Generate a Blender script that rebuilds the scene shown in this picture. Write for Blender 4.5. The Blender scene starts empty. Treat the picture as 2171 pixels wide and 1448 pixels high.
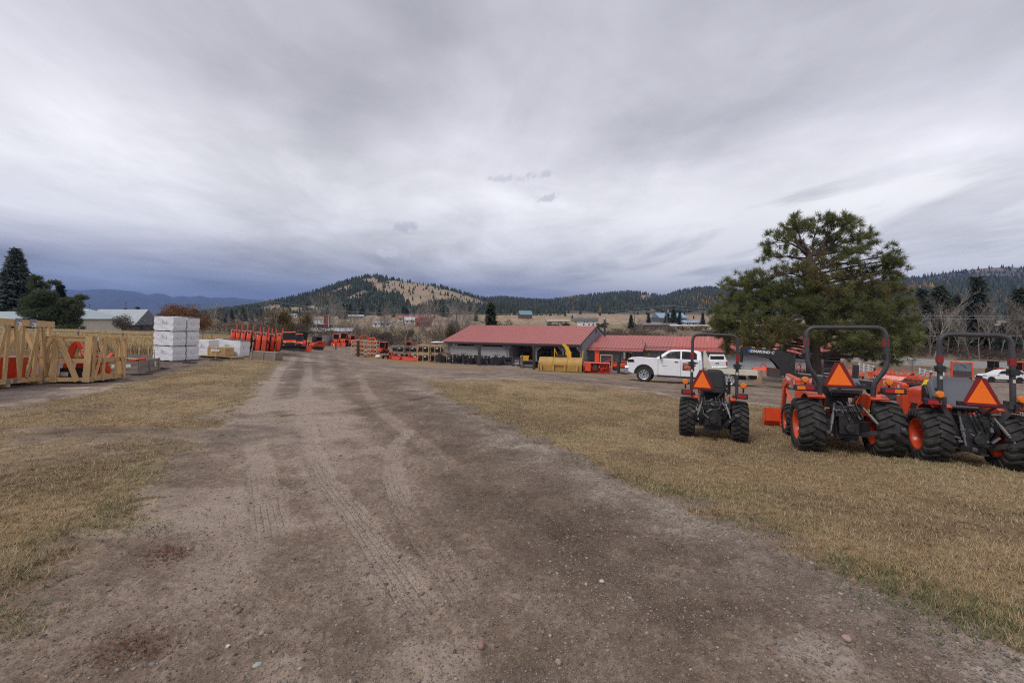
import bpy, bmesh, math, random
import numpy as np
from mathutils import Vector, Matrix, Euler

R = math.radians
rnd = random.Random(7)
nrs = np.random.RandomState(11)
sc = bpy.context.scene
COL = sc.collection

# ------------------------------------------------------------------ camera
FPX, CXP, HV, CAMZ = 965.0, 1085.5, 675.0, 2.0      # focal length, centre column, horizon row (photo pixels), eye height
cam = bpy.data.cameras.new("camera")
cam.sensor_width = 36.0
cam.lens = 36.0 * FPX / 2171.0
cam.shift_y = -(724.0 - HV) / 2171.0
cam.clip_start = 0.05
cam.clip_end = 60000.0
camo = bpy.data.objects.new("camera", cam)
camo.location = (0, 0, CAMZ)
camo.rotation_euler = (R(90), 0, 0)
COL.objects.link(camo)
sc.camera = camo

# ------------------------------------------------------------------ sky and sun
SUN_EL, SUN_AZ = 52.0, -140.0        # degrees; azimuth clockwise from the view direction
w = bpy.data.worlds.new("World")
sc.world = w
w.use_nodes = True
nt = w.node_tree
nt.nodes.clear()
N = nt.nodes.new
L = nt.links.new

def math_node(tree, op, a=None, b=None, c=None, clamp=False):
    n = tree.nodes.new("ShaderNodeMath")
    n.operation = op
    n.use_clamp = clamp
    for i, x in enumerate((a, b, c)):
        if x is None:
            continue
        if isinstance(x, (int, float)):
            n.inputs[i].default_value = x
        else:
            tree.links.new(x, n.inputs[i])
    return n.outputs[0]

def ramp_node(tree, fac, stops, interp='LINEAR'):
    n = tree.nodes.new("ShaderNodeValToRGB")
    cr = n.color_ramp
    cr.interpolation = interp
    while len(cr.elements) < len(stops):
        cr.elements.new(0.5)
    for e, (p, c) in zip(cr.elements, stops):
        e.position = p
        e.color = (c[0], c[1], c[2], 1) if not isinstance(c, (int, float)) else (c, c, c, 1)
    tree.links.new(fac, n.inputs[0])
    return n.outputs[0]

def mix_node(tree, fac, a, b, mode='MIX'):
    n = tree.nodes.new("ShaderNodeMix")
    n.data_type = 'RGBA'
    n.blend_type = mode
    for sock, x in ((n.inputs[0], fac), (n.inputs[6], a), (n.inputs[7], b)):
        if isinstance(x, (int, float)):
            sock.default_value = x
        elif isinstance(x, tuple):
            sock.default_value = (x[0], x[1], x[2], 1)
        else:
            tree.links.new(x, sock)
    return n.outputs[2]

def noise_node(tree, vec, scale, detail=4, rough=0.55, dist=0.0):
    n = tree.nodes.new("ShaderNodeTexNoise")
    n.inputs['Scale'].default_value = scale
    n.inputs['Detail'].default_value = detail
    n.inputs['Roughness'].default_value = rough
    n.inputs['Distortion'].default_value = dist
    if vec is not None:
        tree.links.new(vec, n.inputs['Vector'])
    return n.outputs['Fac']

tc = N("ShaderNodeTexCoord")
sep = N("ShaderNodeSeparateXYZ")
L(tc.outputs['Generated'], sep.inputs[0])
dx, dy, dz = sep.outputs
zc = math_node(nt, 'MAXIMUM', dz, 0.0)
zsk = math_node(nt, 'ADD', zc, math_node(nt, 'MINIMUM', math_node(nt, 'MAXIMUM', math_node(nt, 'MULTIPLY', math_node(nt, 'ARCTAN2', dx, dy), 0.055), -0.035), 0.05))
den = math_node(nt, 'ADD', zc, 0.10)
px = math_node(nt, 'DIVIDE', dx, den)
py = math_node(nt, 'DIVIDE', dy, den)
comb = N("ShaderNodeCombineXYZ")
L(px, comb.inputs[0])
L(math_node(nt, 'MULTIPLY', py, 0.62), comb.inputs[1])
streak = noise_node(nt, comb.outputs[0], 0.62, 7, 0.5, 0.5)
comb2 = N("ShaderNodeCombineXYZ")
L(math_node(nt, 'MULTIPLY', px, 0.8), comb2.inputs[0])
L(math_node(nt, 'MULTIPLY', py, 0.55), comb2.inputs[1])
comb2.inputs[2].default_value = 7.3
puff = noise_node(nt, comb2.outputs[0], 1.7, 7, 0.58, 0.35)
# cloud deck by height above the horizon: blue-grey and dark low down, brightest at mid height
base = ramp_node(nt, zsk, [(0.0, (.235, .28, .41)), (.035, (.25, .29, .415)), (.075, (.38, .39, .47)), (.13, (.62, .62, .66)),
                          (.24, (.73, .725, .75)), (.38, (.55, .545, .59)), (.62, (.43, .43, .475)), (1.0, (.44, .44, .475))])
st = ramp_node(nt, streak, [(.32, .68), (.5, 1.0), (.68, 1.25)])
c1 = mix_node(nt, 1.0, base, st, 'MULTIPLY')
pf = ramp_node(nt, puff, [(.3, .82), (.5, 1.0), (.7, 1.16)])
c1 = mix_node(nt, 1.0, c1, pf, 'MULTIPLY')
# thinner, whiter cloud towards the right (east)
az = math_node(nt, 'ARCTAN2', dx, dy)
comb3 = N("ShaderNodeCombineXYZ")
L(math_node(nt, 'MULTIPLY', az, 1.9), comb3.inputs[0])
L(math_node(nt, 'MULTIPLY', math_node(nt, 'ADD', dz, math_node(nt, 'MULTIPLY', az, -0.10)), 10.0), comb3.inputs[1])
comb3.inputs[2].default_value = 2.2
bands = noise_node(nt, comb3.outputs[0], 1.0, 5, 0.55, 0.4)
east = ramp_node(nt, math_node(nt, 'ADD', math_node(nt, 'MULTIPLY', az, 0.5), 0.5), [(.50, 0.0), (.68, 0.75), (.85, 1.0)], 'EASE')
lowb = ramp_node(nt, zc, [(.02, 0.25), (.07, 0.9), (.12, 1.0), (.19, .9), (.30, 0.0)], 'EASE')
bm = ramp_node(nt, bands, [(.38, 0.0), (.50, 1.0)], 'EASE')
brk = math_node(nt, 'MULTIPLY', math_node(nt, 'MULTIPLY', east, lowb), bm)
c1 = mix_node(nt, math_node(nt, 'MULTIPLY', brk, 0.95), c1, (.92, .91, .92))
gl = math_node(nt, 'MULTIPLY', math_node(nt, 'MULTIPLY', east, ramp_node(nt, zc, [(0., 1.0), (.10, .35), (.2, 0.0)])), 0.55)
c1 = mix_node(nt, gl, c1, (.47, .48, .53))
# a few small scud clouds hanging under the deck
wob = noise_node(nt, tc.outputs['Generated'], 55.0, 5, 0.6)
for (u_, v_, wu, wv, k) in ((862, 483, 34, 11, .55), (1075, 379, 44, 9, .4), (1156, 370, 32, 11, .5), (1159, 420, 26, 11, .55), (825, 537, 42, 10, -.35)):
    a0 = math.atan2(u_ - CXP, FPX)
    e0 = (HV - v_) / math.hypot(FPX, u_ - CXP)
    el = math_node(nt, 'DIVIDE', dz, math_node(nt, 'SQRT', math_node(nt, 'SUBTRACT', 1.0, math_node(nt, 'MULTIPLY', dz, dz))))
    q1 = math_node(nt, 'DIVIDE', math_node(nt, 'SUBTRACT', az, a0), wu / FPX)
    q2 = math_node(nt, 'DIVIDE', math_node(nt, 'SUBTRACT', el, e0), wv / FPX)
    d = math_node(nt, 'SQRT', math_node(nt, 'ADD', math_node(nt, 'MULTIPLY', q1, q1), math_node(nt, 'MULTIPLY', q2, q2)))
    d = math_node(nt, 'ADD', d, math_node(nt, 'MULTIPLY', math_node(nt, 'SUBTRACT', wob, 0.5), 3.2))
    m = ramp_node(nt, d, [(0.25, abs(k)), (1.0, 0.0)], 'EASE')
    c1 = mix_node(nt, m, c1, (.40, .40, .48) if k > 0 else (.72, .71, .77))
sky = N("ShaderNodeTexSky")
sky.sky_type = 'NISHITA'
sky.sun_disc = False
sky.sun_elevation = R(SUN_EL)
sky.sun_rotation = R(SUN_AZ)
bg1 = N("ShaderNodeBackground")
bg1.inputs[1].default_value = 0.08
L(sky.outputs[0], bg1.inputs[0])
bg2 = N("ShaderNodeBackground")
bg2.inputs[1].default_value = 1.0
L(c1, bg2.inputs[0])
mx = N("ShaderNodeMixShader")
mx.inputs[0].default_value = 0.95
L(bg1.outputs[0], mx.inputs[1])
L(bg2.outputs[0], mx.inputs[2])
wo = N("ShaderNodeOutputWorld")
L(mx.outputs[0], wo.inputs[0])

sun = bpy.data.lights.new("sun", 'SUN')
sun.energy = 1.3
sun.angle = R(18)
sun.color = (1.0, 0.96, 0.90)
suno = bpy.data.objects.new("sun", sun)
sd = Vector((math.sin(R(SUN_AZ)) * math.cos(R(SUN_EL)), math.cos(R(SUN_AZ)) * math.cos(R(SUN_EL)), math.sin(R(SUN_EL))))
suno.rotation_euler = (-sd).to_track_quat('-Z', 'Y').to_euler()
suno.location = sd * 60
COL.objects.link(suno)

sc.view_settings.view_transform = 'Standard'
sc.view_settings.look = 'None'
sc.view_settings.exposure = 0.42
sc.view_settings.gamma = 1.0
sc.view_settings.use_curve_mapping = False
sc.cycles.use_denoising = False
sc.cycles.pixel_filter_type = 'BLACKMAN_HARRIS'
sc.cycles.filter_width = 1.15
sc.cycles.max_bounces = 6
sc.cycles.diffuse_bounces = 3
sc.cycles.glossy_bounces = 3
sc.cycles.transparent_max_bounces = 12

# ------------------------------------------------------------------ materials
MATS = {}

def new_mat(name):
    m = bpy.data.materials.new(name)
    m.use_nodes = True
    t = m.node_tree
    return m, t, t.nodes["Principled BSDF"]

def mat(name, col, rough=0.6, metal=0.0, var=0.18, scale=6.0, bump=0.0, bscale=40.0, dirt=0.0, dirtcol=(.16, .12, .09), spec=0.5, coat=0.0):
    """plain procedural surface: base colour with noise variation, optional dust and bump"""
    if name in MATS:
        return MATS[name]
    m, t, b = new_mat(name)
    c = t.nodes.new("ShaderNodeTexCoord")
    v = c.outputs['Object']
    n1 = noise_node(t, v, scale, 5, 0.6)
    lo = tuple(x * (1 - var) for x in col)
    hi = tuple(min(1, x * (1 + var)) for x in col)
    cc = ramp_node(t, n1, [(.25, lo), (.75, hi)])
    if dirt > 0:
        n2 = noise_node(t, v, scale * 0.7 + 1.3, 6, 0.65)
        f = ramp_node(t, n2, [(.42, 0.0), (.75, dirt)])
        cc = mix_node(t, f, cc, dirtcol)
    t.links.new(cc, b.inputs['Base Color'])
    rr = ramp_node(t, noise_node(t, v, scale * 2.3, 4, .6), [(.2, max(0, rough - .09)), (.8, min(1, rough + .09))])
    t.links.new(rr, b.inputs['Roughness'])
    b.inputs['Metallic'].default_value = metal
    b.inputs['Specular IOR Level'].default_value = spec
    b.inputs['Coat Weight'].default_value = coat
    if bump > 0:
        bn = t.nodes.new("ShaderNodeBump")
        bn.inputs['Strength'].default_value = bump
        bn.inputs['Distance'].default_value = 0.01
        t.links.new(noise_node(t, v, bscale, 4, .6), bn.inputs['Height'])
        t.links.new(bn.outputs[0], b.inputs['Normal'])
    MATS[name] = m
    return m

def attr_mat(name, attr, rough=0.9, fine=0.35, scale=30.0, trans=0.0):
    """colour from a per-vertex colour attribute, broken up by fine noise"""
    m, t, b = new_mat(name)
    a = t.nodes.new("ShaderNodeAttribute")
    a.attribute_name = attr
    c = t.nodes.new("ShaderNodeTexCoord")
    n1 = noise_node(t, c.outputs['Object'], scale, 4, .65)
    k = ramp_node(t, n1, [(.25, 1 - fine), (.75, 1 + fine)])
    t.links.new(mix_node(t, 1.0, a.outputs['Color'], k, 'MULTIPLY'), b.inputs['Base Color'])
    b.inputs['Roughness'].default_value = rough
    b.inputs['Specular IOR Level'].default_value = 0.2
    if trans > 0:
        tr_ = t.nodes.new('ShaderNodeBsdfTranslucent'); ms = t.nodes.new('ShaderNodeMixShader'); ms.inputs[0].default_value = trans
        t.links.new(mix_node(t, 1.0, a.outputs['Color'], k, 'MULTIPLY'), tr_.inputs[0])
        t.links.new(b.outputs[0], ms.inputs[1]); t.links.new(tr_.outputs[0], ms.inputs[2])
        t.links.new(ms.outputs[0], t.nodes['Material Output'].inputs['Surface'])
    MATS[name] = m
    return m

def wood_mat(name, col, var=.25):
    m, t, b = new_mat(name)
    c = t.nodes.new("ShaderNodeTexCoord")
    mp = t.nodes.new("ShaderNodeMapping")
    mp.inputs['Scale'].default_value = (14, 14, 2.2)
    t.links.new(c.outputs['Object'], mp.inputs[0])
    n1 = noise_node(t, mp.outputs[0], 3.0, 6, .65, .6)
    oi = t.nodes.new("ShaderNodeObjectInfo")
    k = ramp_node(t, n1, [(.3, tuple(x * (1 - var) for x in col)), (.7, tuple(x * (1 + var) for x in col))])
    sh = ramp_node(t, oi.outputs['Random'], [(0, .82), (1, 1.15)])
    t.links.new(mix_node(t, 1.0, k, sh, 'MULTIPLY'), b.inputs['Base Color'])
    b.inputs['Roughness'].default_value = .75
    MATS[name] = m
    return m

M_ORANGE = mat("orange_paint", (.72, .075, .018), .38, var=.10, scale=3, dirt=.18, coat=.15)
M_ORANGE2 = mat("faded_orange_paint", (.66, .085, .028), .5, var=.14, scale=3, dirt=.25)
M_RED = mat("red_orange_paint", (.60, .045, .018), .45, var=.15, scale=3, dirt=.2)
M_DARK = mat("dark_grey_paint", (.042, .043, .050), .48, var=.15, scale=5, dirt=.22)
M_BLACK = mat("black_metal", (.014, .014, .016), .5, var=.25, scale=8, dirt=.3, dirtcol=(.09, .075, .06))
M_BLACKP = mat("black_plastic", (.02, .02, .022), .55, var=.15, scale=5)
M_RUBBER = mat("tyre_rubber", (.020, .020, .021), .82, var=.3, scale=9, dirt=.6, dirtcol=(.095, .080, .064), bump=.3, bscale=60)
M_STEEL = mat("galvanised_steel", (.42, .43, .44), .42, metal=.85, var=.15, scale=9)
M_STEELD = mat("dull_steel", (.20, .20, .21), .5, metal=.6, var=.2, scale=9, dirt=.3)
M_WHITE = mat("white_paint", (.78, .78, .80), .32, var=.03, scale=2, dirt=.10, dirtcol=(.45, .42, .38), coat=.3)
M_WHITEP = mat("white_plastic", (.74, .74, .75), .45, var=.05, scale=4, dirt=.12, dirtcol=(.5, .47, .42))
M_GLASS = mat("dark_glass", (.013, .014, .016), .06, var=.1, scale=2, spec=.3)
M_CABGLASS = mat("pale_cab_glass", (.14, .16, .17), .10, var=.25, scale=2, spec=.8)
M_AMBER = mat("amber_lens", (.80, .20, .012), .22, var=.12, scale=20, spec=.6)
M_REDLENS = mat("red_lens", (.42, .012, .014), .22, var=.15, scale=20, spec=.6)
M_REFL = mat("red_reflective_tape", (.24, .014, .012), .35, var=.12, scale=12)
M_SMVO = mat("fluorescent_orange", (1.0, .17, .004), .55, var=.05, scale=6)
M_SMVR = mat("dark_red_border", (.19, .008, .010), .45, var=.10, scale=6)
M_YELLOW = mat("yellow_paint", (.72, .42, .02), .45, var=.14, scale=3, dirt=.2)
M_MUSTARD = mat("worn_yellow_paint", (.50, .295, .075), .6, var=.16, scale=2.2, dirt=.35, dirtcol=(.22, .13, .06))
M_BYELLOW = mat("bright_yellow", (.85, .62, .02), .5, var=.08, scale=4)
M_CHROME = mat("chrome", (.52, .52, .53), .22, metal=1.0, var=.05)
M_SILVER = mat("silver_alloy", (.55, .55, .56), .3, metal=.8, var=.08)
M_CREAM = mat("cream_paint", (.58, .55, .46), .5, var=.1, scale=3, dirt=.2)
M_WOOD = wood_mat("new_pine_lumber", (.56, .37, .175))
M_WOODP = wood_mat("pale_lumber", (.52, .40, .27))
M_WOODG = wood_mat("weathered_lumber", (.27, .22, .18))
M_POST = wood_mat("dark_timber", (.055, .042, .034), .35)
M_POSTG = wood_mat("grey_timber", (.13, .115, .10), .3)
M_BARK = mat("pine_bark", (.085, .062, .048), .9, var=.45, scale=7, bump=.9, bscale=14)
M_TWIG = mat("bare_twigs", (.20, .165, .14), .9, var=.3, scale=1.5)
M_TWIGP = mat("pale_twigs", (.32, .285, .25), .9, var=.25, scale=1.5)
# ------------------------------------------------------------------ geometry helpers
def pix(u, v, Y):
    """a photo direction at depth Y"""
    return Vector(((u - CXP) / FPX * Y, Y, CAMZ - (v - HV) / FPX * Y))

class MB:
    """collects simple solids, then links them as one mesh object"""
    def __init__(s):
        s.v = []; s.f = []; s.mi = []

    def add(s, vs, fs, mi=0):
        o = len(s.v)
        s.v += [tuple(p) for p in vs]
        for f in fs:
            s.f.append(tuple(i + o for i in f)); s.mi.append(mi)
        return s

    def box(s, c, d, rot=None, mi=0, taper=1.0):
        x, y, z = d[0] / 2, d[1] / 2, d[2] / 2
        vs = [Vector((-x, -y, -z)), Vector((x, -y, -z)), Vector((x, y, -z)), Vector((-x, y, -z)),
              Vector((-x * taper, -y * taper, z)), Vector((x * taper, -y * taper, z)), Vector((x * taper, y * taper, z)), Vector((-x * taper, y * taper, z))]
        if rot is not None:
            m = rot if isinstance(rot, Matrix) else Euler(rot).to_matrix()
            vs = [m @ p for p in vs]
        c = Vector(c)
        return s.add([p + c for p in vs], [(0, 3, 2, 1), (4, 5, 6, 7), (0, 1, 5, 4), (1, 2, 6, 5), (2, 3, 7, 6), (3, 0, 4, 7)], mi)

    def beam(s, p, q, w, h, up=(0, 0, 1), mi=0):
        p, q = Vector(p), Vector(q)
        d = (q - p).normalized()
        up = Vector(up)
        if abs(d.dot(up)) > .98:
            up = Vector((0, 1, 0))
        a = d.cross(up).normalized() * (w / 2)
        b = a.cross(d).normalized() * (h / 2)
        vs = [p - a - b, p + a - b, p + a + b, p - a + b, q - a - b, q + a - b, q + a + b, q - a + b]
        return s.add(vs, [(0, 3, 2, 1), (4, 5, 6, 7), (0, 1, 5, 4), (1, 2, 6, 5), (2, 3, 7, 6), (3, 0, 4, 7)][::1], mi)

    def tube(s, pts, r, n=8, cap=True, mi=0):
        pts = [Vector(p) for p in pts]
        rs = r if isinstance(r, (list, tuple)) else [r] * len(pts)
        o = len(s.v)
        ref = None
        for i, p in enumerate(pts):
            t = ((pts[i + 1] - p) if i == 0 else (p - pts[i - 1]) if i == len(pts) - 1 else ((pts[i + 1] - p).normalized() + (p - pts[i - 1]).normalized()))
            t = t.normalized() if t.length > 1e-9 else Vector((0, 0, 1))
            if ref is None:
                ref = Vector((0, 0, 1)) if abs(t.z) < .9 else Vector((1, 0, 0))
            a = t.cross(ref).normalized()
            b = a.cross(t).normalized()
            ref = b
            for k in range(n):
                th = 2 * math.pi * (k + .5) / n
                s.v.append(tuple(p + a * (math.cos(th) * rs[i]) + b * (math.sin(th) * rs[i])))
        for i in range(len(pts) - 1):
            for k in range(n):
                s.f.append((o + i * n + k, o + (i + 1) * n + k, o + (i + 1) * n + (k + 1) % n, o + i * n + (k + 1) % n)); s.mi.append(mi)
        if cap:
            s.f.append(tuple(o + k for k in range(n))); s.mi.append(mi)
            e = o + (len(pts) - 1) * n
            s.f.append(tuple(e + k for k in reversed(range(n)))); s.mi.append(mi)
        return s

    def cyl(s, p, q, r0, r1=None, n=16, mi=0):
        return s.tube([p, q], [r0, r0 if r1 is None else r1], n, True, mi)

    def prism(s, poly, axis, a, b, mi=0, c=None):
        """poly: 2-D outline in the other two axes (x: (y,z), y: (x,z), z: (x,y)), extruded from a to b along axis"""
        n = len(poly)
        def P(q, t):
            return {'x': (t, q[0], q[1]), 'y': (q[0], t, q[1]), 'z': (q[0], q[1], t)}[axis]
        vs = [P(q, a) for q in poly] + [P(q, b) for q in poly]
        fs = [tuple(range(n)), tuple(range(2 * n - 1, n - 1, -1))] + [(i, n + i, n + (i + 1) % n, (i + 1) % n) for i in range(n)]
        return s.add(vs, fs, mi)

    def lathe(s, prof, o=(0, 0, 0), axis='x', n=24, mi=0):
        """prof: (along, radius) list turned about the axis through o"""
        b0 = len(s.v)
        o = Vector(o)
        for (h, r) in prof:
            for k in range(n):
                t = 2 * math.pi * k / n
                c_, s_ = math.cos(t) * r, math.sin(t) * r
                p = {'x': (h, c_, s_), 'y': (c_, h, s_), 'z': (c_, s_, h)}[axis]
                s.v.append(tuple(o + Vector(p)))
        m = len(prof)
        for i in range(m - 1):
            for k in range(n):
                s.f.append((b0 + i * n + k, b0 + i * n + (k + 1) % n, b0 + (i + 1) * n + (k + 1) % n, b0 + (i + 1) * n + k)); s.mi.append(mi)
        return s

    def ell(s, c, d, n=10, m=6, mi=0):
        prof = [(-d[2] * math.cos(math.pi * i / m), max(1e-3, math.sin(math.pi * i / m))) for i in range(m + 1)]
        b0 = len(s.v)
        for (h, r) in prof:
            for k in range(n):
                t = 2 * math.pi * k / n
                s.v.append((c[0] + d[0] * r * math.cos(t), c[1] + d[1] * r * math.sin(t), c[2] + h))
        for i in range(m):
            for k in range(n):
                s.f.append((b0 + i * n + k, b0 + i * n + (k + 1) % n, b0 + (i + 1) * n + (k + 1) % n, b0 + (i + 1) * n + k)); s.mi.append(mi)
        return s

    def sheet(s, pts_a, pts_b, th=None, mi=0):
        """strip of quads between two polylines"""
        n = len(pts_a)
        return s.add(list(pts_a) + list(pts_b), [(i, i + 1, n + i + 1, n + i) for i in range(n - 1)], mi)

    def mesh(s, name):
        me = bpy.data.meshes.new(name)
        me.from_pydata(s.v, [], s.f)
        me.update()
        bm = bmesh.new(); bm.from_mesh(me)
        bmesh.ops.recalc_face_normals(bm, faces=bm.faces)
        bm.to_mesh(me); bm.free()
        return me

    def build(s, name, mats, parent=None, smooth=0, bevel=0, label=None, loc=None, rot=None):
        me = s.mesh(name)
        mats = mats if isinstance(mats, (list, tuple)) else [mats]
        for m in mats:
            me.materials.append(m)
        if len(mats) > 1:
            for p, i in zip(me.polygons, s.mi):
                p.material_index = i
        if smooth:
            for p in me.polygons:
                p.use_smooth = True
            me.set_sharp_from_angle(angle=R(smooth))
        return link(name, me, parent, bevel, label, loc, rot)

def link(name, me, parent=None, bevel=0, label=None, loc=None, rot=None):
    o = bpy.data.objects.new(name, me)
    COL.objects.link(o)
    if parent is not None:
        o.parent = parent
    if loc is not None:
        o.location = loc
    if rot is not None:
        o.rotation_euler = rot
    if bevel:
        b = o.modifiers.new("bevel", 'BEVEL')
        b.width = bevel; b.segments = 2; b.limit_method = 'ANGLE'; b.angle_limit = R(35)
    if label:
        o["label"] = label
    return o

def tag(o, label, cat, group=None):
    o["label"] = label; o["category"] = cat
    if group:
        o["group"] = group
    return o

def struct(o):
    o["kind"] = "structure"
    return o

def stuff(o):
    o["kind"] = "stuff"
    return o

def thing(name, label, cat, group=None):
    o = bpy.data.objects.new(name, None)
    o.empty_display_size = .2
    COL.objects.link(o)
    return tag(o, label, cat, group)

def copy_tree(o, parent=None):
    c = o.copy()
    COL.objects.link(c)
    c.parent = parent
    for ch in o.children:
        copy_tree(ch, c)
    return c

def bulk(name, verts, tris, mats, cols=None, attr="tint", smooth=False, parent=None):
    """large triangle or quad mesh from numpy arrays"""
    me = bpy.data.meshes.new(name)
    verts = np.asarray(verts, np.float32); tris = np.asarray(tris, np.int32)
    k = tris.shape[1]
    me.vertices.add(len(verts)); me.vertices.foreach_set("co", verts.ravel())
    me.loops.add(tris.size); me.loops.foreach_set("vertex_index", tris.ravel())
    me.polygons.add(len(tris))
    me.polygons.foreach_set("loop_start", np.arange(0, tris.size, k, dtype=np.int32))
    me.polygons.foreach_set("loop_total", np.full(len(tris), k, np.int32))
    if smooth:
        me.polygons.foreach_set("use_smooth", np.ones(len(tris), bool))
    me.update(calc_edges=True)
    if cols is not None:
        a = me.attributes.new(attr, 'FLOAT_COLOR', 'POINT')
        cc = np.ones((len(verts), 4), np.float32); cc[:, :3] = cols
        a.data.foreach_set("color", cc.ravel())
    for m in (mats if isinstance(mats, (list, tuple)) else [mats]):
        me.materials.append(m)
    return link(name, me, parent)

def text_mesh(s, size, name="lettering", m=None, parent=None, loc=(0, 0, 0), rot=(0, 0, 0), extrude=.003, bold=0.0, shear=0.0, align='CENTER'):
    cu = bpy.data.curves.new(name, 'FONT')
    cu.body = s; cu.size = size; cu.align_x = align; cu.align_y = 'CENTER'; cu.extrude = extrude; cu.offset = bold; cu.shear = shear
    cu.resolution_u = 3
    t = bpy.data.objects.new("tmp", cu)
    COL.objects.link(t)
    me = bpy.data.meshes.new_from_object(t.evaluated_get(bpy.context.evaluated_depsgraph_get()))
    bpy.data.objects.remove(t)
    me.name = name
    me.materials.clear(); me.materials.append(m)
    return link(name, me, parent, 0, None, loc, rot)

# ---- noise in numpy
_perm = nrs.permutation(4096)
def _h(ix, iy):
    return _perm[(_perm[ix & 4095] + iy) & 4095] / 4095.0
def vnoise(x, y):
    ix = np.floor(x).astype(int); iy = np.floor(y).astype(int)
    fx = x - ix; fy = y - iy
    fx = fx * fx * (3 - 2 * fx); fy = fy * fy * (3 - 2 * fy)
    return (_h(ix, iy) * (1 - fx) + _h(ix + 1, iy) * fx) * (1 - fy) + (_h(ix, iy + 1) * (1 - fx) + _h(ix + 1, iy + 1) * fx) * fy
def fbm(x, y, f=1.0, o=4, g=.5):
    t = np.zeros_like(x, dtype=float); a = 1.0; n = 0
    for i in range(o):
        t += a * vnoise(x * f + 17.3 * i, y * f - 9.1 * i); n += a; a *= g; f *= 2.03
    return t / n
def sstep(a, b, x):
    t = np.clip((x - a) / (b - a), 0, 1)
    return t * t * (3 - 2 * t)

# ------------------------------------------------------------------ terrain
_cp = [(105, 813, 15.5), (200, 792, 20), (320, 765, 24.5), (540, 743, 40), (615, 742, 50), (670, 740, 75), (730, 735, 92), (765, 755, 70),
       (1015, 775, 55), (1132, 783, 46.4), (1190, 788, 40), (1400, 809, 28), (1600, 818, 26), (1470, 925, 9.4), (1712, 953, 8.5), (1879, 970, 7.95),
       (1973, 977, 7.6), (2135, 996, 7.2), (1240, 770, 64), (950, 758, 73), (1784, 790, 54), (1500, 778, 62), (1300, 764, 78), (1960, 803, 63), (2110, 807, 60), (2000, 772, 88),
       (2000, 757, 115), (2150, 758, 115), (1500, 703, 170), (1480, 700, 220), (1255, 693, 300), (1500, 679, 480), (1300, 666, 700), (880, 718, 180),
       (880, 686, 300), (880, 664, 700), (320, 703, 120), (100, 708, 60), (450, 700, 150), (150, 692, 300), (450, 690, 300), (500, 672, 700), (100, 680, 700), (1300, 733, 110), (1900, 700, 330), (1900, 672, 700)]
_P, _Z = [], []
for (u, v, Y) in _cp:
    p = pix(u, v, Y)
    _P.append((math.atan2(p.x, p.y) * 2.0, math.log(math.hypot(p.x, p.y)))); _Z.append(p.z)
for a, r, z in [(-70, 3, 0), (-35, 3, 0), (0, 3, 0), (35, 3, 0), (70, 3, 0), (-60, 7, 0), (-25, 7, -.08), (0, 7, -.15), (15, 12, -.45), (-10, 14, -.3), (65, 9, -.5), (-70, 20, -.1), (-70, 60, 0), (70, 60, -5), (0, 30, -1.45), (-14, 25, -.8)]:
    _P.append((R(a) * 2.0, math.log(r))); _Z.append(z)
_P = np.array(_P); _Z = np.array(_Z)
def _tk(d2):
    return np.where(d2 > 1e-12, .5 * d2 * np.log(np.maximum(d2, 1e-12)), 0)
_n = len(_P)
_A = np.zeros((_n + 3, _n + 3))
_A[:_n, :_n] = _tk(((_P[:, None] - _P[None]) ** 2).sum(-1)) + np.eye(_n) * 0.004
_A[:_n, _n] = 1; _A[:_n, _n + 1:] = _P
_A[_n:, :_n] = _A[:_n, _n:].T
_W = np.linalg.solve(_A, np.concatenate([_Z, np.zeros(3)]))
def gz(x, y):
    """height of the bare ground"""
    x = np.asarray(x, float); y = np.asarray(y, float)
    sh = x.shape
    x = x.ravel(); y = y.ravel()
    a = np.clip(np.arctan2(x, y), R(-72), R(72)) * 2.0
    l = np.log(np.clip(np.hypot(x, y), 3.0, 700.0))
    out = np.zeros_like(x)
    for i in range(0, len(x), 40000):
        q = np.stack([a[i:i + 40000], l[i:i + 40000]], -1)
        out[i:i + 40000] = _tk(((q[:, None] - _P[None]) ** 2).sum(-1)) @ _W[:_n] + _W[_n] + q @ _W[_n + 1:]
    return out.reshape(sh)
def gh(x, y):
    return float(gz(np.array([x]), np.array([y]))[0])

def gpix(u, v):
    """where the ray of a photo pixel meets the ground"""
    Y = 3.0
    step = 1.02
    prev = 1.0
    Ys = np.exp(np.linspace(math.log(1.2), math.log(600), 900))
    X = (u - CXP) / FPX * Ys
    Zr = CAMZ - (v - HV) / FPX * Ys
    hit = np.nonzero(Zr < gz(X, Ys))[0]
    k = hit[0] if len(hit) else len(Ys) - 1
    if k == 0:
        return (float(X[0]), float(Ys[0]))
    a = Zr[k - 1] - gz(X[k - 1:k], Ys[k - 1:k])[0]; b = Zr[k] - gz(X[k:k + 1], Ys[k:k + 1])[0]
    t = a / (a - b) if a != b else 0
    Yh = Ys[k - 1] + t * (Ys[k] - Ys[k - 1])
    return ((u - CXP) / FPX * Yh, Yh)

def at(u, Y):
    """ground point under photo column u at depth Y"""
    x = (u - CXP) / FPX * Y
    return Vector((x, Y, gh(x, Y)))

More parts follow.
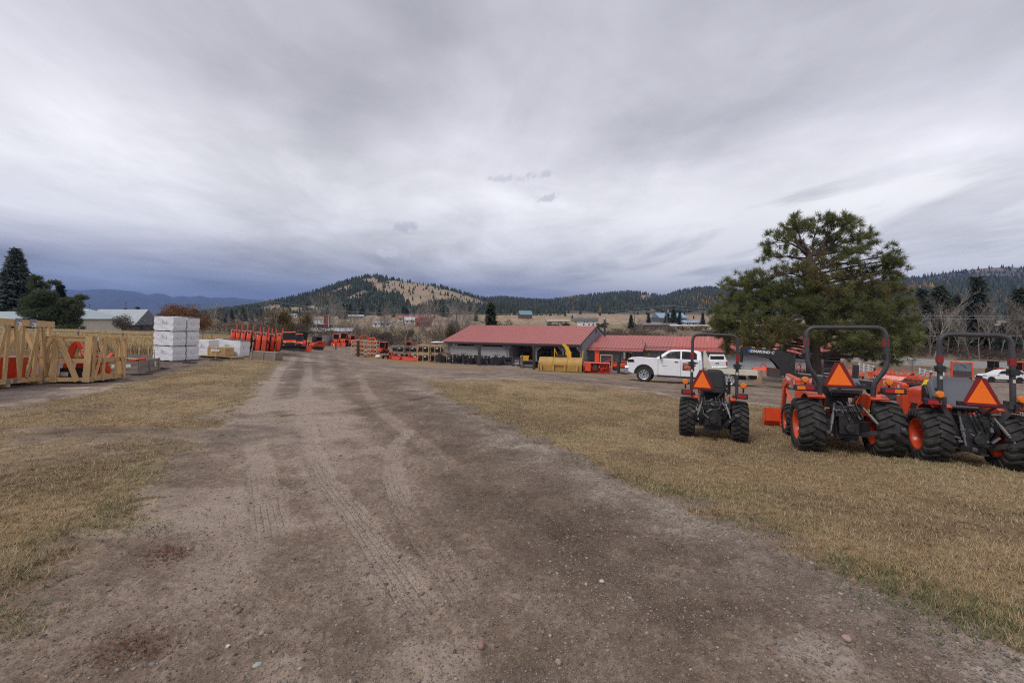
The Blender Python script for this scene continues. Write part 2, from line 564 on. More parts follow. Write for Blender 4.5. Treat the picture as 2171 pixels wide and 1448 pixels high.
def stand(o, x, y, heading=0.0, tilt=True, dz=0.0, span=.6):
    """stand a thing on the ground; heading in degrees clockwise from straight ahead; tilt it to the slope"""
    z = gh(x, y)
    o.location = (x, y, z + dz)
    hm = Matrix.Rotation(-R(heading), 3, 'Z')
    if tilt:
        e = span
        nx = (gh(x - e, y) - gh(x + e, y)) / (2 * e); ny = (gh(x, y - e) - gh(x, y + e)) / (2 * e)
        n = Vector((nx, ny, 1)).normalized()
        q = Vector((0, 0, 1)).rotation_difference(n).to_matrix()
        o.rotation_euler = (q @ hm).to_euler()
    else:
        o.rotation_euler = hm.to_euler()
    return o

def poly_sd(x, y, poly):
    """signed distance to a polygon, positive inside"""
    P = np.array(poly); n = len(P)
    d = np.full(x.shape, 1e9); ins = np.zeros(x.shape, bool)
    for i in range(n):
        a = P[i]; b = P[(i + 1) % n]
        e = b - a
        t = np.clip(((x - a[0]) * e[0] + (y - a[1]) * e[1]) / (e @ e + 1e-12), 0, 1)
        d = np.minimum(d, np.hypot(x - a[0] - e[0] * t, y - a[1] - e[1] * t))
        c = (a[1] > y) != (b[1] > y)
        with np.errstate(divide='ignore', invalid='ignore'):
            ins ^= c & (x < (b[0] - a[0]) * (y - a[1]) / (b[1] - a[1] + 1e-12) + a[0])
    return np.where(ins, d, -d)

def line_sd(x, y, pts):
    """distance to a polyline, signed side, and length along it"""
    P = np.array(pts); best = np.full(x.shape, 1e9); sgn = np.zeros(x.shape); al = np.zeros(x.shape); s0 = 0
    for i in range(len(P) - 1):
        a, b = P[i], P[i + 1]
        e = b - a; ln = math.hypot(*e)
        t = np.clip(((x - a[0]) * e[0] + (y - a[1]) * e[1]) / (ln * ln), 0, 1)
        qx = x - a[0] - e[0] * t; qy = y - a[1] - e[1] * t
        d = np.hypot(qx, qy)
        m = d < best
        cr = (e[0] * qy - e[1] * qx)
        best = np.where(m, d, best); sgn = np.where(m, np.where(cr > 0, d, -d), sgn); al = np.where(m, s0 + t * ln, al)
        s0 += ln
    return best, sgn, al

def smooth_line(pts, n=8):
    P = [np.array(p, float) for p in pts]
    out = []
    for i in range(len(P) - 1):
        p0 = P[max(0, i - 1)]; p1 = P[i]; p2 = P[i + 1]; p3 = P[min(len(P) - 1, i + 2)]
        for k in range(n):
            t = k / n
            out.append(tuple(.5 * ((2 * p1) + (-p0 + p2) * t + (2 * p0 - 5 * p1 + 4 * p2 - p3) * t * t + (-p0 + 3 * p1 - 3 * p2 + p3) * t ** 3)))
    out.append(tuple(P[-1]))
    return out
# ------------------------------------------------------------------ ground, road, lawn (one grid, split into its areas)
def G(pts):
    return [gpix(u, v) for (u, v) in pts]

E_RIGHT = [(890, 809), (935, 835), (1010, 875), (1100, 915), (1200, 955), (1330, 1020), (1540, 1098), (1700, 1180), (1900, 1264), (2171, 1378), (2600, 1560)]
LAWN = smooth_line(G(E_RIGHT), 4) + [(9, 1.5), (30, -4), (60, 20)] + G([(2700, 905), (2171, 887), (1750, 868), (1600, 858), (1440, 845), (1300, 819), (1100, 806)])
VERGE = [(-30, -3), (-4.6, 1.0)] + smooth_line(G([(0, 1330), (130, 1190), (290, 1085), (390, 965), (480, 892), (540, 830), (572, 790), (618, 757)]), 4) + G([(530, 757), (440, 768), (300, 805), (180, 838), (0, 868), (-500, 960)]) + [(-40, 4)]
STRIP1 = G([(755, 757), (800, 757), (900, 766), (1000, 776), (1060, 781), (1040, 786), (900, 778), (800, 768)])
STRIP2 = G([(1095, 781), (1240, 789), (1330, 800), (1480, 812), (1650, 822), (1640, 827), (1450, 817), (1320, 806), (1200, 794), (1100, 787)])
DARKBAND = G([(0, 880), (120, 872), (280, 868), (420, 880), (540, 875), (620, 888), (560, 935), (430, 925), (330, 950), (150, 935), (0, 945)])
TRACKS = [  # pixels along the middle of each wheel track, width in metres, strength
    ([(885, 895), (838, 945), (832, 1010), (865, 1090), (925, 1175), (1000, 1280), (1070, 1370), (1120, 1470)], .27, 1.0),
    ([(650, 905), (660, 960), (690, 1020), (740, 1080), (800, 1160), (865, 1250), (935, 1345), (1000, 1470)], .27, 1.0),
    ([(520, 895), (545, 960), (562, 1050), (575, 1120), (595, 1210)], .34, .8),
    ([(655, 775), (648, 830), (642, 880), (650, 930), (668, 985)], .36, .7),
    ([(600, 775), (565, 830), (530, 885)], .40, .6),
    ([(340, 1130), (480, 1095), (620, 1085), (770, 1070)], .30, .55),
    ([(470, 880), (640, 878), (800, 862), (960, 830)], .28, -.6),
    ([(380, 1005), (520, 985), (680, 960), (800, 920)], .26, .45),
    ([(1000, 1000), (1120, 1080), (1290, 1200), (1500, 1330)], .30, -.35),
    ([(760, 790), (790, 850), (870, 920), (990, 1010)], .32, .5),
]
RUTS = [([(625, 757), (600, 800), (560, 860), (530, 930), (500, 1020), (480, 1120), (470, 1250)], .5, .26), ([(650, 750), (655, 820), (665, 900), (700, 1000), (760, 1110), (850, 1240), (950, 1400)], .6, .30),
        ([(680, 752), (700, 820), (745, 900), (830, 1000), (960, 1120), (1130, 1260), (1300, 1420)], .55, .22), ([(700, 752), (735, 800), (800, 870), (900, 940), (1050, 1040), (1250, 1160), (1500, 1300)], .7, -.20), ([(720, 765), (770, 830), (860, 910), (1000, 1000), (1200, 1110), (1450, 1240), (1750, 1400)], .6, .18),
        ([(600, 765), (575, 810), (530, 880)], .4, .25), ([(760, 765), (900, 800), (1150, 815), (1400, 835)], .8, .2), ([(740, 775), (900, 790), (1200, 803), (1600, 838)], .6, -.18)]
RU = [(smooth_line(G(p), 5), w_, s_) for (p, w_, s_) in RUTS]
TR = [(smooth_line(G(p), 5), w_, s_) for (p, w_, s_) in TRACKS]

_az = np.concatenate([np.arange(-180, -64, 4.0), np.arange(-64, 64, .2), np.arange(64, 180, 4.0)])
_rr = [0.35]
while _rr[-1] < 12000:
    r_ = _rr[-1]
    _rr.append(r_ * (1.10 if r_ < 2.2 else 1.0055 if r_ < 9 else 1.009 if r_ < 22 else 1.016 if r_ < 130 else 1.03 if r_ < 700 else 1.35))
_rr = np.array(_rr)
AA, RR = np.meshgrid(np.radians(_az), _rr)
GX = RR * np.sin(AA); GY = RR * np.cos(AA)
GZ = gz(GX, GY)
near = RR < 26
n_lo = fbm(GX, GY, .45, 4); n_mid = fbm(GX + 40, GY, 2.2, 4); n_hi = fbm(GX, GY + 33, 9.0, 3)
wob = (n_mid - .5) * .9 + (n_hi - .5) * .35
d_lawn = poly_sd(GX, GY, LAWN) + wob
d_verge = poly_sd(GX, GY, VERGE) + wob * 1.5
d_s1 = poly_sd(GX, GY, STRIP1) + wob * .7
d_s2 = poly_sd(GX, GY, STRIP2) + wob * .5
g_lawn = sstep(-.12, .30, d_lawn)
g_verge = sstep(-.25, .55, d_verge)
dband = sstep(-.6, .5, poly_sd(GX, GY, DARKBAND) + (n_mid - .5) * 2.4)
dband = dband * sstep(.40, .60, fbm(GX * .45, GY * 1.6, .9, 4))
g_verge = g_verge * (1 - .80 * dband)
# worn patches in the verge
g_verge *= 1 - .35 * sstep(.60, .72, n_lo) * (RR < 20)
g_verge *= .35 + .65 * sstep(.22, .42, n_mid + .12)
grassy = np.clip(np.maximum.reduce([g_lawn, g_verge, sstep(-.3, .3, d_s1) * .8, sstep(-.25, .25, d_s2) * .65]), 0, 1)
yard = (GY < 96) & (GY > -200)
FENCE = [(-62, 30.0), (-50, 29.2), (-40, 28.6), (-32, 28.1), (-26.5, 27.8), (-23.6, 27.6), (-21.4, 28.6), (-22.6, 31.2), (-24.6, 34.6), (-26.8, 38.6), (-28.8, 42.4), (-31.0, 47), (-34.5, 58), (-40, 75), (-44, 92)]
FIELD = FENCE + [(-200, 100), (-200, 36)]
d_field = poly_sd(GX, GY, FIELD)
field = sstep(-.3, .6, d_field + wob) + sstep(88, 112, RR + (n_lo - .5) * 40)
fieldR = (GX > 30) & (GY > 72 + .1 * (GX - 60))
fld = np.clip(field + fieldR, 0, 1)
# colours (linear base colours of the materials themselves)
def mixc(a, b, t):
    return a * (1 - t[..., None]) + b * t[..., None]
c_dark = np.array([.128, .092, .068]); c_mid = np.array([.212, .157, .120]); c_pale = np.array([.345, .265, .212])
tone = .46 + (n_lo - .5) * .55 + (n_mid - .5) * .5 + (n_hi - .5) * .3
SIDE = smooth_line(G([(690, 742), (705, 760), (735, 800), (790, 870), (838, 945), (832, 1010), (865, 1090), (925, 1175), (1000, 1280), (1070, 1370), (1120, 1470)]), 5)
side = -line_sd(GX, GY, SIDE)[1]
west = sstep(-.3, 1.2, side + (n_mid - .5) * 1.5) * sstep(26, 12, RR)
# packed pale silt west of the wheel tracks, in ragged patches; looser darker soil east of them
silt = west * sstep(.46, .55, fbm(GX * .8 + 5, GY * 1.5, .55, 5, .55)) * (RR < 30)
tone = tone + .30 * silt + .05 * west * (RR < 25) - .06 * sstep(.2, 1.6, -side) * (RR < 14) + .05
relief = (n_lo - .5) * .05 * near + (n_mid - .5) * .034 * near + (n_hi - .5) * .020 * (RR < 14)
lumps = fbm(GX, GY, 30.0, 2)
relief += (np.clip(lumps - .52, 0, 1) * .045 - .004) * (RR < 8) * (1 - grassy) * (1 - .6 * silt)
tone = tone + (lumps - .5) * .30 * (RR < 10)
for (pl, w_, s_) in RU:
    d, sg, al = line_sd(GX, GY, pl)
    m = sstep(w_ * .75, w_ * .15, d + (n_mid - .5) * .3 + (n_hi - .5) * .15) * sstep(-.5, 1.5, al) * np.clip(.4 + 1.6 * (fbm(GX + 9, GY, .9, 3) - .35), .1, 1)
    tone = tone + m * s_
    relief -= m * abs(s_) * .035 * near
trk = np.zeros(GX.shape + (3,)); tm = np.zeros(GX.shape)
for (pl, w_, s_) in TR:
    d, sg, al = line_sd(GX, GY, pl)
    L_ = sum(math.dist(pl[i], pl[i + 1]) for i in range(len(pl) - 1))
    m = sstep(w_ * .56, w_ * .40, d + (n_hi - .5) * .08) * (RR < 60) * sstep(0, 1.6, al) * sstep(0, 1.6, L_ - al)
    m = m * np.clip(.55 + 2.0 * (fbm(GX, GY, 1.1, 3) - .34), .30, 1)
    tone = tone + m * (.42 * s_)
    relief += m * abs(s_) * -.014 * (RR < 12) + abs(s_) * .010 * np.exp(-((d - w_ * .62) / .05) ** 2) * (RR < 12)
    k_ = m * abs(s_) > tm
    trk[k_] = np.stack([sg, al, m * abs(s_) * sstep(9, 5, RR)], -1)[k_]; tm = np.maximum(tm, m * abs(s_))
cg_ = sstep(0, 1.2, -d_verge) * sstep(-20, -30, np.degrees(AA)) * sstep(12, 16, RR)
tone = np.clip(tone - .18 * cg_ + .20 * sstep(-1.3, -.2, d_lawn) * (1 - g_lawn) * (RR < 30) * (n_mid + .3), 0, 1)
tone = np.where(grassy > .5, .5, tone)
col = np.broadcast_to(c_mid, GX.shape + (3,)).copy()
# crushed stone along the lawn edge, and round the crates
edge = sstep(-1.5, -.25, d_lawn) * (1 - g_lawn) * (RR < 40)
col = mixc(col, np.broadcast_to(np.array([.265, .218, .185]), col.shape), edge * (.25 + .6 * n_mid))
crate_gravel = sstep(0, 1.2, -d_verge) * sstep(-20, -30, np.degrees(AA) + (n_lo - .5) * 14) * sstep(12, 16, RR) * (GY < 60)
col = mixc(col, np.broadcast_to(np.array([.165, .133, .120]), col.shape), crate_gravel * .8)
col = mixc(col, np.broadcast_to(np.array([.088, .064, .052]), col.shape), dband * .75)
far_yard = sstep(14, 30, RR) * (1 - grassy)
col = mixc(col, np.broadcast_to(np.array([.245, .190, .158]), col.shape) * (.8 + .4 * n_mid[..., None]), far_yard * .7 * (1 - crate_gravel))
# turf colours
c_straw = np.array([.338, .248, .145]); c_tan = np.array([.262, .184, .101]); c_green = np.array([.125, .135, .058]); c_brown = np.array([.190, .130, .078])
tg = np.clip(.5 + (n_lo - .5) * 2.4 + (n_mid - .5) * 1.6, 0, 1)
turf = mixc(np.broadcast_to(c_tan, col.shape), np.broadcast_to(c_straw, col.shape), tg)
greenm = sstep(.54, .72, fbm(GX - 90, GY, .7, 4)) * .30
greenm = np.maximum(greenm, sstep(.55, .05, d_lawn) * g_lawn * .7 * sstep(.42, .58, fbm(GX, GY, .7, 3)))
greenm = np.maximum(greenm, np.exp(-((GX - 6.2) / 3.2) ** 2 - ((GY - 8.6) / 2.2) ** 2) * .55 * sstep(.42, .60, n_mid + .4 * (n_lo - .5)))
greenm = np.maximum(greenm, sstep(.9, .1, d_verge) * g_verge * .6)
turf = mixc(turf, np.broadcast_to(c_green, col.shape), greenm)
turf = mixc(turf, np.broadcast_to(c_brown, col.shape), sstep(.54, .68, fbm(GX, GY + 70, 1.1, 4)) * .7)
col = mixc(col, turf, grassy)
# fields: straw near the fence, brown brush and tan pasture beyond, mown green by the houses
f1 = mixc(np.broadcast_to(np.array([.37, .27, .135]), col.shape), np.broadcast_to(np.array([.25, .185, .10]), col.shape), np.clip(n_lo * 1.5 - .25, 0, 1))
f2 = mixc(np.broadcast_to(np.array([.17, .125, .085]), col.shape), np.broadcast_to(np.array([.32, .235, .155]), col.shape), sstep(120, 420, RR))
grn = sstep(.5, .62, fbm(GX, GY, .013, 3)) * (RR > 120) * (RR < 420)
f2 = mixc(f2, np.broadcast_to(np.array([.19, .17, .075]), col.shape), grn * .6)
ff = mixc(f2, f1, sstep(-30, 0, d_field) * (RR < 400))
ff = ff * (.75 + .5 * fbm(GX, GY, .06, 4)[..., None])
col = mixc(col, ff, fld)
GZ2 = GZ + relief + grassy * .02 * near
nr, na = GX.shape
idx = np.arange(nr * na).reshape(nr, na)
q = np.stack([idx[:-1, :-1], idx[:-1, 1:], idx[1:, 1:], idx[1:, :-1]], -1)
wrap = np.stack([idx[:-1, -1], idx[:-1, 0], idx[1:, 0], idx[1:, -1]], -1)
QF = q.reshape(-1, 4)
V = np.stack([GX, GY, GZ2], -1).reshape(-1, 3)
C = np.clip(col.reshape(-1, 3), .01, .9)

mg, t, b = new_mat("soil_and_turf")
a = t.nodes.new("ShaderNodeAttribute"); a.attribute_name = "tint"
ag = t.nodes.new("ShaderNodeAttribute"); ag.attribute_name = "grassy"
c = t.nodes.new("ShaderNodeTexCoord")
geo = c.outputs['Object']
nA = noise_node(t, geo, 22, 6, .68)
nB = noise_node(t, geo, 75, 4, .7)
nC = noise_node(t, geo, 3.2, 5, .6)
at_ = t.nodes.new("ShaderNodeAttribute"); at_.attribute_name = "tone"
ak = t.nodes.new("ShaderNodeAttribute"); ak.attribute_name = "track"
ks = t.nodes.new("ShaderNodeSeparateXYZ"); t.links.new(ak.outputs['Vector'], ks.inputs[0])
nD = noise_node(t, geo, 8, 5, .65)
msk = ramp_node(t, math_node(t, 'ADD', ks.outputs[2], math_node(t, 'MULTIPLY', math_node(t, 'SUBTRACT', nD, .5), 1.1)), [(.32, 0.0), (.55, 1.0)])
g1 = ramp_node(t, math_node(t, 'ABSOLUTE', math_node(t, 'SINE', math_node(t, 'MULTIPLY', ks.outputs[0], math.pi / .058))), [(.12, 1.0), (.62, 0.0)])
g2 = ramp_node(t, math_node(t, 'ABSOLUTE', math_node(t, 'SINE', math_node(t, 'MULTIPLY', math_node(t, 'ADD', ks.outputs[1], math_node(t, 'MULTIPLY', math_node(t, 'ABSOLUTE', ks.outputs[0]), .7)), math.pi / .05))), [(.15, 1.0), (.7, 0.0)])
grv = math_node(t, 'MULTIPLY', math_node(t, 'MAXIMUM', g1, math_node(t, 'MULTIPLY', g2, .55)), msk)
tn = math_node(t, 'ADD', at_.outputs['Fac'], math_node(t, 'MULTIPLY', math_node(t, 'SUBTRACT', nA, .5), .95))
tn = math_node(t, 'ADD', tn, math_node(t, 'MULTIPLY', math_node(t, 'SUBTRACT', nB, .5), .45))
tn = math_node(t, 'ADD', tn, math_node(t, 'MULTIPLY', math_node(t, 'SUBTRACT', nD, .5), .40))
tn = math_node(t, 'SUBTRACT', tn, math_node(t, 'MULTIPLY', grv, .11))
k = ramp_node(t, tn, [(.05, (.50, .48, .46)), (.40, (.88, .87, .86)), (.58, (1.12, 1.10, 1.09)), (.78, (1.48, 1.53, 1.58)), (1.0, (1.75, 1.85, 1.95))])
k2 = ramp_node(t, nB, [(.3, .80), (.7, 1.22)])
k3 = ramp_node(t, nC, [(.3, .88), (.7, 1.12)])
cc = mix_node(t, 1.0, a.outputs['Color'], k, 'MULTIPLY')
cc = mix_node(t, 1.0, cc, k2, 'MULTIPLY')
cc = mix_node(t, 1.0, cc, k3, 'MULTIPLY')
# grit: small stones lighter and greyer than the soil
vo = t.nodes.new("ShaderNodeTexVoronoi"); vo.inputs['Scale'].default_value = 46.0; t.links.new(geo, vo.inputs['Vector'])
gr = ramp_node(t, vo.outputs['Distance'], [(.13, 1.0), (.24, 0.0)])
gsep = t.nodes.new("ShaderNodeSeparateColor"); t.links.new(vo.outputs['Color'], gsep.inputs[0])
pick = ramp_node(t, gsep.outputs[0], [(.50, 0.0), (.54, 1.0)])
gm = math_node(t, 'MULTIPLY', math_node(t, 'MULTIPLY', gr, pick), math_node(t, 'SUBTRACT', 1.0, ag.outputs['Fac']))
stone = ramp_node(t, gsep.outputs[1], [(0, (.12, .09, .075)), (.5, (.25, .195, .155)), (1, (.40, .345, .29))])
cc = mix_node(t, math_node(t, 'MULTIPLY', gm, .75), cc, stone)
t.links.new(cc, b.inputs['Base Color'])
b.inputs['Roughness'].default_value = .95
b.inputs['Specular IOR Level'].default_value = .12
bn = t.nodes.new("ShaderNodeBump"); bn.inputs['Strength'].default_value = .95; bn.inputs['Distance'].default_value = .03
hh = math_node(t, 'ADD', math_node(t, 'MULTIPLY', nA, .7), math_node(t, 'MULTIPLY', nB, .35))
hh = math_node(t, 'ADD', hh, math_node(t, 'MULTIPLY', gm, .35))
hh = math_node(t, 'SUBTRACT', hh, math_node(t, 'MULTIPLY', grv, .38))
t.links.new(hh, bn.inputs['Height']); t.links.new(bn.outputs[0], b.inputs['Normal'])

gf = grassy.reshape(-1)[QF].mean(1); fF = fld.reshape(-1)[QF].mean(1)
lawnF = (d_lawn.reshape(-1)[QF].mean(1) > 0)
vergeF = (poly_sd(GX, GY, VERGE).reshape(-1)[QF].mean(1) > 0)
rF = RR.reshape(-1)[QF].mean(1)
cls = np.zeros(len(QF), int)                       # 0 ground beyond, 1 gravel road and yard, 2 lawn, 3 verge
cls[(fF < .5)] = 1
cls[lawnF & (rF < 70)] = 2
cls[vergeF & (rF < 60) & ~lawnF] = 3
for k_, nm in enumerate(("ground", "gravel_road", "lawn", "grass_verge")):
    F = QF[cls == k_]
    if k_ == 0:
        F = np.concatenate([F, wrap])
    used, inv = np.unique(F, return_inverse=True)
    o = bulk(nm, V[used], inv.reshape(F.shape), mg, C[used], smooth=True)
    ga = o.data.attributes.new("grassy", 'FLOAT', 'POINT')
    ga.data.foreach_set("value", np.maximum(grassy, fld).reshape(-1)[used].astype(np.float32))
    ta = o.data.attributes.new("tone", 'FLOAT', 'POINT'); ta.data.foreach_set("value", tone.reshape(-1)[used].astype(np.float32))
    tv = o.data.attributes.new("track", 'FLOAT_VECTOR', 'POINT'); tv.data.foreach_set("vector", trk.reshape(-1, 3)[used].astype(np.float32).ravel())
    struct(o)

# surface height including the relief, for small things near the camera
_lr = np.log(_rr)
def surf(x, y):
    x = np.asarray(x, float); y = np.asarray(y, float)
    ia = np.interp(np.degrees(np.arctan2(x, y)), _az, np.arange(len(_az)))
    ir = np.interp(np.log(np.hypot(x, y)), _lr, np.arange(len(_lr)))
    i0 = np.clip(ir.astype(int), 0, nr - 2); j0 = np.clip(ia.astype(int), 0, na - 2)
    fr = ir - i0; fa = ia - j0
    def bil(A):
        return (A[i0, j0] * (1 - fr) + A[i0 + 1, j0] * fr) * (1 - fa) + (A[i0, j0 + 1] * (1 - fr) + A[i0 + 1, j0 + 1] * fr) * fa
    return bil(GZ2), bil(grassy), bil(col[..., 0]), bil(col[..., 1]), bil(col[..., 2]), bil(greenm)

# ---- grass blades on the turf
def blades(name, n, rmin, rmax, amin, amax, h0, h1, w0, per=6, pw=1.0):
    rr_ = rmin * (rmax / rmin) ** (nrs.rand(n) ** pw)
    aa_ = np.radians(amin + (amax - amin) * nrs.rand(n))
    x = rr_ * np.sin(aa_); y = rr_ * np.cos(aa_)
    z, g, cr_, cg_, cb_, gm_ = surf(x, y)
    keep = (nrs.rand(n) < np.clip(g * 1.25 - .18, 0, 1))
    x, y, z, rr_, gm_ = x[keep], y[keep], z[keep], rr_[keep], gm_[keep]
    cb = np.stack([cr_[keep], cg_[keep], cb_[keep]], -1)
    n = len(x)
    th = nrs.rand(n, per) * 2 * math.pi
    sp = nrs.rand(n, per) * .035 + rr_[:, None] * .0012
    h = (h0 + (h1 - h0) * nrs.rand(n, per)) * (1 + .5 * gm_[:, None])
    lean = (.5 + nrs.rand(n, per) * 1.3) * h
    wd = w0 * (.7 + .6 * nrs.rand(n, per)) * (1 + rr_[:, None] / 9.0)
    bx = x[:, None] + np.cos(th) * sp; by = y[:, None] + np.sin(th) * sp
    t2 = th + (nrs.rand(n, per) - .5) * 2.0
    ex, ey = np.cos(t2), np.sin(t2)
    px_, py_ = -ey, ex
    B1 = np.stack([bx - px_ * wd, by - py_ * wd, np.broadcast_to(z[:, None] - .005, bx.shape)], -1)
    B2 = np.stack([bx + px_ * wd, by + py_ * wd, np.broadcast_to(z[:, None] - .005, bx.shape)], -1)
    T = np.stack([bx + ex * lean, by + ey * lean, z[:, None] + h], -1)
    vv = np.stack([B1, B2, T], 2).reshape(-1, 3)
    tri = np.arange(len(vv)).reshape(-1, 3)
    jit = (.75 + .65 * nrs.rand(n, per, 1))
    cj = cb[:, None, :] * jit * np.array([1.08, 1.04, .96])
    strawy = (nrs.rand(n, per, 1) < .30)
    cj = np.where(strawy, np.array([.39, .315, .215]) * jit, cj)
    cc_ = np.repeat(cj.reshape(-1, 3), 3, 0)
    o = bulk(name, vv, tri, M_BLADE, np.clip(cc_, .01, .8))
    return stuff(o)
M_BLADE = attr_mat("grass_blade", "tint", .85, .12, 8)
b_ = blades("grass", 78000, 3.2, 32, -14, 60, .012, .044, .0016, 6, 1.0)
tag(b_, "short dry mown grass covering the lawn round the orange tractors", "grass")
b_ = blades("grass", 52000, 3.0, 34, -62, -18, .015, .045, .0016, 6, 1.0)
tag(b_, "thin patchy brown grass of the verge beside the gravel road", "grass")

# greener tufts along the edges of the turf
tu, tb = [], []
for (u_, v_, n_) in [(240, 1085, 60), (275, 1128, 70), (30, 1240, 60), (15, 1310, 90), (175, 1120, 30), (1245, 972, 60), (1265, 985, 60), (1430, 1045, 70), (1380, 1030, 50), (1620, 1110, 60), (1660, 1125, 60),
                     (1560, 1105, 40), (1880, 1235, 120), (1820, 1205, 110), (1950, 1260, 130), (2060, 1300, 150), (2130, 1320, 160), (2060, 1335, 60), (2120, 1365, 60), (470, 925, 30), (390, 965, 30), (2020, 1285, 110), (1780, 1195, 80), (1330, 1010, 40), (1120, 925, 30), (330, 1000, 30)]:
    tx, ty = gpix(u_, v_)
    for i in range(int(n_ * .65)):
        rx = tx + nrs.randn() * .22; ry = ty + nrs.randn() * .12
        tb.append((rx, ry))
tb = np.array(tb)
z, *_r = surf(tb[:, 0], tb[:, 1])
vs, cs = [], []
for (x_, y_), z_ in zip(tb, z):
    for k_ in range(7):
        th = nrs.rand() * 6.28; h = .016 + .036 * nrs.rand(); l_ = h * (.6 + 1.2 * nrs.rand()); w_ = .0025
        x0 = x_ + nrs.randn() * .012; y0 = y_ + nrs.randn() * .012
        vs += [(x0 - math.sin(th) * w_, y0 + math.cos(th) * w_, z_ - .004), (x0 + math.sin(th) * w_, y0 - math.cos(th) * w_, z_ - .004), (x0 + math.cos(th) * l_, y0 + math.sin(th) * l_, z_ + h)]
        kk = .7 + .6 * nrs.rand()
        cs += [(.115 * kk, .135 * kk, .055 * kk)] * 3 if nrs.rand() < .8 else [(.30 * kk, .24 * kk, .13 * kk)] * 3
stuff(tag(bulk("grass", vs, np.arange(len(vs)).reshape(-1, 3), M_BLADE, cs), "green grass tufts growing along the edge of the gravel road", "grass"))

vs, cs = [], []
for (u_, v_, n_) in [(905, 822, 60), (930, 835, 60), (970, 858, 70), (1010, 878, 60), (1060, 905, 50), (1150, 940, 40), (1310, 1012, 40), (1395, 1040, 30), (1525, 1095, 60), (1700, 1165, 40), (1480, 1080, 30), (345, 1178, 90), (360, 1168, 60), (255, 1385, 90), (300, 1360, 60)]:
    tx, ty = gpix(u_, v_)
    for i in range(n_):
        x_ = tx + nrs.randn() * .12; y_ = ty + nrs.randn() * .07; z_ = float(surf(np.array([x_]), np.array([y_]))[0][0])
        for k_ in range(4):
            th = nrs.rand() * 6.28; h = .012 + .03 * nrs.rand(); l_ = h * (.6 + nrs.rand()); w_ = .0022
            vs += [(x_ - math.sin(th) * w_, y_ + math.cos(th) * w_, z_ - .004), (x_ + math.sin(th) * w_, y_ - math.cos(th) * w_, z_ - .004), (x_ + math.cos(th) * l_, y_ + math.sin(th) * l_, z_ + h)]
            kk = .7 + .6 * nrs.rand(); cs += [(.175 * kk, .085 * kk, .055 * kk)] * 3
stuff(tag(bulk("weeds", vs, np.arange(len(vs)).reshape(-1, 3), M_BLADE, cs), "rust-coloured dead weeds on the dirt and along the lawn edge", "weeds"))

# tall dry grass in the field behind the chain-link fence
n = 34000
xx = -85 + 68 * nrs.rand(n); yy = 28 + 40 * nrs.rand(n) ** 1.6
ang = np.degrees(np.arctan2(xx, yy)); kp = (ang > -64) & (poly_sd(xx, yy, FIELD) > .25)
xx, yy = xx[kp], yy[kp]
zz = gz(xx, yy)
n = len(xx)
per = 4
th = nrs.rand(n, per) * 6.28
h = .30 + .42 * nrs.rand(n, per)
wd = .008 + .012 * nrs.rand(n, per)
bx = xx[:, None] + nrs.randn(n, per) * .15; by = yy[:, None] + nrs.randn(n, per) * .15
ln = h * .35 * nrs.rand(n, per)
B1 = np.stack([bx - wd, by, np.broadcast_to(zz[:, None] - .03, bx.shape)], -1); B2 = np.stack([bx + wd, by, np.broadcast_to(zz[:, None] - .03, bx.shape)], -1)
T1_ = np.stack([bx + np.cos(th) * ln + wd * 1.4, by + np.sin(th) * ln, zz[:, None] + h], -1); T2_ = np.stack([bx + np.cos(th) * ln - wd * 1.4, by + np.sin(th) * ln, zz[:, None] + h * .97], -1)
vv = np.stack([B1, B2, T1_, T2_], 2).reshape(-1, 3)
jit = .65 + .6 * nrs.rand(n, per, 1) * (.6 + .8 * fbm(xx, yy, .15, 3))[:, None, None]
cc_ = np.repeat((np.array([.50, .365, .185]) * jit).reshape(-1, 3), 4, 0)
stuff(tag(bulk("tall_grass", vv, np.arange(len(vv)).reshape(-1, 4), M_BLADE, np.clip(cc_, 0, .8)), "tall straw coloured grass in the field behind the chain-link fence", "grass"))

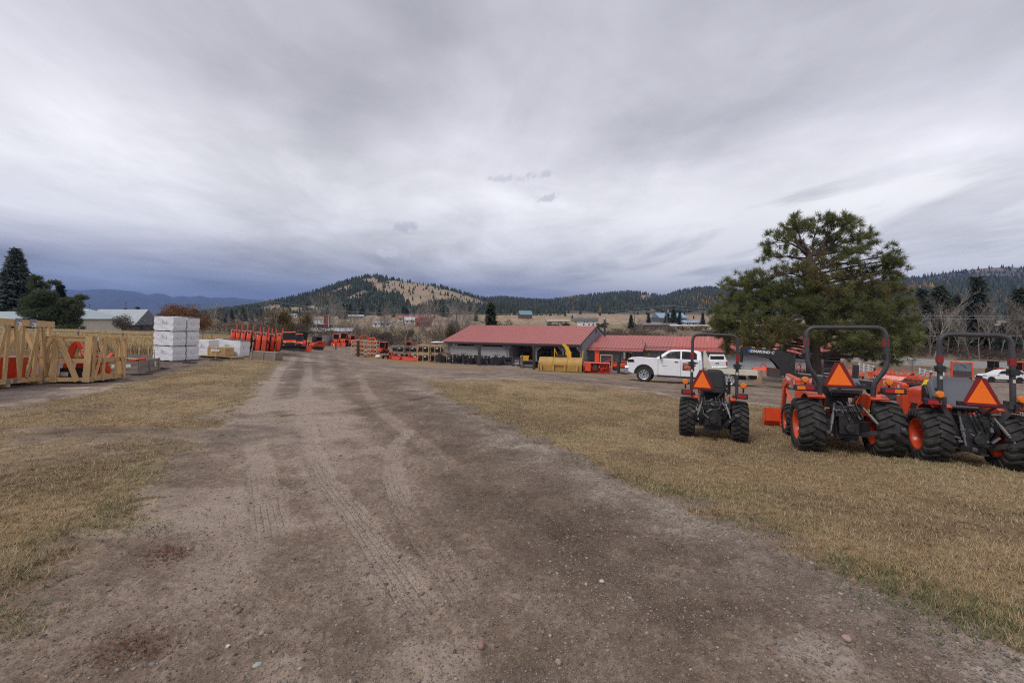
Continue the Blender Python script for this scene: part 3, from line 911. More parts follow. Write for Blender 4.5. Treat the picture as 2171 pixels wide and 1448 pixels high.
# ---- loose stones
M_STONE = attr_mat("stone", "tint", .85, .25, 60)
ico = bmesh.new(); bmesh.ops.create_icosphere(ico, subdivisions=1, radius=1.0)
IV = np.array([v.co for v in ico.verts]); IF = np.array([[v.index for v in f.verts] for f in ico.faces]); ico.free()
OV = np.array([[1, 0, 0], [-1, 0, 0], [0, 1, 0], [0, -1, 0], [0, 0, 1], [0, 0, -1]], float); OF = np.array([[0, 2, 4], [2, 1, 4], [1, 3, 4], [3, 0, 4], [2, 0, 5], [1, 2, 5], [3, 1, 5], [0, 3, 5]])
STONE_COLS = np.array([[.25, .20, .165], [.31, .255, .21], [.20, .155, .125], [.27, .20, .155], [.37, .325, .28], [.235, .22, .20], [.33, .24, .18], [.17, .14, .125]])
def pebbles(name, x, y, s, label, IV=IV, IF=IF):
    z, *_ = surf(x, y)
    n = len(x)
    jit = 1 + .28 * (nrs.rand(n, len(IV), 1) - .5) * 2
    scl = s[:, None, None] * np.stack([.8 + .5 * nrs.rand(n), .7 + .4 * nrs.rand(n), .45 + .3 * nrs.rand(n)], -1)[:, None, :]
    th = nrs.rand(n) * 6.28
    P = IV[None] * jit * scl
    c_, s_ = np.cos(th)[:, None], np.sin(th)[:, None]
    X = P[..., 0] * c_ - P[..., 1] * s_ + x[:, None]; Y = P[..., 0] * s_ + P[..., 1] * c_ + y[:, None]; Z = P[..., 2] + (z + s * .18)[:, None]
    vv = np.stack([X, Y, Z], -1).reshape(-1, 3)
    ff = (IF[None] + (np.arange(n) * len(IV))[:, None, None]).reshape(-1, 3)
    cc = np.repeat(STONE_COLS[nrs.randint(0, len(STONE_COLS), n)] * (.6 + .55 * nrs.rand(n, 1)), len(IV), 0)
    return stuff(tag(bulk(name, vv, ff, M_STONE, cc), label, "gravel"))
n = 34000
r_ = 2.2 * (24 / 2.2) ** nrs.rand(n); a_ = np.radians(-58 + 116 * nrs.rand(n))
x = r_ * np.sin(a_); y = r_ * np.cos(a_)
_, g, *_ = surf(x, y)
dl = poly_sd(x, y, LAWN)
sd0 = -line_sd(x, y, TR[0][0])[1]
dens = .22 + .75 * sstep(.35, .62, fbm(x, y, .8, 3)) * (sd0 < .5) + .25 * (sd0 >= .5) * sstep(.5, .7, fbm(x, y, .6, 3)) + .6 * sstep(-1.6, -.2, dl)
kp = (nrs.rand(n) < dens) & (g < .35)
x, y, r_ = x[kp], y[kp], r_[kp]
s = (.0045 + .010 * nrs.rand(len(x)) ** 3) * (1 + .03 * r_) * np.where(nrs.rand(len(x)) < .05, 1.6, 1.0)
pebbles("gravel", x, y, s, "loose pebbles scattered over the dirt road")
n = 150000
r_ = 2.2 * (13 / 2.2) ** nrs.rand(n); a_ = np.radians(-56 + 112 * nrs.rand(n))
x = r_ * np.sin(a_); y = r_ * np.cos(a_)
_, g, *_ = surf(x, y)
dl = poly_sd(x, y, LAWN); sd0 = -line_sd(x, y, TR[0][0])[1]
kp = (nrs.rand(n) < .30 + .55 * (sd0 < 0) * sstep(.3, .6, fbm(x, y, 1.1, 3)) + .5 * sstep(-1.6, -.1, dl)) & (g < .5)
x, y, r_ = x[kp], y[kp], r_[kp]
pebbles("gravel", x, y, (.0028 + .0045 * nrs.rand(len(x)) ** 2) * (1 + .07 * r_), "fine grit strewn over the dirt road", OV, OF)
for i, (u_, v_, sx, sy, sz, cst, lb) in enumerate([
    (1020, 1376, .020, .032, .018, (.30, .175, .135), "oblong brown cobble lying on end beside the curved tyre track"),
    (545, 1413, .026, .017, .012, (.40, .43, .38), "pale green flat pebble lying on packed silt"),
    (1795, 1357, .030, .024, .02, (.40, .27, .22), "pink angular rock among the grit near the lawn edge"),
    (1276, 1233, .022, .018, .014, (.48, .44, .38), "cream coloured rock in the dark stretch of the dirt road"),
    (780, 1277, .026, .015, .013, (.20, .15, .12), "dark brown flat rock between the two curved tyre tracks"),
    (483, 1373, .013, .012, .010, (.62, .60, .56), "small white pebble on the packed silt")]):
    gx_, gy_ = gpix(u_, v_)
    zz_ = float(surf(np.array([gx_]), np.array([gy_]))[0][0])
    b2 = MB(); b2.ell((0, 0, 0), (sx, sy, sz), 12, 8)
    rr2 = random.Random(i)
    b2.v = [tuple(q_ * (1 + .07 * (rr2.random() - .5)) for q_ in p) for p in b2.v]
    o = b2.build("stone", mat("stone_%s" % ("brown", "green", "pink", "cream", "dark", "white")[i], cst, .8, var=.25, scale=60, bump=.4, bscale=150), smooth=60, loc=(gx_, gy_, zz_ + sz * .55), rot=(.1, .1, i * .9))
    tag(o, lb, "stone")
# ------------------------------------------------------------------ hills, far mountains, forest
M_HILL = attr_mat("hill_pasture", "tint", .95, .22, .03)
M_FOREST = attr_mat("conifer_forest", "tint", .9, .15, .2)

def in_poly(u, v, poly):
    return poly_sd(u, v, poly) > 0

def hill(name, ridge, Y0, Y1, back, colf, amp=3.0, nu=220, nt_=46, pw=1.0, base=None):
    """a hill whose crest runs through the given (u, v) directions at depth Y1, rising from the plain at Y0"""
    ru = np.array([p[0] for p in ridge], float); rv = np.array([p[1] for p in ridge], float)
    us = np.linspace(ru[0], ru[-1], nu)
    vr = np.interp(us, ru, rv)
    ts = np.concatenate([np.linspace(0, 1, nt_), np.linspace(1.03, 1.6, 8)])
    U, Tt = np.meshgrid(us, ts)
    Y = Y0 + (Y1 - Y0) * Tt
    X = (U - CXP) / FPX * Y
    zr = CAMZ + (HV - np.interp(U, ru, rv)) / FPX * Y1
    zb = gz((U - CXP) / FPX * Y0, np.full_like(U, Y0)) if base is None else np.full_like(U, base)
    tt = np.clip(Tt, 0, 1)
    Z = zb - 3 + (zr - zb + 3) * tt ** pw
    Z = np.where(Tt > 1, zr - (Tt - 1) * back, Z)
    Z += (fbm(X, Y, 1 / 90., 4) - .5) * amp * 2 * np.sin(np.clip(tt, 0, 1) * math.pi) 
    Vv = HV - (Z - CAMZ) / Y * FPX
    C_ = colf(U, Vv, X, Y)
    n0, n1 = U.shape
    id_ = np.arange(n0 * n1).reshape(n0, n1)
    F = np.stack([id_[:-1, :-1], id_[:-1, 1:], id_[1:, 1:], id_[1:, :-1]], -1).reshape(-1, 4)
    o = struct(bulk(name, np.stack([X, Y, Z], -1).reshape(-1, 3), F, M_HILL, np.clip(C_.reshape(-1, 3), .01, .8), smooth=True))
    from_ = dict(U=U, V=Vv, X=X, Y=Y, Z=Z)
    return o, from_

def forest(name, grid, n, dens, h0, h1, larch, label):
    """many small conifers standing on a hill grid"""
    n0, n1 = grid['U'].shape
    fi = nrs.rand(n * 3) * (n0 - 9); fj = nrs.rand(n * 3) * (n1 - 1.001)
    i0 = fi.astype(int); j0 = fj.astype(int); a = fi - i0; b = fj - j0
    def bil(A):
        return (A[i0, j0] * (1 - a) + A[i0 + 1, j0] * a) * (1 - b) + (A[i0, j0 + 1] * (1 - a) + A[i0 + 1, j0 + 1] * a) * b
    x, y, z, u, v = (bil(grid[k]) for k in ('X', 'Y', 'Z', 'U', 'V'))
    kp = nrs.rand(len(x)) < dens(u, v, x, y)
    x, y, z, u, v = (q_[kp][:n] for q_ in (x, y, z, u, v))
    m = len(x)
    h = h0 + (h1 - h0) * nrs.rand(m) ** 1.3
    rad = h * (.17 + .10 * nrs.rand(m))
    K = 5
    th = np.arange(K) / K * 2 * math.pi
    vv, ff = [], []
    jit = lambda: 1 + .55 * (nrs.rand(m, K) - .5)
    rings = []
    for (fz, fr) in ((.06, .9), (.38, .80), (.42, .58), (.68, .40)):
        j_ = jit() * rad[:, None] * fr
        rings.append(np.stack([x[:, None] + np.cos(th) * j_, y[:, None] + np.sin(th) * j_, np.broadcast_to((z + h * fz)[:, None], (m, K)) - h[:, None] * .05 * nrs.rand(m, K)], -1))
    top = np.stack([x, y, z + h], -1)[:, None]
    Vt = np.concatenate(rings + [top], 1)          # m, 31, 3
    tri = []
    for (a_, b_) in ((0, 1), (1, 2), (2, 3)):
        for k in range(K):
            k2 = (k + 1) % K
            tri += [(a_ * K + k, a_ * K + k2, b_ * K + k2), (a_ * K + k, b_ * K + k2, b_ * K + k)]
    for k in range(K):
        tri.append((3 * K + k, 3 * K + (k + 1) % K, 4 * K))
    tri = np.array(tri)
    nv = Vt.shape[1]
    F = (tri[None] + (np.arange(m) * nv)[:, None, None]).reshape(-1, 3)
    lm = nrs.rand(m) < larch(u, v)
    cbase = np.where(lm[:, None], np.array([.19, .115, .035]), np.array([.040, .050, .036])) * (.45 + 1.1 * nrs.rand(m, 1))
    Cc = np.repeat(cbase, nv, 0).reshape(m, nv, 3) * (.8 + .5 * nrs.rand(m, nv, 1))
    o = bulk(name, Vt.reshape(-1, 3), F, M_FOREST, Cc.reshape(-1, 3))
    return stuff(tag(o, label, "forest"))

tanc = np.array([.33, .245, .165]); darkc = np.array([.10, .09, .065]); rock = np.array([.26, .22, .20])
# the wooded hill with the bare south-east face
RID1 = [(330, 676), (400, 668), (470, 657), (520, 652), (600, 637), (660, 622), (700, 608), (740, 594), (775, 587), (800, 586), (830, 592), (870, 599), (920, 606), (960, 616), (1000, 628), (1040, 640), (1090, 650), (1140, 658), (1200, 668)]
MEADOW = [[(822, 596), (850, 598), (905, 606), (960, 619), (1005, 634), (1050, 646), (1000, 646), (975, 641), (940, 636), (905, 650), (880, 656), (858, 640), (850, 622), (812, 620), (795, 616), (822, 608)],
          [(545, 655), (580, 650), (640, 655), (665, 650), (690, 657), (680, 664), (640, 668), (560, 664)],
          [(735, 632), (775, 618), (780, 622), (745, 638)], [(700, 620), (740, 606), (745, 610), (712, 626)], [(768, 592), (795, 588), (800, 596), (780, 600)], [(790, 610), (800, 602), (822, 602), (830, 608), (800, 613)]]
def mead(u, v, x, y):
    w_ = (fbm(x, y, .02, 3) - .5) * 9
    m = np.zeros(u.shape)
    for p in MEADOW:
        m = np.maximum(m, sstep(-3.5, 1.0, poly_sd(u, v, p) + w_))
    return m
def col1(U, Vv, X, Y):
    m = mead(U, Vv, X, Y)
    k = np.maximum(m, sstep(.55, .7, fbm(X, Y, .008, 3)) * .5)[..., None]
    return (darkc * (1 - k) + tanc * k) * (.75 + .5 * fbm(X, Y, .03, 3)[..., None])
_, g1 = hill("hill", RID1, 520, 1080, 60, col1, 5.0)
forest("forest", g1, 8200, lambda u, v, x, y: np.clip(1.05 - mead(u, v, x, y) * 1.0 - sstep(.60, .70, fbm(x, y, .012, 3)) * .8, .035, 1) * np.where(v > 668, .5, 1), 4.5, 10.5,
       lambda u, v: np.where((np.abs(u - 690) < 14) & (np.abs(v - 636) < 6), .35, .012), "dark conifers covering the rounded hill with the bare tan face")
# low dark ridges behind the red roofs
RID2 = [(940, 660), (1000, 640), (1060, 632), (1110, 637), (1160, 640), (1210, 634), (1260, 627), (1330, 621), (1380, 625), (1405, 631), (1440, 619), (1480, 612), (1540, 614), (1600, 625), (1700, 640), (1800, 655)]
def col2(U, Vv, X, Y):
    k = np.maximum(sstep(664, 670, Vv), np.exp(-((U - 1370) / 14) ** 2 - ((Vv - 631) / 6) ** 2))
    k = np.maximum(k, sstep(.6, .72, fbm(X, Y, .004, 3)) * .6)[..., None]
    return (darkc * (1 - k) + tanc * k) * (.75 + .5 * fbm(X, Y, .02, 3)[..., None])
_, g2 = hill("hill", RID2, 760, 1750, 60, col2, 7.0)
def dens2(u, v, x, y):
    tl = 662 + 3.5 * np.sin(u * .045) - 4 * sstep(1150, 980, u)
    return np.where(v < tl, np.where((np.abs(u - 1370) < 12) & (np.abs(v - 631) < 5), .1, 1.0), .02)
def larch2(u, v):
    return np.clip(np.exp(-((u - 1505) / 50) ** 2 - ((v - 645) / 14) ** 2) * .45 + np.exp(-((u - 1215) / 22) ** 2 - ((v - 636) / 4) ** 2) * .6 + .03, 0, 1)
forest("forest", g2, 9500, dens2, 9, 16, larch2, "dark conifers and golden larches on the low ridge behind the red roofs")
# the long slope on the right
RID3 = [(1560, 650), (1640, 640), (1760, 618), (1850, 602), (1920, 593), (1980, 583), (2040, 574), (2100, 568), (2140, 567), (2200, 570), (2350, 572), (2600, 590)]
def col3(U, Vv, X, Y):
    k = sstep(.50, .62, fbm(X, Y, .005, 4)) * sstep(640, 590, Vv)
    k = k[..., None]
    return (np.array([.085, .078, .075]) * (1 - k) + np.array([.20, .14, .115]) * k) * (.75 + .5 * fbm(X, Y, .02, 3)[..., None])
_, g3 = hill("hill", RID3, 600, 2100, 60, col3, 10.0)
def dens3(u, v, x, y):
    t_ = sstep(588, 600, v)
    return np.clip(.16 + .95 * t_, 0, 1) * np.clip(1.35 - sstep(.50, .62, fbm(x, y, .005, 4)) * sstep(640, 590, v), 0, 1)
forest("forest", g3, 9500, dens3, 11, 20, lambda u, v: np.clip(np.exp(-((u - 1935) / 45) ** 2 - ((v - 617) / 9) ** 2) * .75 + .04, 0, 1), "dark conifer slope with a patch of golden larch beyond the highway")
# the far blue range
RID4 = [(-500, 640), (-200, 628), (0, 622), (80, 617), (135, 613), (170, 616), (205, 613), (245, 614), (290, 619), (312, 626), (330, 622), (350, 624), (365, 631), (385, 627), (400, 630), (425, 627), (445, 632), (460, 630), (475, 632), (490, 630), (520, 634), (570, 637), (620, 645), (700, 655), (900, 668)]
_, g4 = hill("mountain", RID4, 5200, 9000, 500, lambda U, Vv, X, Y: np.broadcast_to(np.array([.055, .065, .08]), U.shape + (3,)) * (.8 + .4 * fbm(X, Y, .0012, 4)[..., None]), 60.0, base=-10.0)
# ------------------------------------------------------------------ buildings
M_ROOF = mat("red_metal_roof", (.45, .142, .128), .5, var=.09, scale=.8, dirt=.10, dirtcol=(.40, .20, .19))
M_ROOF2 = mat("newer_red_metal_roof", (.54, .128, .102), .48, var=.08, scale=.8, dirt=.06)
M_TRIM = mat("dark_trim", (.05, .045, .045), .6)
M_SIDING = mat("grey_metal_siding", (.30, .315, .345), .5, var=.10, scale=1.2, dirt=.15)
M_SIDINGD = mat("dark_grey_siding", (.24, .25, .275), .55, var=.12, scale=1.0, dirt=.15)
M_CONC = mat("weathered_concrete", (.33, .33, .34), .8, var=.14, scale=1.5, dirt=.35, dirtcol=(.2, .18, .16))
M_WOODGREY = mat("grey_painted_timber", (.19, .195, .205), .7, var=.15, scale=3)

BA = -R(24)                                   # the long front of both roofs runs 24 degrees off the picture plane
def bld(name, label, x, y, z, cat="building"):
    o = thing(name, label, cat)
    o.location = (x, y, z); o.rotation_euler = (0, 0, BA)
    return o

M_RIB = mat("shaded_rib_red", (.38, .120, .108), .5, var=.1, scale=1)  # rib shading put into the colour: a darker red than the roof sheets
def rib_roof(parent, name, m, x0, x1, e, r, th=.06, step=.46, ribm=None, label=None):
    """one sloping metal roof sheet from eave e=(y,z) to ridge r=(y,z) with raised ribs"""
    b = MB()
    b.add([(x0, e[0], e[1]), (x1, e[0], e[1]), (x1, r[0], r[1]), (x0, r[0], r[1]),
           (x0, e[0], e[1] - th), (x1, e[0], e[1] - th), (x1, r[0], r[1] - th), (x0, r[0], r[1] - th)],
          [(0, 1, 2, 3), (4, 7, 6, 5), (0, 4, 5, 1), (1, 5, 6, 2), (2, 6, 7, 3), (3, 7, 4, 0)])
    o = b.build(name, m, parent, label=label)
    rb = MB()
    x = x0 + step / 2
    while x < x1:
        rb.beam((x, e[0] + .01, e[1] + .018), (x, r[0], r[1] + .018), .07, .045)
        x += step
    rb.build("roof_rib", ribm or M_RIB, o)
    return o

def siding(parent, x0, x1, y, z0, z1, m, name="wall", step=.30, th=.12, label=None):
    """vertical ribbed wall facing -y"""
    b = MB(); b.box(((x0 + x1) / 2, y + th / 2, (z0 + z1) / 2), (x1 - x0, th, z1 - z0))
    o = b.build(name, m, parent, label=label)
    rb = MB(); x = x0 + step / 2
    while x < x1:
        rb.box((x, y - .012, (z0 + z1) / 2), (.05, .024, z1 - z0 - .02)); x += step
    rb.build("wall_rib", m, o)
    return o

# --- open-fronted shed; local x from the left gable to the right gable, y towards the back
ZB = -4.35
S1 = bld("open_shed", "long open-fronted shed with faded red metal roof and grey walls", -10.3, 72.9, ZB)
LS = 22.0
EZ, RZ, RW = 2.85, 5.12, 8.5
rf = rib_roof(S1, "roof", M_ROOF, -.55, LS + .12, (-.9, EZ - .10), (RW, RZ), label="faded red ribbed metal roof")
rib_roof(S1, "roof", M_ROOF, -.55, LS + .12, (2 * RW + .4, EZ), (RW + .01, RZ))
b = MB(); b.box((LS / 2, -.86, EZ - .28), (LS + .4, .06, .24)); b.build("fascia", M_TRIM, S1)
b = MB(); b.box((LS / 2, -.02, EZ - .42), (LS, .2, .34)); b.build("header_beam", M_WOODGREY, S1)
for i, px_ in enumerate((.15, 5.6, 10.5, 15.2, 19.3, LS - .1)):
    b = MB(); b.box((px_, 0, (EZ - .59) / 2), (.22, .22, EZ - .59)); b.build("post", M_WOODGREY, S1)
    b = MB()
    zt = EZ - .60
    b.prism([(px_ - .85 if i else px_ - .1, zt), (px_ + .85 if i < 5 else px_ + .1, zt), (px_ + .16, zt - .72), (px_ - .16, zt - .72)], 'y', -.125, -.06)
    b.build("bracket", M_WOODGREY, S1)
b = MB(); b.box((5.75, .02, 1.02), (10.0, .13, 2.04)); b.build("front_panel", M_CONC, S1, label="pale grey sheet panel closing the lower front of two bays")
b = MB(); b.box((10.72, 2.4, 1.02), (.12, 4.6, 2.04)); b.build("bay_wall", M_CONC, S1)
siding(S1, 0, LS, 6.2, 0, EZ + .6, M_SIDINGD, "back_wall")
for k, gx in enumerate((.0, LS)):
    b = MB()
    y0 = 3.0 if k == 0 else .1
    b.prism([(y0, 0), (2 * RW - .2, 0), (2 * RW - .2, EZ - .1), (RW, RZ - .12), (y0, EZ - .02 + (y0 - .1) * .25)], 'x', gx - .06, gx + .06)
    g = b.build("gable_wall", M_SIDING, S1)
    rb = MB()
    yy_ = y0 + .3
    while yy_ < 2 * RW - .4:
        zt = EZ + (RZ - EZ) * (1 - abs(yy_ - RW) / RW) - .2
        rb.box((gx + (.075 if k else -.075), yy_, zt / 2), (.03, .05, zt)); yy_ += .35
    rb.build("wall_rib", M_SIDING, g)
b = MB(); b.box((LS + .10, RW - .3, RZ - .75), (.05, .5, .6)); b.build("gable_vent", M_TRIM, S1)
b = MB(); b.beam((LS + .14, -.9, EZ - .14), (LS + .14, RW, RZ - .04), .05, .22); b.beam((LS + .14, RW, RZ - .04), (LS + .14, 2 * RW + .4, EZ - .05), .05, .22); b.build("barge_board", M_TRIM, S1)
d_ = MB(); d_.box((13.4, 6.12, 1.05), (1.0, .10, 2.1)); dr = d_.build("door", mat("grey_door", (.27, .28, .30), .5), S1)
d_ = MB(); d_.box((13.4, 6.06, 1.45), (.52, .04, .85)); d_.build("pane", M_GLASS, dr)
d_ = MB(); d_.box((13.82, 6.03, 1.0), (.05, .06, .12)); d_.build("handle", M_STEEL, dr)
b = MB(); b.box((LS / 2, 3.1, .03), (LS, 6.0, .06)); b.build("floor_slab", M_CONC, S1)
b = MB(); b.ell((LS - .55, -.2, EZ - .62), (.12, .12, .12)); b.build("lamp_globe", M_WHITEP, S1)
# chimney pipe behind the gable
b = MB(); b.cyl((LS + 1.0, RW + 1.6, 0), (LS + 1.0, RW + 1.6, 6.2), .16, n=10); ch = b.build("stove_pipe", mat("dark_pipe", (.07, .065, .065), .5, metal=.4), S1)
b = MB(); b.cyl((LS + 1.0, RW + 1.6, 6.15), (LS + 1.0, RW + 1.6, 6.4), .24, .10, 10); b.build("rain_cap", M_STEELD, ch)

# --- low shop wing joined to the shed
S2 = bld("shop_wing", "low grey shop with a long bright red metal roof beside the pine", 10.7, 67.0, -4.5)
LW = 31.3
E2, R2, W2 = 1.97, 3.80, 7.4
rib_roof(S2, "roof", M_ROOF, .05, 12.2, (.45, E2 + .12), (W2, R2), label="faded red section of the metal roof")
rib_roof(S2, "roof", M_ROOF2, 12.2, LW, (.45, E2 + .12), (W2, R2), label="brighter red section of the metal roof")
rib_roof(S2, "roof", M_ROOF, .05, LW, (2 * W2 - .4, E2 + .1), (W2 + .01, R2))
rib_roof(S2, "porch_roof", M_ROOF, .05, 8.4, (-.75, E2 - .02), (2.3, E2 + .92), label="lower porch roof of faded red metal")
b = MB(); b.beam((8.42, -.75, E2 - .02), (8.42, 2.3, E2 + .95), .06, .20); b.build("porch_trim", M_TRIM, S2)
b = MB(); b.box((4.2, -.74, E2 - .13), (8.3, .05, .16)); b.box((20.0, .46, E2 + .0), (22.6, .05, .16)); b.build("fascia", M_TRIM, S2)
for (rx0, rx1, ry, rz) in ((.1, 8.3, -.1, E2 + .24), (8.6, LW - .05, 1.15, E2 + .36), (8.6, LW - .05, 1.75, E2 + .53)):
    b = MB(); b.beam((rx0, ry, rz), (rx1, ry, rz), .06, .05); b.build("snow_guard", mat("dark_red_bar", (.20, .05, .05), .5), S2)
siding(S2, .1, 5.4, 1.2, 0, E2 + .2, M_SIDING)
siding(S2, 6.5, 12.4, 1.5, 0, E2 + .25, M_SIDINGD)
siding(S2, 12.4, LW, 1.2, 0, E2 + .2, M_SIDING, step=.42)
b = MB(); b.box((6.0, 3.0, 1.1), (1.2, .1, 2.2)); e_ = b.build("entry_recess", M_SIDINGD, S2)
d_ = MB(); d_.box((5.95, 2.9, 1.0), (.95, .06, 2.0)); dr = d_.build("door", mat("slate_door", (.09, .10, .115), .5), S2)
d_ = MB(); d_.box((5.95, 2.86, 1.35), (.55, .03, .22)); d_.build("pane", M_GLASS, dr)
for px_ in (6.45, 8.3):
    b = MB(); b.box((px_, -.3, E2 / 2 - .05), (.16, .16, E2 - .1)); b.build("post", M_POST, S2)
b = MB(); b.box((LW - .03, W2, 1.0), (.1, 2 * W2 - 1.5, 2.0)); b.prism([(.9, 2.0), (2 * W2 - .9, 2.0), (W2, R2 - .15)], 'x', LW - .08, LW + .02); b.build("gable_wall", M_SIDING, S2)
b = MB(); b.box((LW + .04, 1.15, 1.05), (.12, .14, 2.1)); b.build("corner_trim", mat("rust_trim", (.20, .07, .05), .6), S2)
for (sx, sz) in ((6.7, 1.72), (9.0, 1.45), (19.3, 1.55)):
    b = MB(); b.box((sx, 1.15 if sx > 7 else -.42, sz), (.34, .03, .30)); sg = b.build("notice_sign", M_BYELLOW, S2)
    b = MB(); b.box((sx, 1.13 if sx > 7 else -.44, sz), (.16, .012, .12)); b.build("symbol", M_BLACKP, sg)
b = MB(); b.box((23.2, 1.15, 1.55), (.55, .03, .12)); b.build("notice_strip", mat("salmon_sign", (.62, .20, .12), .5), S2)
for (vx, vt) in ((13.0, .55), (16.6, 1.0)):
    b = MB(); zr = E2 + .1 + (R2 - E2) * (5.0 / W2)
    b.box((vx, 5.0, zr + vt / 2 - .3), (.06, .06, vt)); b.build("roof_vent", M_WHITEP, S2)
b = MB(); b.cyl((7.8, 3.5, E2 + .7), (7.8, 3.5, E2 + 1.5), .05, n=8); b.build("roof_vent", M_STEEL, S2)
b = MB(); b.box((LW / 2 + 4, -.2, .03), (LW - 8, 2.8, .3)); b.build("walkway_slab", M_CONC, S2)
# iron stair railing in front of the wing
rl = bld("stair_railing", "black pipe handrail on the walkway of the red-roofed shop", 10.7, 67.0, -4.5, "railing")
for (x_, z_) in ((25.2, .95), (26.0, 1.25), (27.0, 1.25), (28.0, 1.25), (29.0, 1.25)):
    b = MB(); b.cyl((x_, -1.2, .0), (x_, -1.2, z_), .03, n=6); b.build("post", M_BLACK, rl)
b = MB(); b.tube([(25.2, -1.2, .95), (26.0, -1.2, 1.25), (29.0, -1.2, 1.25)], .03, 6); b.build("handrail", M_BLACK, rl)

def local(B, x, y, z=0.0):
    c_, s_ = math.cos(BA), math.sin(BA)
    return Vector((B.location.x + x * c_ - y * s_, B.location.y + x * s_ + y * c_, B.location.z + z))

# --- things standing in the shed
def put(o, B, x, y, z=0.06, rot=0.0):
    o.location = local(B, x, y, z); o.rotation_euler = (0, 0, BA + R(rot)); return o
def woodpile(name, label, nx, nz):
    t_ = thing(name, label, "firewood")
    rr = random.Random(nx)
    me = None
    cy = MB().cyl((0, -.2, 0), (0, .2, 0), .075, n=7).mesh("log"); cy.materials.append(mat("split_firewood", (.34, .20, .11), .85, var=.4, scale=9))
    for k in range(nz):
        for i in range(nx):
            link("log", cy, t_, loc=(i * .15 + (k % 2) * .075, rr.uniform(-.05, .05), .08 + k * .135), rot=(0, rr.random() * 6, 0))
    return t_
put(woodpile("firewood_stack", "wide stack of split firewood against the shed's back wall", 14, 9), S1, 16.0, 4.6)
put(woodpile("firewood_stack", "small stack of split firewood near the shed's end post", 7, 8), S1, 20.0, 4.2)
ut = thing("utility_cart", "grey shelf rack loaded with boxes inside the open shed", "rack")
for z_ in (.45, 1.05, 1.6):
    MB().box((0, 0, z_), (1.9, .7, .06)).build("shelf", M_STEELD, ut)
for x_ in (-.92, .92):
    for y_ in (-.3, .3):
        MB().box((x_, y_, .85), (.05, .05, 1.7)).build("leg", M_STEELD, ut)
for x_, z_, w_ in ((-.5, .65, .5), (.3, .62, .6), (.1, 1.22, .7)):
    MB().box((x_, 0, z_), (w_, .5, .34)).build("box", M_BLACKP, ut)
put(ut, S1, 15.0, 4.9)
kt = thing("bin", "dark round bin standing in the shadow of the shed bay", "bin")
MB().cyl((0, 0, 0), (0, 0, .85), .28, .32, 14).build("body", M_BLACKP, kt); MB().cyl((0, 0, .85), (0, 0, .95), .34, .3, 14).build("lid", M_BLACKP, kt)
put(kt, S1, 11.7, 4.4)
for i, (lx, hz) in enumerate(((19.2, 1.75), (20.9, 1.45))):
    lp = thing("lamp_stand", ("taller" if i == 0 else "shorter") + " lamp on a pole with a pale globe inside the shed", "lamp")
    MB().cyl((0, 0, 0), (0, 0, hz), .035, n=8).build("pole", M_STEELD, lp); MB().ell((0, 0, hz + .08), (.16, .16, .13)).build("globe", M_WHITEP, lp); MB().cyl((0, 0, 0), (0, 0, .05), .2, n=12).build("base", M_STEELD, lp)
    put(lp, S1, lx, 2.6)

# --- houses at the left edge of the picture
M_HWHITE = mat("cream_house_wall", (.70, .68, .62), .7, var=.04, scale=2)
M_HROOF = mat("pale_blue_grey_roof", (.42, .48, .50), .45, var=.07, scale=.5)
M_BROOF = mat("bare_metal_barn_roof", (.40, .43, .46), .4, metal=.2, var=.10, scale=.35, dirt=.25, dirtcol=(.55, .55, .55))
M_BARNW = mat("weathered_barn_boards", (.13, .105, .095), .9, var=.25, scale=1.4)
def house(name, label, u, Y, heading, lx, ly, hw, hr, wm, rm, hip=0.0, over=.5, windows=(), z=None, cat="house", door=None):
    """gabled house: ridge along local x; front wall faces -y"""
    o = thing(name, label, cat)
    p = at(u, Y)
    o.location = (p.x, p.y, p.z - .1 if z is None else z); o.rotation_euler = (0, 0, -R(heading))
    MB().prism([(-ly / 2, 0), (ly / 2, 0), (ly / 2, hw), (0, hw + hr * (1 if not hip else .02)), (-ly / 2, hw)], 'x', -lx / 2, lx / 2).build("wall", wm, o)
    b = MB(); e = over; k_ = hr / (ly / 2)
    ze = hw - e * k_ + .05
    hx = hip
    A = [(-lx / 2 - e, -ly / 2 - e, ze), (lx / 2 + e, -ly / 2 - e, ze), (lx / 2 + e - hx, 0, hw + hr + .05), (-lx / 2 - e + hx, 0, hw + hr + .05), (lx / 2 + e, ly / 2 + e, ze), (-lx / 2 - e, ly / 2 + e, ze)]
    B_ = [(x_, y_, z_ - .14) for (x_, y_, z_) in A]
    b.add(A + B_, [(0, 1, 2, 3), (4, 5, 3, 2), (1, 4, 2), (5, 0, 3), (6, 9, 8, 7), (10, 8, 9, 11), (0, 6, 7, 1), (1, 7, 10, 4), (4, 10, 11, 5), (5, 11, 6, 0), (7, 8, 10), (11, 9, 6)])
    b.build("roof", rm, o)
    for (wx, wz, ww, wh) in windows:
        f = MB().box((wx, -ly / 2 - .03, wz), (ww + .16, .08, wh + .16)).build("window", M_WHITEP, o)
        MB().box((wx, -ly / 2 - .08, wz), (ww, .03, wh)).build("pane", M_GLASS, f)
    if door:
        d = MB().box((door, -ly / 2 - .03, 1.0), (.95, .08, 2.0)).build("door", M_BARNW, o)
        MB().box((door + .35, -ly / 2 - .09, 1.0), (.06, .05, .12)).build("handle", M_STEEL, d)
    return o
house("house", "cream house with a pale grey hipped roof beside the dark pine", 168, 104, 4, 12.0, 9, 3.5, 1.9, M_HWHITE, M_HROOF, 4.4, .8, ((3.6, 2.3, .6, 1.1), (-.6, 2.2, 1.1, .9)))
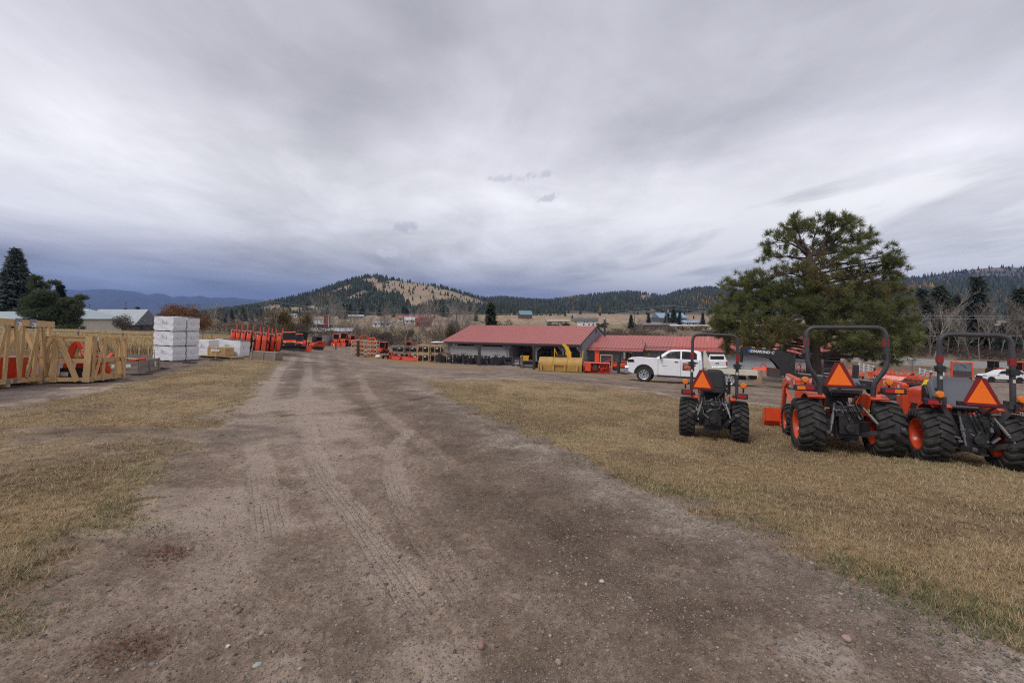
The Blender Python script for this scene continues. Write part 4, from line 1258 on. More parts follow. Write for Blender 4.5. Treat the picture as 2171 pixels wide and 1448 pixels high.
house("house", "cream house end with a wide pale roof behind the tall crate", 8, 92, -6, 16, 9, 2.6, 1.9, M_HWHITE, M_HROOF, 1.0, .7, ((2.0, 1.5, 1.2, 1.0), (5.5, 1.5, .8, 1.0)))
bn_ = house("barn", "old weathered wood barn with a bare metal roof", 262, 132, -4, 12.5, 9.5, 2.4, 3.9, M_BARNW, M_BROOF, 0, .6, (), cat="barn")
for (wy, wz, ww, wh) in ((-.5, 3.6, .7, 1.0), (-2.0, 1.2, 1.0, 1.2), (2.6, 2.6, .7, 1.0)):
    f = MB().box((6.28, wy * .9, wz), (.06, ww, wh)).build("loft_opening", M_BLACKP, bn_)
MB().box((-3, -6.6, .9), (9, 2.6, 1.8)).build("lean_to", M_BARNW, bn_); MB().add([(-7.8, -8.2, 1.75), (2, -8.2, 1.75), (2, -5.2, 2.6), (-7.8, -5.2, 2.6), (-7.8, -8.2, 1.65), (2, -8.2, 1.65), (2, -5.2, 2.5), (-7.8, -5.2, 2.5)], [(0, 1, 2, 3), (4, 7, 6, 5), (0, 4, 5, 1), (1, 5, 6, 2), (2, 6, 7, 3), (3, 7, 4, 0)]).build("lean_to_roof", M_BROOF, bn_)

# --- far farmsteads
M_BARNRED = mat("barn_red", (.26, .04, .035), .7, var=.12, scale=1)
M_SLATE = mat("slate_roof", (.10, .11, .13), .6, var=.15, scale=.6)
M_BLUER = mat("blue_metal_roof", (.26, .38, .52), .4, var=.08, scale=.4)
M_TEALR = mat("teal_roof", (.16, .28, .32), .5)
M_LOG = mat("log_wall", (.16, .075, .05), .8)
M_TAN = mat("tan_wall", (.42, .36, .28), .8)
M_YEL = mat("pale_yellow_wall", (.56, .48, .22), .8)
rb_ = house("red_barn", "small red barn with a pale metal roof beside a red silo", 682, 200, -30, 8, 6, 3.2, 1.5, M_BARNRED, M_BROOF, 0, .3, (), cat="barn")
MB().box((-4.05, -1.2, 1.3), (.06, 1.6, 2.6)).build("door", M_WHITEP, rb_)
si = thing("silo", "red silo with white corner bands beside the small barn", "silo"); p = at(693, 199); si.location = p
MB().box((0, 0, 3.6), (2.2, 2.2, 7.2)).build("body", M_BARNRED, si)
for x_ in (-1.11, 1.11):
    MB().box((x_, -1.11, 3.6), (.14, .14, 7.2)).build("corner_band", M_WHITEP, si)
MB().box((0, 0, 7.3), (2.5, 2.5, .2)).build("cap", M_BROOF, si)
p = at(700, 150)
wh = house("long_shed", "low pale storage shed on the slope below the red barn", 705, 150, -10, 13, 6, 2.2, .9, M_TAN, M_BROOF, 0, .3, (), cat="shed")
specs = [  # u, depth, length, depth of plan, wall, rise, wall colour, roof colour, label
    (898, 270, 9, 7, 3.0, 2.2, M_BARNRED, M_BARNRED, "dark red cabin among bare trees below the white houses", "cabin"),
    (860, 330, 11, 8, 2.8, 1.8, M_HWHITE, M_ROOF, "white house with a pinkish red roof on the far slope", "house"),
    (902, 345, 13, 8, 2.8, 1.9, M_HWHITE, M_ROOF, "long white house with a red roof under the wooded hill", "house"),
    (872, 300, 8, 7, 2.6, 1.6, M_WHITEP, M_WHITEP, "white cottage with a white roof below the red-roofed houses", "house"),
    (812, 260, 10, 5, 2.5, .8, M_WHITEP, M_BROOF, "long white trailer home behind the bare trees", "trailer home"),
    (893, 290, 7, 6, 2.6, 1.4, M_WHITEP, M_BROOF, "small white outbuilding beside the dark red cabin", "house"),
    (665, 560, 16, 10, 4.0, 3.0, M_SLATE, M_SLATE, "dark house on the tan rise under the wooded hill", "house"),
    (640, 600, 10, 8, 3.5, 2.0, M_SLATE, M_SLATE, "small dark cabin on the tan rise beside the dark house", "cabin"),
    (620, 500, 10, 6, 3, 1, M_WHITEP, M_BROOF, "white shed at the foot of the tan rise", "shed"),
    (585, 260, 9, 5, 2.6, .8, M_WHITEP, M_BROOF, "white trailer behind the yellow willow", "trailer home"),
    (755, 380, 12, 6, 2.8, 1.2, M_TAN, M_BROOF, "tan house with a pale roof in the far trees", "house"),
    (1113, 420, 11, 9, 4.0, 3.4, M_LOG, M_TEALR, "brown log house with a teal roof in the dry pasture", "house"),
    (1182, 330, 16, 8, 2.4, 1.2, M_TAN, M_TAN, "tan ranch house in the pasture above the shed roof", "house"),
    (1240, 345, 19, 9, 2.4, 2.0, M_YEL, M_SLATE, "pale yellow house with a dark slate roof above the white trailer home", "house"),
    (1418, 400, 26, 14, 4.2, 4.0, M_SLATE, M_BLUER, "large dark building with a bright blue metal roof", "building"),
    (1463, 330, 14, 9, 2.6, 1.6, M_TAN, M_BLUER, "tan house with a pale blue roof right of the spruces".replace("right of", "beside"), "house"),
    (1390, 260, 22, 8, 2.4, .8, M_BARNW, M_WOODGREY, "long low brown shed in the brush behind the shop", "shed"),
    (1465, 215, 18, 6, 2.2, .4, M_CREAM, M_CREAM, "long cream equipment shed with an open dark bay", "shed"),
    (2085, 300, 22, 8, 3.2, 1.2, M_CREAM, M_CREAM, "cream camper row on the slope beyond the highway", "trailer home"),
    (2012, 300, 10, 7, 2.6, 1.4, M_TAN, M_WHITEP, "tan cabin half hidden by bare trees beyond the highway", "house"),
    (2130, 330, 18, 7, 2.8, .8, M_WHITEP, M_WHITEP, "white trailer on the slope beyond the highway", "trailer home"),
]
for (u, Y, lx, ly, hw, hr, wm, rm, lb, ct) in specs:
    wn = [(x_, hw * .55, 1.0, 1.1) for x_ in np.linspace(-lx * .34, lx * .34, 3)]
    nm = ct.replace(" ", "_")
    house(nm, lb, u, Y, rnd.uniform(-18, 18), lx, ly, hw, hr, wm, rm, 0, .5, wn, cat=ct, door=lx * .12)
mh = thing("trailer_home", "long white mobile home with small windows above the shed roof", "trailer home")
p = at(1254, 292); mh.location = p; mh.rotation_euler = (0, 0, -R(2))
MB().box((0, 0, 1.6), (18, 4, 2.7)).build("body", M_WHITEP, mh); MB().box((0, 0, 3.0), (18.3, 4.3, .15)).build("roof", M_WHITEP, mh)
for x_ in (-5.2, -1.8, 3.6, 7.0):
    f = MB().box((x_, -2.03, 1.8), (1.0, .08, .9)).build("window", M_STEELD, mh); MB().box((x_, -2.08, 1.8), (.8, .03, .7)).build("pane", M_GLASS, f)
MB().box((.8, -2.03, 1.35), (1.0, .08, 2.0)).build("door", M_STEELD, mh); MB().box((0, -1.9, .15), (17.8, .1, .5)).build("skirting", M_WHITEP, mh)
# ------------------------------------------------------------------ trees and shrubs
M_NEEDLE = attr_mat("pine_needles", "tint", .7, .15, 3, .45)

def needle_mesh(P, D, rad, cols, per=14, ln=.30, wd=.018):
    """bursts of needles at points P, pointing mostly along D"""
    n = len(P)
    d = D[:, None, :] * 1.0 + nrs.randn(n, per, 3) * .75
    d /= np.linalg.norm(d, axis=-1, keepdims=True) + 1e-9
    l_ = ln * rad[:, None] * (.65 + .6 * nrs.rand(n, per))
    s_ = np.cross(d, nrs.randn(n, per, 3)); s_ /= np.linalg.norm(s_, axis=-1, keepdims=True) + 1e-9
    w_ = wd * (.7 + .6 * nrs.rand(n, per))[..., None]
    b0 = P[:, None, :] + nrs.randn(n, per, 3) * .05
    A = b0 - s_ * w_; B = b0 + s_ * w_; T = b0 + d * l_[..., None]
    v = np.stack([A, B, T], 2).reshape(-1, 3)
    c = np.repeat((cols[:, None, :] * (.7 + .6 * nrs.rand(n, per, 1))).reshape(-1, 3), 3, 0)
    return v, c

# --- the ponderosa pine by the trailer
PY = 34.0
pine = thing("pine_tree", "large ponderosa pine with broken top and ragged spreading crown", "tree")
pb = at(1724, PY); pine.location = pb
def rel(u, v, dy=0.0):
    q_ = pix(u, v, PY + dy); return q_ - pb
trunk = [Vector((0, 0, -.3)), Vector((.05, 0, 1.0)), rel(1723, 730), rel(1722, 680), rel(1720, 630), rel(1717, 590), rel(1716, 560), rel(1715, 535)]
tb_ = MB(); tb_.tube(trunk, [.58, .50, .47, .44, .40, .36, .30, .18], 14); tb_.build("trunk", M_BARK, pine, smooth=50)
clumps = []     # u, v, depth offset, horizontal px radius, vertical px radius, density
for c_ in [(1690, 480, 0, 38, 26, 1), (1672, 492, .8, 30, 20, .8), (1650, 510, -.5, 34, 26, .9), (1630, 545, .5, 26, 22, .8), (1668, 545, 1, 34, 26, .7), (1735, 480, .5, 34, 26, 1), (1770, 478, -.5, 34, 28, 1), (1800, 475, .5, 26, 26, 1), (1815, 500, 0, 30, 26, .9),
           (1840, 505, .3, 26, 16, .8), (1848, 520, -.3, 20, 14, .7), (1770, 520, 0, 46, 30, .9), (1725, 520, 1.2, 44, 26, .7), (1800, 545, -1, 50, 26, .9), (1760, 565, .8, 44, 26, .8), (1690, 585, -.8, 50, 26, .8), (1640, 580, .5, 34, 16, .6),
           (1890, 540, 0, 24, 26, .9), (1900, 560, .3, 22, 18, .8), (1870, 555, -.2, 26, 16, .8), (1850, 575, .5, 50, 22, .9), (1810, 590, -.6, 54, 26, .9), (1880, 590, .2, 40, 18, .9), (1900, 575, 0, 20, 16, .7),
           (1550, 605, 0, 22, 16, .9), (1575, 600, .5, 28, 22, .9), (1600, 600, -.5, 28, 24, .9), (1625, 610, .5, 34, 24, .9), (1660, 615, -1.2, 44, 24, 1), (1700, 630, 1.5, 50, 26, 1), (1560, 630, .4, 34, 20, .9), (1600, 640, -.8, 44, 24, 1), (1650, 650, 1.4, 50, 26, 1),
           (1750, 625, -1.4, 50, 26, 1), (1800, 630, 1.2, 56, 26, 1), (1850, 620, -.6, 50, 24, 1), (1895, 615, .5, 34, 20, .9), (1700, 660, -2.0, 60, 26, 1), (1760, 665, 2.0, 60, 28, 1), (1820, 660, -1.8, 60, 28, 1), (1880, 655, .8, 50, 26, 1), (1920, 650, 0, 22, 16, .8),
           (1540, 665, .3, 34, 22, 1), (1580, 675, -1.0, 44, 26, 1), (1630, 690, 1.8, 56, 26, 1), (1530, 690, 0, 26, 20, .9), (1560, 705, 1.0, 50, 22, 1), (1610, 715, -1.6, 56, 22, 1), (1660, 705, -2.4, 50, 26, 1), (1710, 700, 2.6, 50, 26, .9), (1770, 705, -2.4, 56, 28, 1),
           (1830, 700, 2.2, 60, 28, 1), (1880, 695, -1.2, 50, 26, 1), (1925, 690, .4, 26, 22, .9), (1560, 728, .3, 36, 14, .9), (1610, 738, -1, 44, 12, .8), (1660, 735, 2.2, 44, 14, .8), (1790, 735, 2.4, 50, 18, 1), (1850, 735, -1.4, 56, 22, 1), (1900, 730, .6, 36, 24, 1),
           (1930, 720, 0, 22, 22, .8), (1880, 760, .4, 44, 18, .9), (1830, 755, 1.2, 44, 16, .8), (1910, 755, 0, 24, 18, .8), (1670, 752, .6, 26, 8, .4), (1545, 745, 0, 16, 8, .5), (1720, 605, 0, 30, 24, .8), (1738, 555, -1.4, 30, 18, .6), (1700, 572, -1.6, 30, 16, .7), (1745, 592, -1.8, 40, 20, .8), (1510, 690, .2, 14, 10, .5)]:
    clumps.append(c_)
limbs = MB(); NP, ND, NR, NC = [], [], [], []
for (u, v, dy, ru, rv, den) in clumps:
    c0 = rel(u, v, dy * 1.4)
    rx, rz = ru / FPX * PY * (.90 if v < 600 else 1.0), rv / FPX * PY * (.86 if v < 600 else .98)
    ry = (rx + rz) * .5 + .25
    # limb from the trunk, rising a little
    th = max(.6, min(c0.z - .6, trunk[-1].z - .2))
    hzd = math.hypot(c0.x, c0.y)
    sz = max(1.8, min(trunk[-1].z - .15, c0.z - .18 * hzd)) if c0.z < trunk[-1].z else trunk[-1].z - .25
    st = Vector((.04 * c0.x, .04 * c0.y, sz))
    mid = st.lerp(c0, .55) + Vector((rnd.uniform(-.2, .2), rnd.uniform(-.2, .2), rnd.uniform(-.1, .25)))
    limbs.tube([st, mid, c0], [.10, .06, .025], 5)
    nt_ = int((128 if v < 600 else 150) * den * max(.35, rx * rz * 1.0))
    tw = max(6, nt_ // 5)
    ends = []
    for k in range(tw):
        q_ = Vector((rnd.gauss(0, 1), rnd.gauss(0, 1), rnd.gauss(0, 1))).normalized() * (rnd.random() ** .45)
        e = c0 + Vector((q_.x * rx, q_.y * ry, q_.z * rz + .12 * rz))
        limbs.tube([mid.lerp(c0, rnd.random()), e], [.022, .010], 3, False)
        ends.append((e, (e - c0)))
    cvar = rnd.uniform(.72, 1.25)
    dead = ((abs(u - 1720) < 40 and 540 < v < 640) or rnd.random() < .10)
    for k in range(nt_):
        e, dd = ends[k % tw]
        p_ = e + Vector((rnd.gauss(0, .09), rnd.gauss(0, .09), rnd.gauss(0, .08)))
        NP.append(p_)
        d_ = Vector((p_.x - c0.x, p_.y - c0.y, (p_.z - c0.z) + .35)); d_.normalize()
        NC.append((.20, .125, .07) if (dead and rnd.random() < .40) else (tuple(x_ * cvar for x_ in ((.160, .186, .074) if rnd.random() < .5 else (.240, .252, .102)))))
        ND.append(d_); NR.append(1.0)
limbs.tube([rel(1715, 545), rel(1692, 520), rel(1680, 490), rel(1682, 450)], [.16, .12, .07, .02], 6)
limbs.tube([rel(1718, 560), rel(1755, 530), rel(1775, 505), rel(1800, 470)], [.14, .10, .07, .02], 6)
limbs.tube([rel(1724, 745), rel(1690, 742), rel(1640, 735)], [.07, .05, .02], 5)
limbs.tube([rel(1720, 650), rel(1640, 640), rel(1560, 615)], [.16, .10, .03], 6)
limbs.tube([rel(1720, 640), rel(1800, 610), rel(1890, 560)], [.16, .10, .03], 6)
limbs.build("branches", M_BARK, pine)
v, c = needle_mesh(np.array(NP), np.array(ND), np.array(NR), np.array(NC), 18, .40, .014)
# short dead spray in the crown's heart
o = bulk("crown", v, np.arange(len(v)).reshape(-1, 3), M_NEEDLE, c, parent=pine)

# --- generic conifers
def conifer_mesh(seed, h, r, whorls, per, spray, col, shape=1.0, droop=.15, bare=.06):
    """a spruce or fir crown: whorls of drooping branches carrying flat sprays; returns trunk and crown meshes"""
    rs = np.random.RandomState(seed)
    V_, C_ = [], []
    for k in range(whorls):
        f = bare + (1 - bare) * (k + rs.rand() * .6) / whorls
        z0 = h * f
        zj = h / whorls
        R_ = r * (1 - f) ** shape * (.75 + .5 * rs.rand()) + .05
        for j in range(per):
            a_ = rs.rand() * 6.283; zjj = zj * rs.uniform(-1.6, 1.6)
            L_ = R_ * (.7 + .5 * rs.rand())
            ns = max(3, int(L_ / spray * 1.8))
            for i in range(ns):
                t_ = (i + rs.rand()) / ns
                p_ = np.array([math.cos(a_) * L_ * t_, math.sin(a_) * L_ * t_, z0 + zjj - droop * L_ * t_ + .12 * L_ * t_ * t_])
                for q_ in range(3):
                    b_ = a_ + rs.uniform(-1.1, 1.1)
                    s_ = spray * (.6 + .8 * rs.rand())
                    tip = p_ + np.array([math.cos(b_) * s_, math.sin(b_) * s_, s_ * rs.uniform(-.75, .55)])
                    sd = np.array([-math.sin(b_), math.cos(b_), rs.uniform(-1.1, 1.1)]) * s_ * .24
                    V_ += [p_ - sd, p_ + sd, tip]
                    kk = (.65 + .7 * rs.rand())
                    C_ += [tuple(x_ * kk for x_ in col)] * 3
    return np.array(V_), np.array(C_)

def conifer(name, label, group, u, Y, meshes, h=None, scale=1.0, cat="tree"):
    t_ = thing(name, label, cat, group)
    p = at(u, Y); t_.location = (p.x, p.y, p.z - .1); t_.scale = (scale,) * 3; t_.rotation_euler = (0, 0, rnd.random() * 6.28)
    for (nm, me) in meshes:
        link(nm, me, t_)
    return t_

def conifer_set(seed, h, r, whorls, per, spray, col, shape=1.0, droop=.15, bare=.06):
    v, c = conifer_mesh(seed, h, r, whorls, per, spray, col, shape, droop, bare)
    o = bulk("crown", v, np.arange(len(v)).reshape(-1, 3), M_NEEDLE, c); me = o.data; bpy.data.objects.remove(o)
    tm = MB().tube([(0, 0, -.2), (0, 0, h * .5), (0, 0, h * .97)], [h * .018 + .05, h * .011 + .03, .02], 7).mesh("trunk"); tm.materials.append(M_BARK)
    return [("trunk", tm), ("crown", me)]

SPRUCE = conifer_set(3, 17.5, 4.6, 60, 24, .85, (.135, .160, .148), .80, .22, .03)
conifer("spruce_tree", "tall dense blue spruce behind the pale-roofed house", None, 33, 96, SPRUCE)
SPR2 = conifer_set(4, 9, 2.2, 30, 14, .55, (.032, .042, .034), .85, .15)
conifer("spruce_tree", "slim dark spruce tip behind the crooked pine", None, 128, 108, SPR2, scale=1.25)
FARC = [conifer_set(20 + i, 8, 2.1, 24, 13, .60, ((.085, .108, .072), (.095, .112, .070), (.075, .098, .078))[i], (.9, .75, 1.0)[i], .12) for i in range(3)]
cpos = [(1040, 92, 1.25, "broad layered spruce standing behind the shed's red roof"), (265, 190, 1.1, "round dark conifer behind the barn roof"), (275, 195, .95, "squat dark conifer behind the barn roof ridge"), (292, 190, 1.15, "pointed dark conifer beside the barn gable"),
        (339, 210, .75, "small dark conifer behind the white cartons"), (1375, 330, 1.1, "dark spruce in the pasture beside the log pole"), (1415, 340, 1.5, "first of the spruces before the blue roof"), (1428, 335, 1.7, "tallest of the spruces before the blue roof"), (1441, 330, 1.3, "last of the spruces before the blue roof"),
        (1490, 320, 1.1, "lone dark spruce beside the big pine's crown"), (1338, 250, 1.0, "thin dark conifer beside the transformer pole"), (1009, 350, 1.0, "dark round conifer in the pasture behind the shed"),
        (1955, 132, 2.2, "tall dark fir beyond the highway nearest the big pine".replace("nearest", "beside")), (1992, 130, 2.35, "tall dark fir between bare trees beyond the highway"), (2072, 128, 2.6, "tallest dark fir beyond the highway"), (2162, 124, 2.2, "dark fir at the end of the highway trees"),
        (2012, 150, 2.2, "shorter fir behind the bare cottonwoods"), (2125, 118, 1.0, "young green fir on the far highway bank"), (1930, 165, 1.7, "dark fir half hidden by the big pine"), (2034, 145, 2.15, "dark fir in the middle of the highway trees")]
for i, (u, Y, s_, lb) in enumerate(cpos):
    conifer("fir_tree" if u > 1900 else "spruce_tree", lb, None, u, Y, FARC[i % 3], scale=s_)
# conifers among the far houses
for i in range(26):
    u = rnd.uniform(690, 980); Y = rnd.uniform(380, 640)
    conifer("spruce_tree", "dark conifer among the houses below the wooded hill", "conifers among the far houses", u, Y, FARC[i % 3], scale=rnd.uniform(.9, 1.7))
for i in range(14):
    u = rnd.uniform(1130, 1530); Y = rnd.uniform(430, 680)
    conifer("spruce_tree", "small dark conifer dotted over the dry pasture", "conifers dotted over the pasture", u, Y, FARC[i % 3], scale=rnd.uniform(.45, .8))
for i in range(22):
    u = rnd.uniform(395, 560); Y = rnd.uniform(330, 480)
    conifer("spruce_tree", "dark conifer in the belt at the foot of the wooded hill", "conifer belt at the hill foot", u, Y, FARC[i % 3], scale=rnd.uniform(.9, 1.5))

# --- crooked mountain pine beside the house
cp_ = thing("pine_tree", "crooked dark pine with layered flat crowns beside the cream house", "tree")
cb = at(105, 88); cp_.location = cb
NP, ND, NC = [], [], []
lm = MB(); lm.tube([(0, 0, -.2), (0, 0, 2.5), (0.3, 0, 6), (-1.2, 0, 9)], [.35, .28, .2, .08], 8)
for (u, v, ru, rv) in [(82, 606, 22, 12), (75, 590, 14, 7), (95, 625, 26, 12), (70, 640, 26, 14), (110, 640, 30, 12), (150, 640, 26, 10), (172, 632, 14, 7), (130, 655, 30, 14), (90, 665, 40, 14), (155, 665, 24, 12), (75, 685, 34, 12), (140, 680, 34, 14), (60, 660, 24, 14), (115, 600, 12, 6), (165, 650, 14, 6), (150, 695, 28, 8), (100, 650, 34, 14)]:
    c0 = pix(u, v, 88 + rnd.uniform(-1.5, 1.5)) - cb
    rx, rz = ru / FPX * 75, rv / FPX * 72
    lm.tube([(0, 0, max(1.2, c0.z - 1.2)), tuple(c0)], [.10, .03], 4)
    for k in range(int(190 * rx * rz)):
        q_ = Vector((rnd.gauss(0, 1), rnd.gauss(0, 1), rnd.gauss(0, 1))).normalized() * (rnd.random() ** .4)
        NP.append(c0 + Vector((q_.x * rx, q_.y * rx * .8, q_.z * rz)))
        ND.append(Vector((q_.x, q_.y, q_.z + .4)).normalized()); NC.append((.115, .145, .075))
lm.build("trunk", M_BARK, cp_)
v, c = needle_mesh(np.array(NP), np.array(ND), np.ones(len(NP)), np.array(NC), 7, .55, .05)
bulk("crown", v, np.arange(len(v)).reshape(-1, 3), M_NEEDLE, c, parent=cp_)

# --- leafless trees
def bare_tree(seed, h, spread=.5, levels=4, r0=.16, up=.55, n0=7):
    rs = random.Random(seed)
    b = MB()
    def grow(p, d, L_, r, lv):
        k = 3 if lv < levels else 2
        pts = [p]; q_ = Vector(p); dd = Vector(d)
        for i in range(k):
            dd = (dd + Vector((rs.gauss(0, .12), rs.gauss(0, .12), .06))).normalized()
            q_ = q_ + dd * (L_ / k); pts.append(q_.copy())
        b.tube(pts, [r * (1 - .7 * i / k) for i in range(k + 1)], 5 if lv == 0 else 3, False)
        if lv >= levels:
            return
        nb = n0 if lv == 0 else rs.randint(4, 6)
        for i in range(nb):
            t_ = .28 + .72 * (i + rs.random()) / nb
            j = min(k - 1, int(t_ * k)); pp = pts[j].lerp(pts[j + 1], t_ * k - j)
            a_ = rs.random() * 6.283
            nd = (dd * up + Vector((math.cos(a_), math.sin(a_), .25)) * spread).normalized()
            grow(pp, nd, L_ * rs.uniform(.38, .58), max(.012, r * .45), lv + 1)
    grow(Vector((0, 0, -.1)), Vector((0, 0, 1)), h * .78, r0, 0)
    return b.mesh("branches")
BT = []
for i, (s_, h, sp) in enumerate(((1, 14, .45), (2, 15, .38), (3, 13, .55), (4, 16, .42), (5, 12, .6))):
    me = bare_tree(s_, h, sp); me.materials.append(M_TWIGP if i in (1, 3) else M_TWIG); BT.append(me)
def bare(label, group, u, Y, me, s_):
    o = link("bare_tree", me); p = at(u, Y); o.location = p; o.scale = (s_, s_, s_ * rnd.uniform(.9, 1.1)); o.rotation_euler = (0, 0, rnd.random() * 6.28)
    return tag(o, label, "tree", group)
for i in range(64):
    u = 430 + 530 * (i + rnd.random()) / 64
    bare("leafless tree in the bare belt behind the machinery yard", "bare trees behind the yard", u, rnd.uniform(112, 190), BT[i % 5], rnd.uniform(.55, .95) * (.55 if u < 640 else .9))
bare("lone spreading leafless tree behind the stacked black crates", None, 883, 108, BT[4], .92)
for i in range(16):
    u = 1905 + 290 * (i + rnd.random()) / 16
    bare("tall pale leafless cottonwood beyond the highway", "cottonwoods beyond the highway", u, rnd.uniform(106, 128), BT[(1, 0, 3, 2)[i % 4]], rnd.uniform(.5, .92))
for i in range(10):
    u = 1300 + 240 * rnd.random()
    bare("low leafless tree in the brush behind the shop roof", "low bare trees behind the shop", u, rnd.uniform(150, 240), BT[i % 5], rnd.uniform(.28, .45))
for i in range(9):
    u = 940 + 80 * rnd.random()
    bare("leafless tree just beyond the shed's far gable", "bare trees beyond the shed gable", u, rnd.uniform(105, 140), BT[i % 5], rnd.uniform(.55, .8))

# --- leafy shrubs and small trees made of leaf-sized faces
def leaf_mass(cl, n, col, size, jitter=.5, seed=1):
    """leaf faces in a set of ellipsoids; cl: (centre, radii)"""
    rs = np.random.RandomState(seed)
    vol = np.array([r[0] * r[1] * r[2] for _, r in cl]); pr = vol ** .7; pr /= pr.sum()
    k = rs.choice(len(cl), n, p=pr)
    Cn = np.array([c for c, _ in cl])[k]; Rn = np.array([r for _, r in cl])[k]
    d = rs.randn(n, 3); d /= np.linalg.norm(d, axis=1, keepdims=True)
    P = Cn + d * Rn * (rs.rand(n, 1) ** .35) * (.8 + .3 * rs.rand(n, 1))
    a = rs.randn(n, 3); a /= np.linalg.norm(a, axis=1, keepdims=True)
    b = np.cross(a, rs.randn(n, 3)); b /= np.linalg.norm(b, axis=1, keepdims=True)
    s_ = size * (.6 + .8 * rs.rand(n, 1))
    V_ = np.stack([P - a * s_, P + b * s_ * .6, P + a * s_, P - b * s_ * .6], 1).reshape(-1, 3)
    C_ = np.repeat(np.array(col)[rs.randint(0, len(col), n)] * (.65 + .7 * rs.rand(n, 1)), 4, 0)
    return V_, np.arange(len(V_)).reshape(-1, 4), C_
def shrub(name, label, group, u, Y, cl, n, col, size, seed, stem=True):
    t_ = thing(name, label, "tree" if "tree" in name else "shrub", group)
    p = at(u, Y); t_.location = p
    v, f, c = leaf_mass(cl, n, col, size, seed=seed)
    bulk("crown", v, f, M_NEEDLE, c, parent=t_)
    b = MB()
    top = max(q_[0][2] for q_ in cl)
    for q_ in cl[:8]:
        b.tube([(0, 0, -.1), (q_[0][0] * .4, q_[0][1] * .4, q_[0][2] * .5), q_[0]], [.10, .06, .02], 4)
    b.build("trunk", M_TWIG, t_)
    return t_
def blob(w_, h_, n_, seed, zf=.5):
    rs = random.Random(seed)
    return [((rs.uniform(-w_, w_) * .6, rs.uniform(-w_, w_) * .4, h_ * (zf + rs.uniform(-.28, .32))), (w_ * rs.uniform(.32, .55), w_ * rs.uniform(.3, .45), h_ * rs.uniform(.18, .3))) for _ in range(n_)]
shrub("willow_tree", "yellow-brown leafy willow behind the orange mowers", None, 592, 130, blob(5.2, 8.0, 14, 3), 6500, [(.20, .145, .045), (.16, .12, .045), (.25, .18, .05)], .16, 3)
shrub("rust_tree", "rust-orange autumn tree behind the wrapped white cartons", None, 392, 115, blob(5.8, 8.0, 18, 5, .45), 8000, [(.26, .125, .05), (.20, .10, .05), (.29, .16, .06)], .17, 5)
shrub("rust_tree", "brownish autumn tree beside the rust-orange one", None, 350, 150, blob(4.5, 6.5, 12, 6, .45), 3500, [(.17, .09, .05), (.14, .08, .05)], .18, 6)
shrub("bare_bush", "round grey twiggy bush in front of the barn roof", None, 262, 96, blob(2.4, 4.4, 12, 8), 3000, [(.17, .145, .12), (.13, .115, .10)], .10, 8)
shrub("yellow_tree", "thin yellow-brown tree beside the red silo", None, 648, 150, blob(3.6, 9.5, 12, 9), 3800, [(.19, .135, .055), (.15, .11, .06)], .15, 9)
shrub("round_bush", "round green-brown bush on the mown lawn behind the yard", None, 864, 165, blob(2.6, 4.6, 8, 10), 1800, [(.13, .115, .05), (.10, .10, .045)], .15, 10)
shrub("olive_tree", "feathery olive-brown tree behind the shed's far gable", None, 968, 120, blob(3.4, 8.5, 12, 12), 3800, [(.16, .115, .06), (.13, .10, .055)], .15, 12)
shrub("olive_tree", "olive-brown willow beside the spruce behind the shed", None, 1068, 135, blob(3.4, 7.0, 10, 13), 3000, [(.17, .125, .06), (.14, .11, .055)], .15, 13)
shrub("round_bush", "dark brown rounded bush in the pasture above the shed roof", None, 1172, 250, blob(4.0, 4.2, 9, 14), 1800, [(.12, .085, .07), (.10, .075, .06)], .2, 14)
shrub("round_bush", "green bush in the pasture above the shed roof", None, 1197, 250, blob(3.2, 3.8, 9, 15), 1800, [(.14, .125, .05), (.11, .10, .045)], .2, 15)
shrub("round_bush", "brown bush beside the white mobile home", None, 1276, 280, blob(5.0, 3.6, 9, 16), 1800, [(.12, .085, .06), (.14, .10, .07)], .22, 16)
shrub("round_bush", "dark rounded thicket behind the timber lattice crates", None, 815, 118, blob(5.0, 3.4, 10, 17), 3000, [(.115, .085, .085), (.10, .075, .07)], .14, 17)
# brush masses nobody could count
def brush(label, spec, n, col, size, seed):
    rs = np.random.RandomState(seed)
    cl = []
    for _ in range(n):
        u = rs.uniform(spec[0], spec[1]); Y = rs.uniform(spec[2], spec[3]); p = at(u, Y)
        h_ = rs.uniform(spec[4], spec[5])
        cl.append(((p.x, p.y, p.z + h_ * .45), (rs.uniform(1.4, 3.0), rs.uniform(1, 2), h_ * .5)))
    v, f, c = leaf_mass(cl, n * 210, col, size, seed=seed)
    # upright twig slivers
    f = np.asarray(f)
    return stuff(tag(bulk("brush", v, f, M_NEEDLE, c), label, "brush"))
brush("brown leafless thicket along the foot of the wooded hill", (400, 960, 104, 210, 2.2, 5.4), 150, [(.155, .115, .085), (.13, .10, .08), (.18, .135, .09)], .16, 31)
brush("brown scrub on the bank behind the red-roofed shop", (1285, 1560, 95, 230, 1.2, 2.6), 80, [(.15, .105, .075), (.125, .095, .07), (.17, .125, .08)], .16, 32)
brush("reddish brown scrub below the cottonwoods beyond the highway", (1790, 2210, 104, 125, 1.6, 4.2), 70, [(.135, .095, .08), (.11, .085, .075), (.16, .115, .09)], .14, 33)
brush("dark scrub between the firs beyond the highway", (1890, 2210, 128, 170, 3.0, 9.0), 60, [(.11, .095, .075), (.13, .105, .09), (.085, .09, .065)], .2, 34)
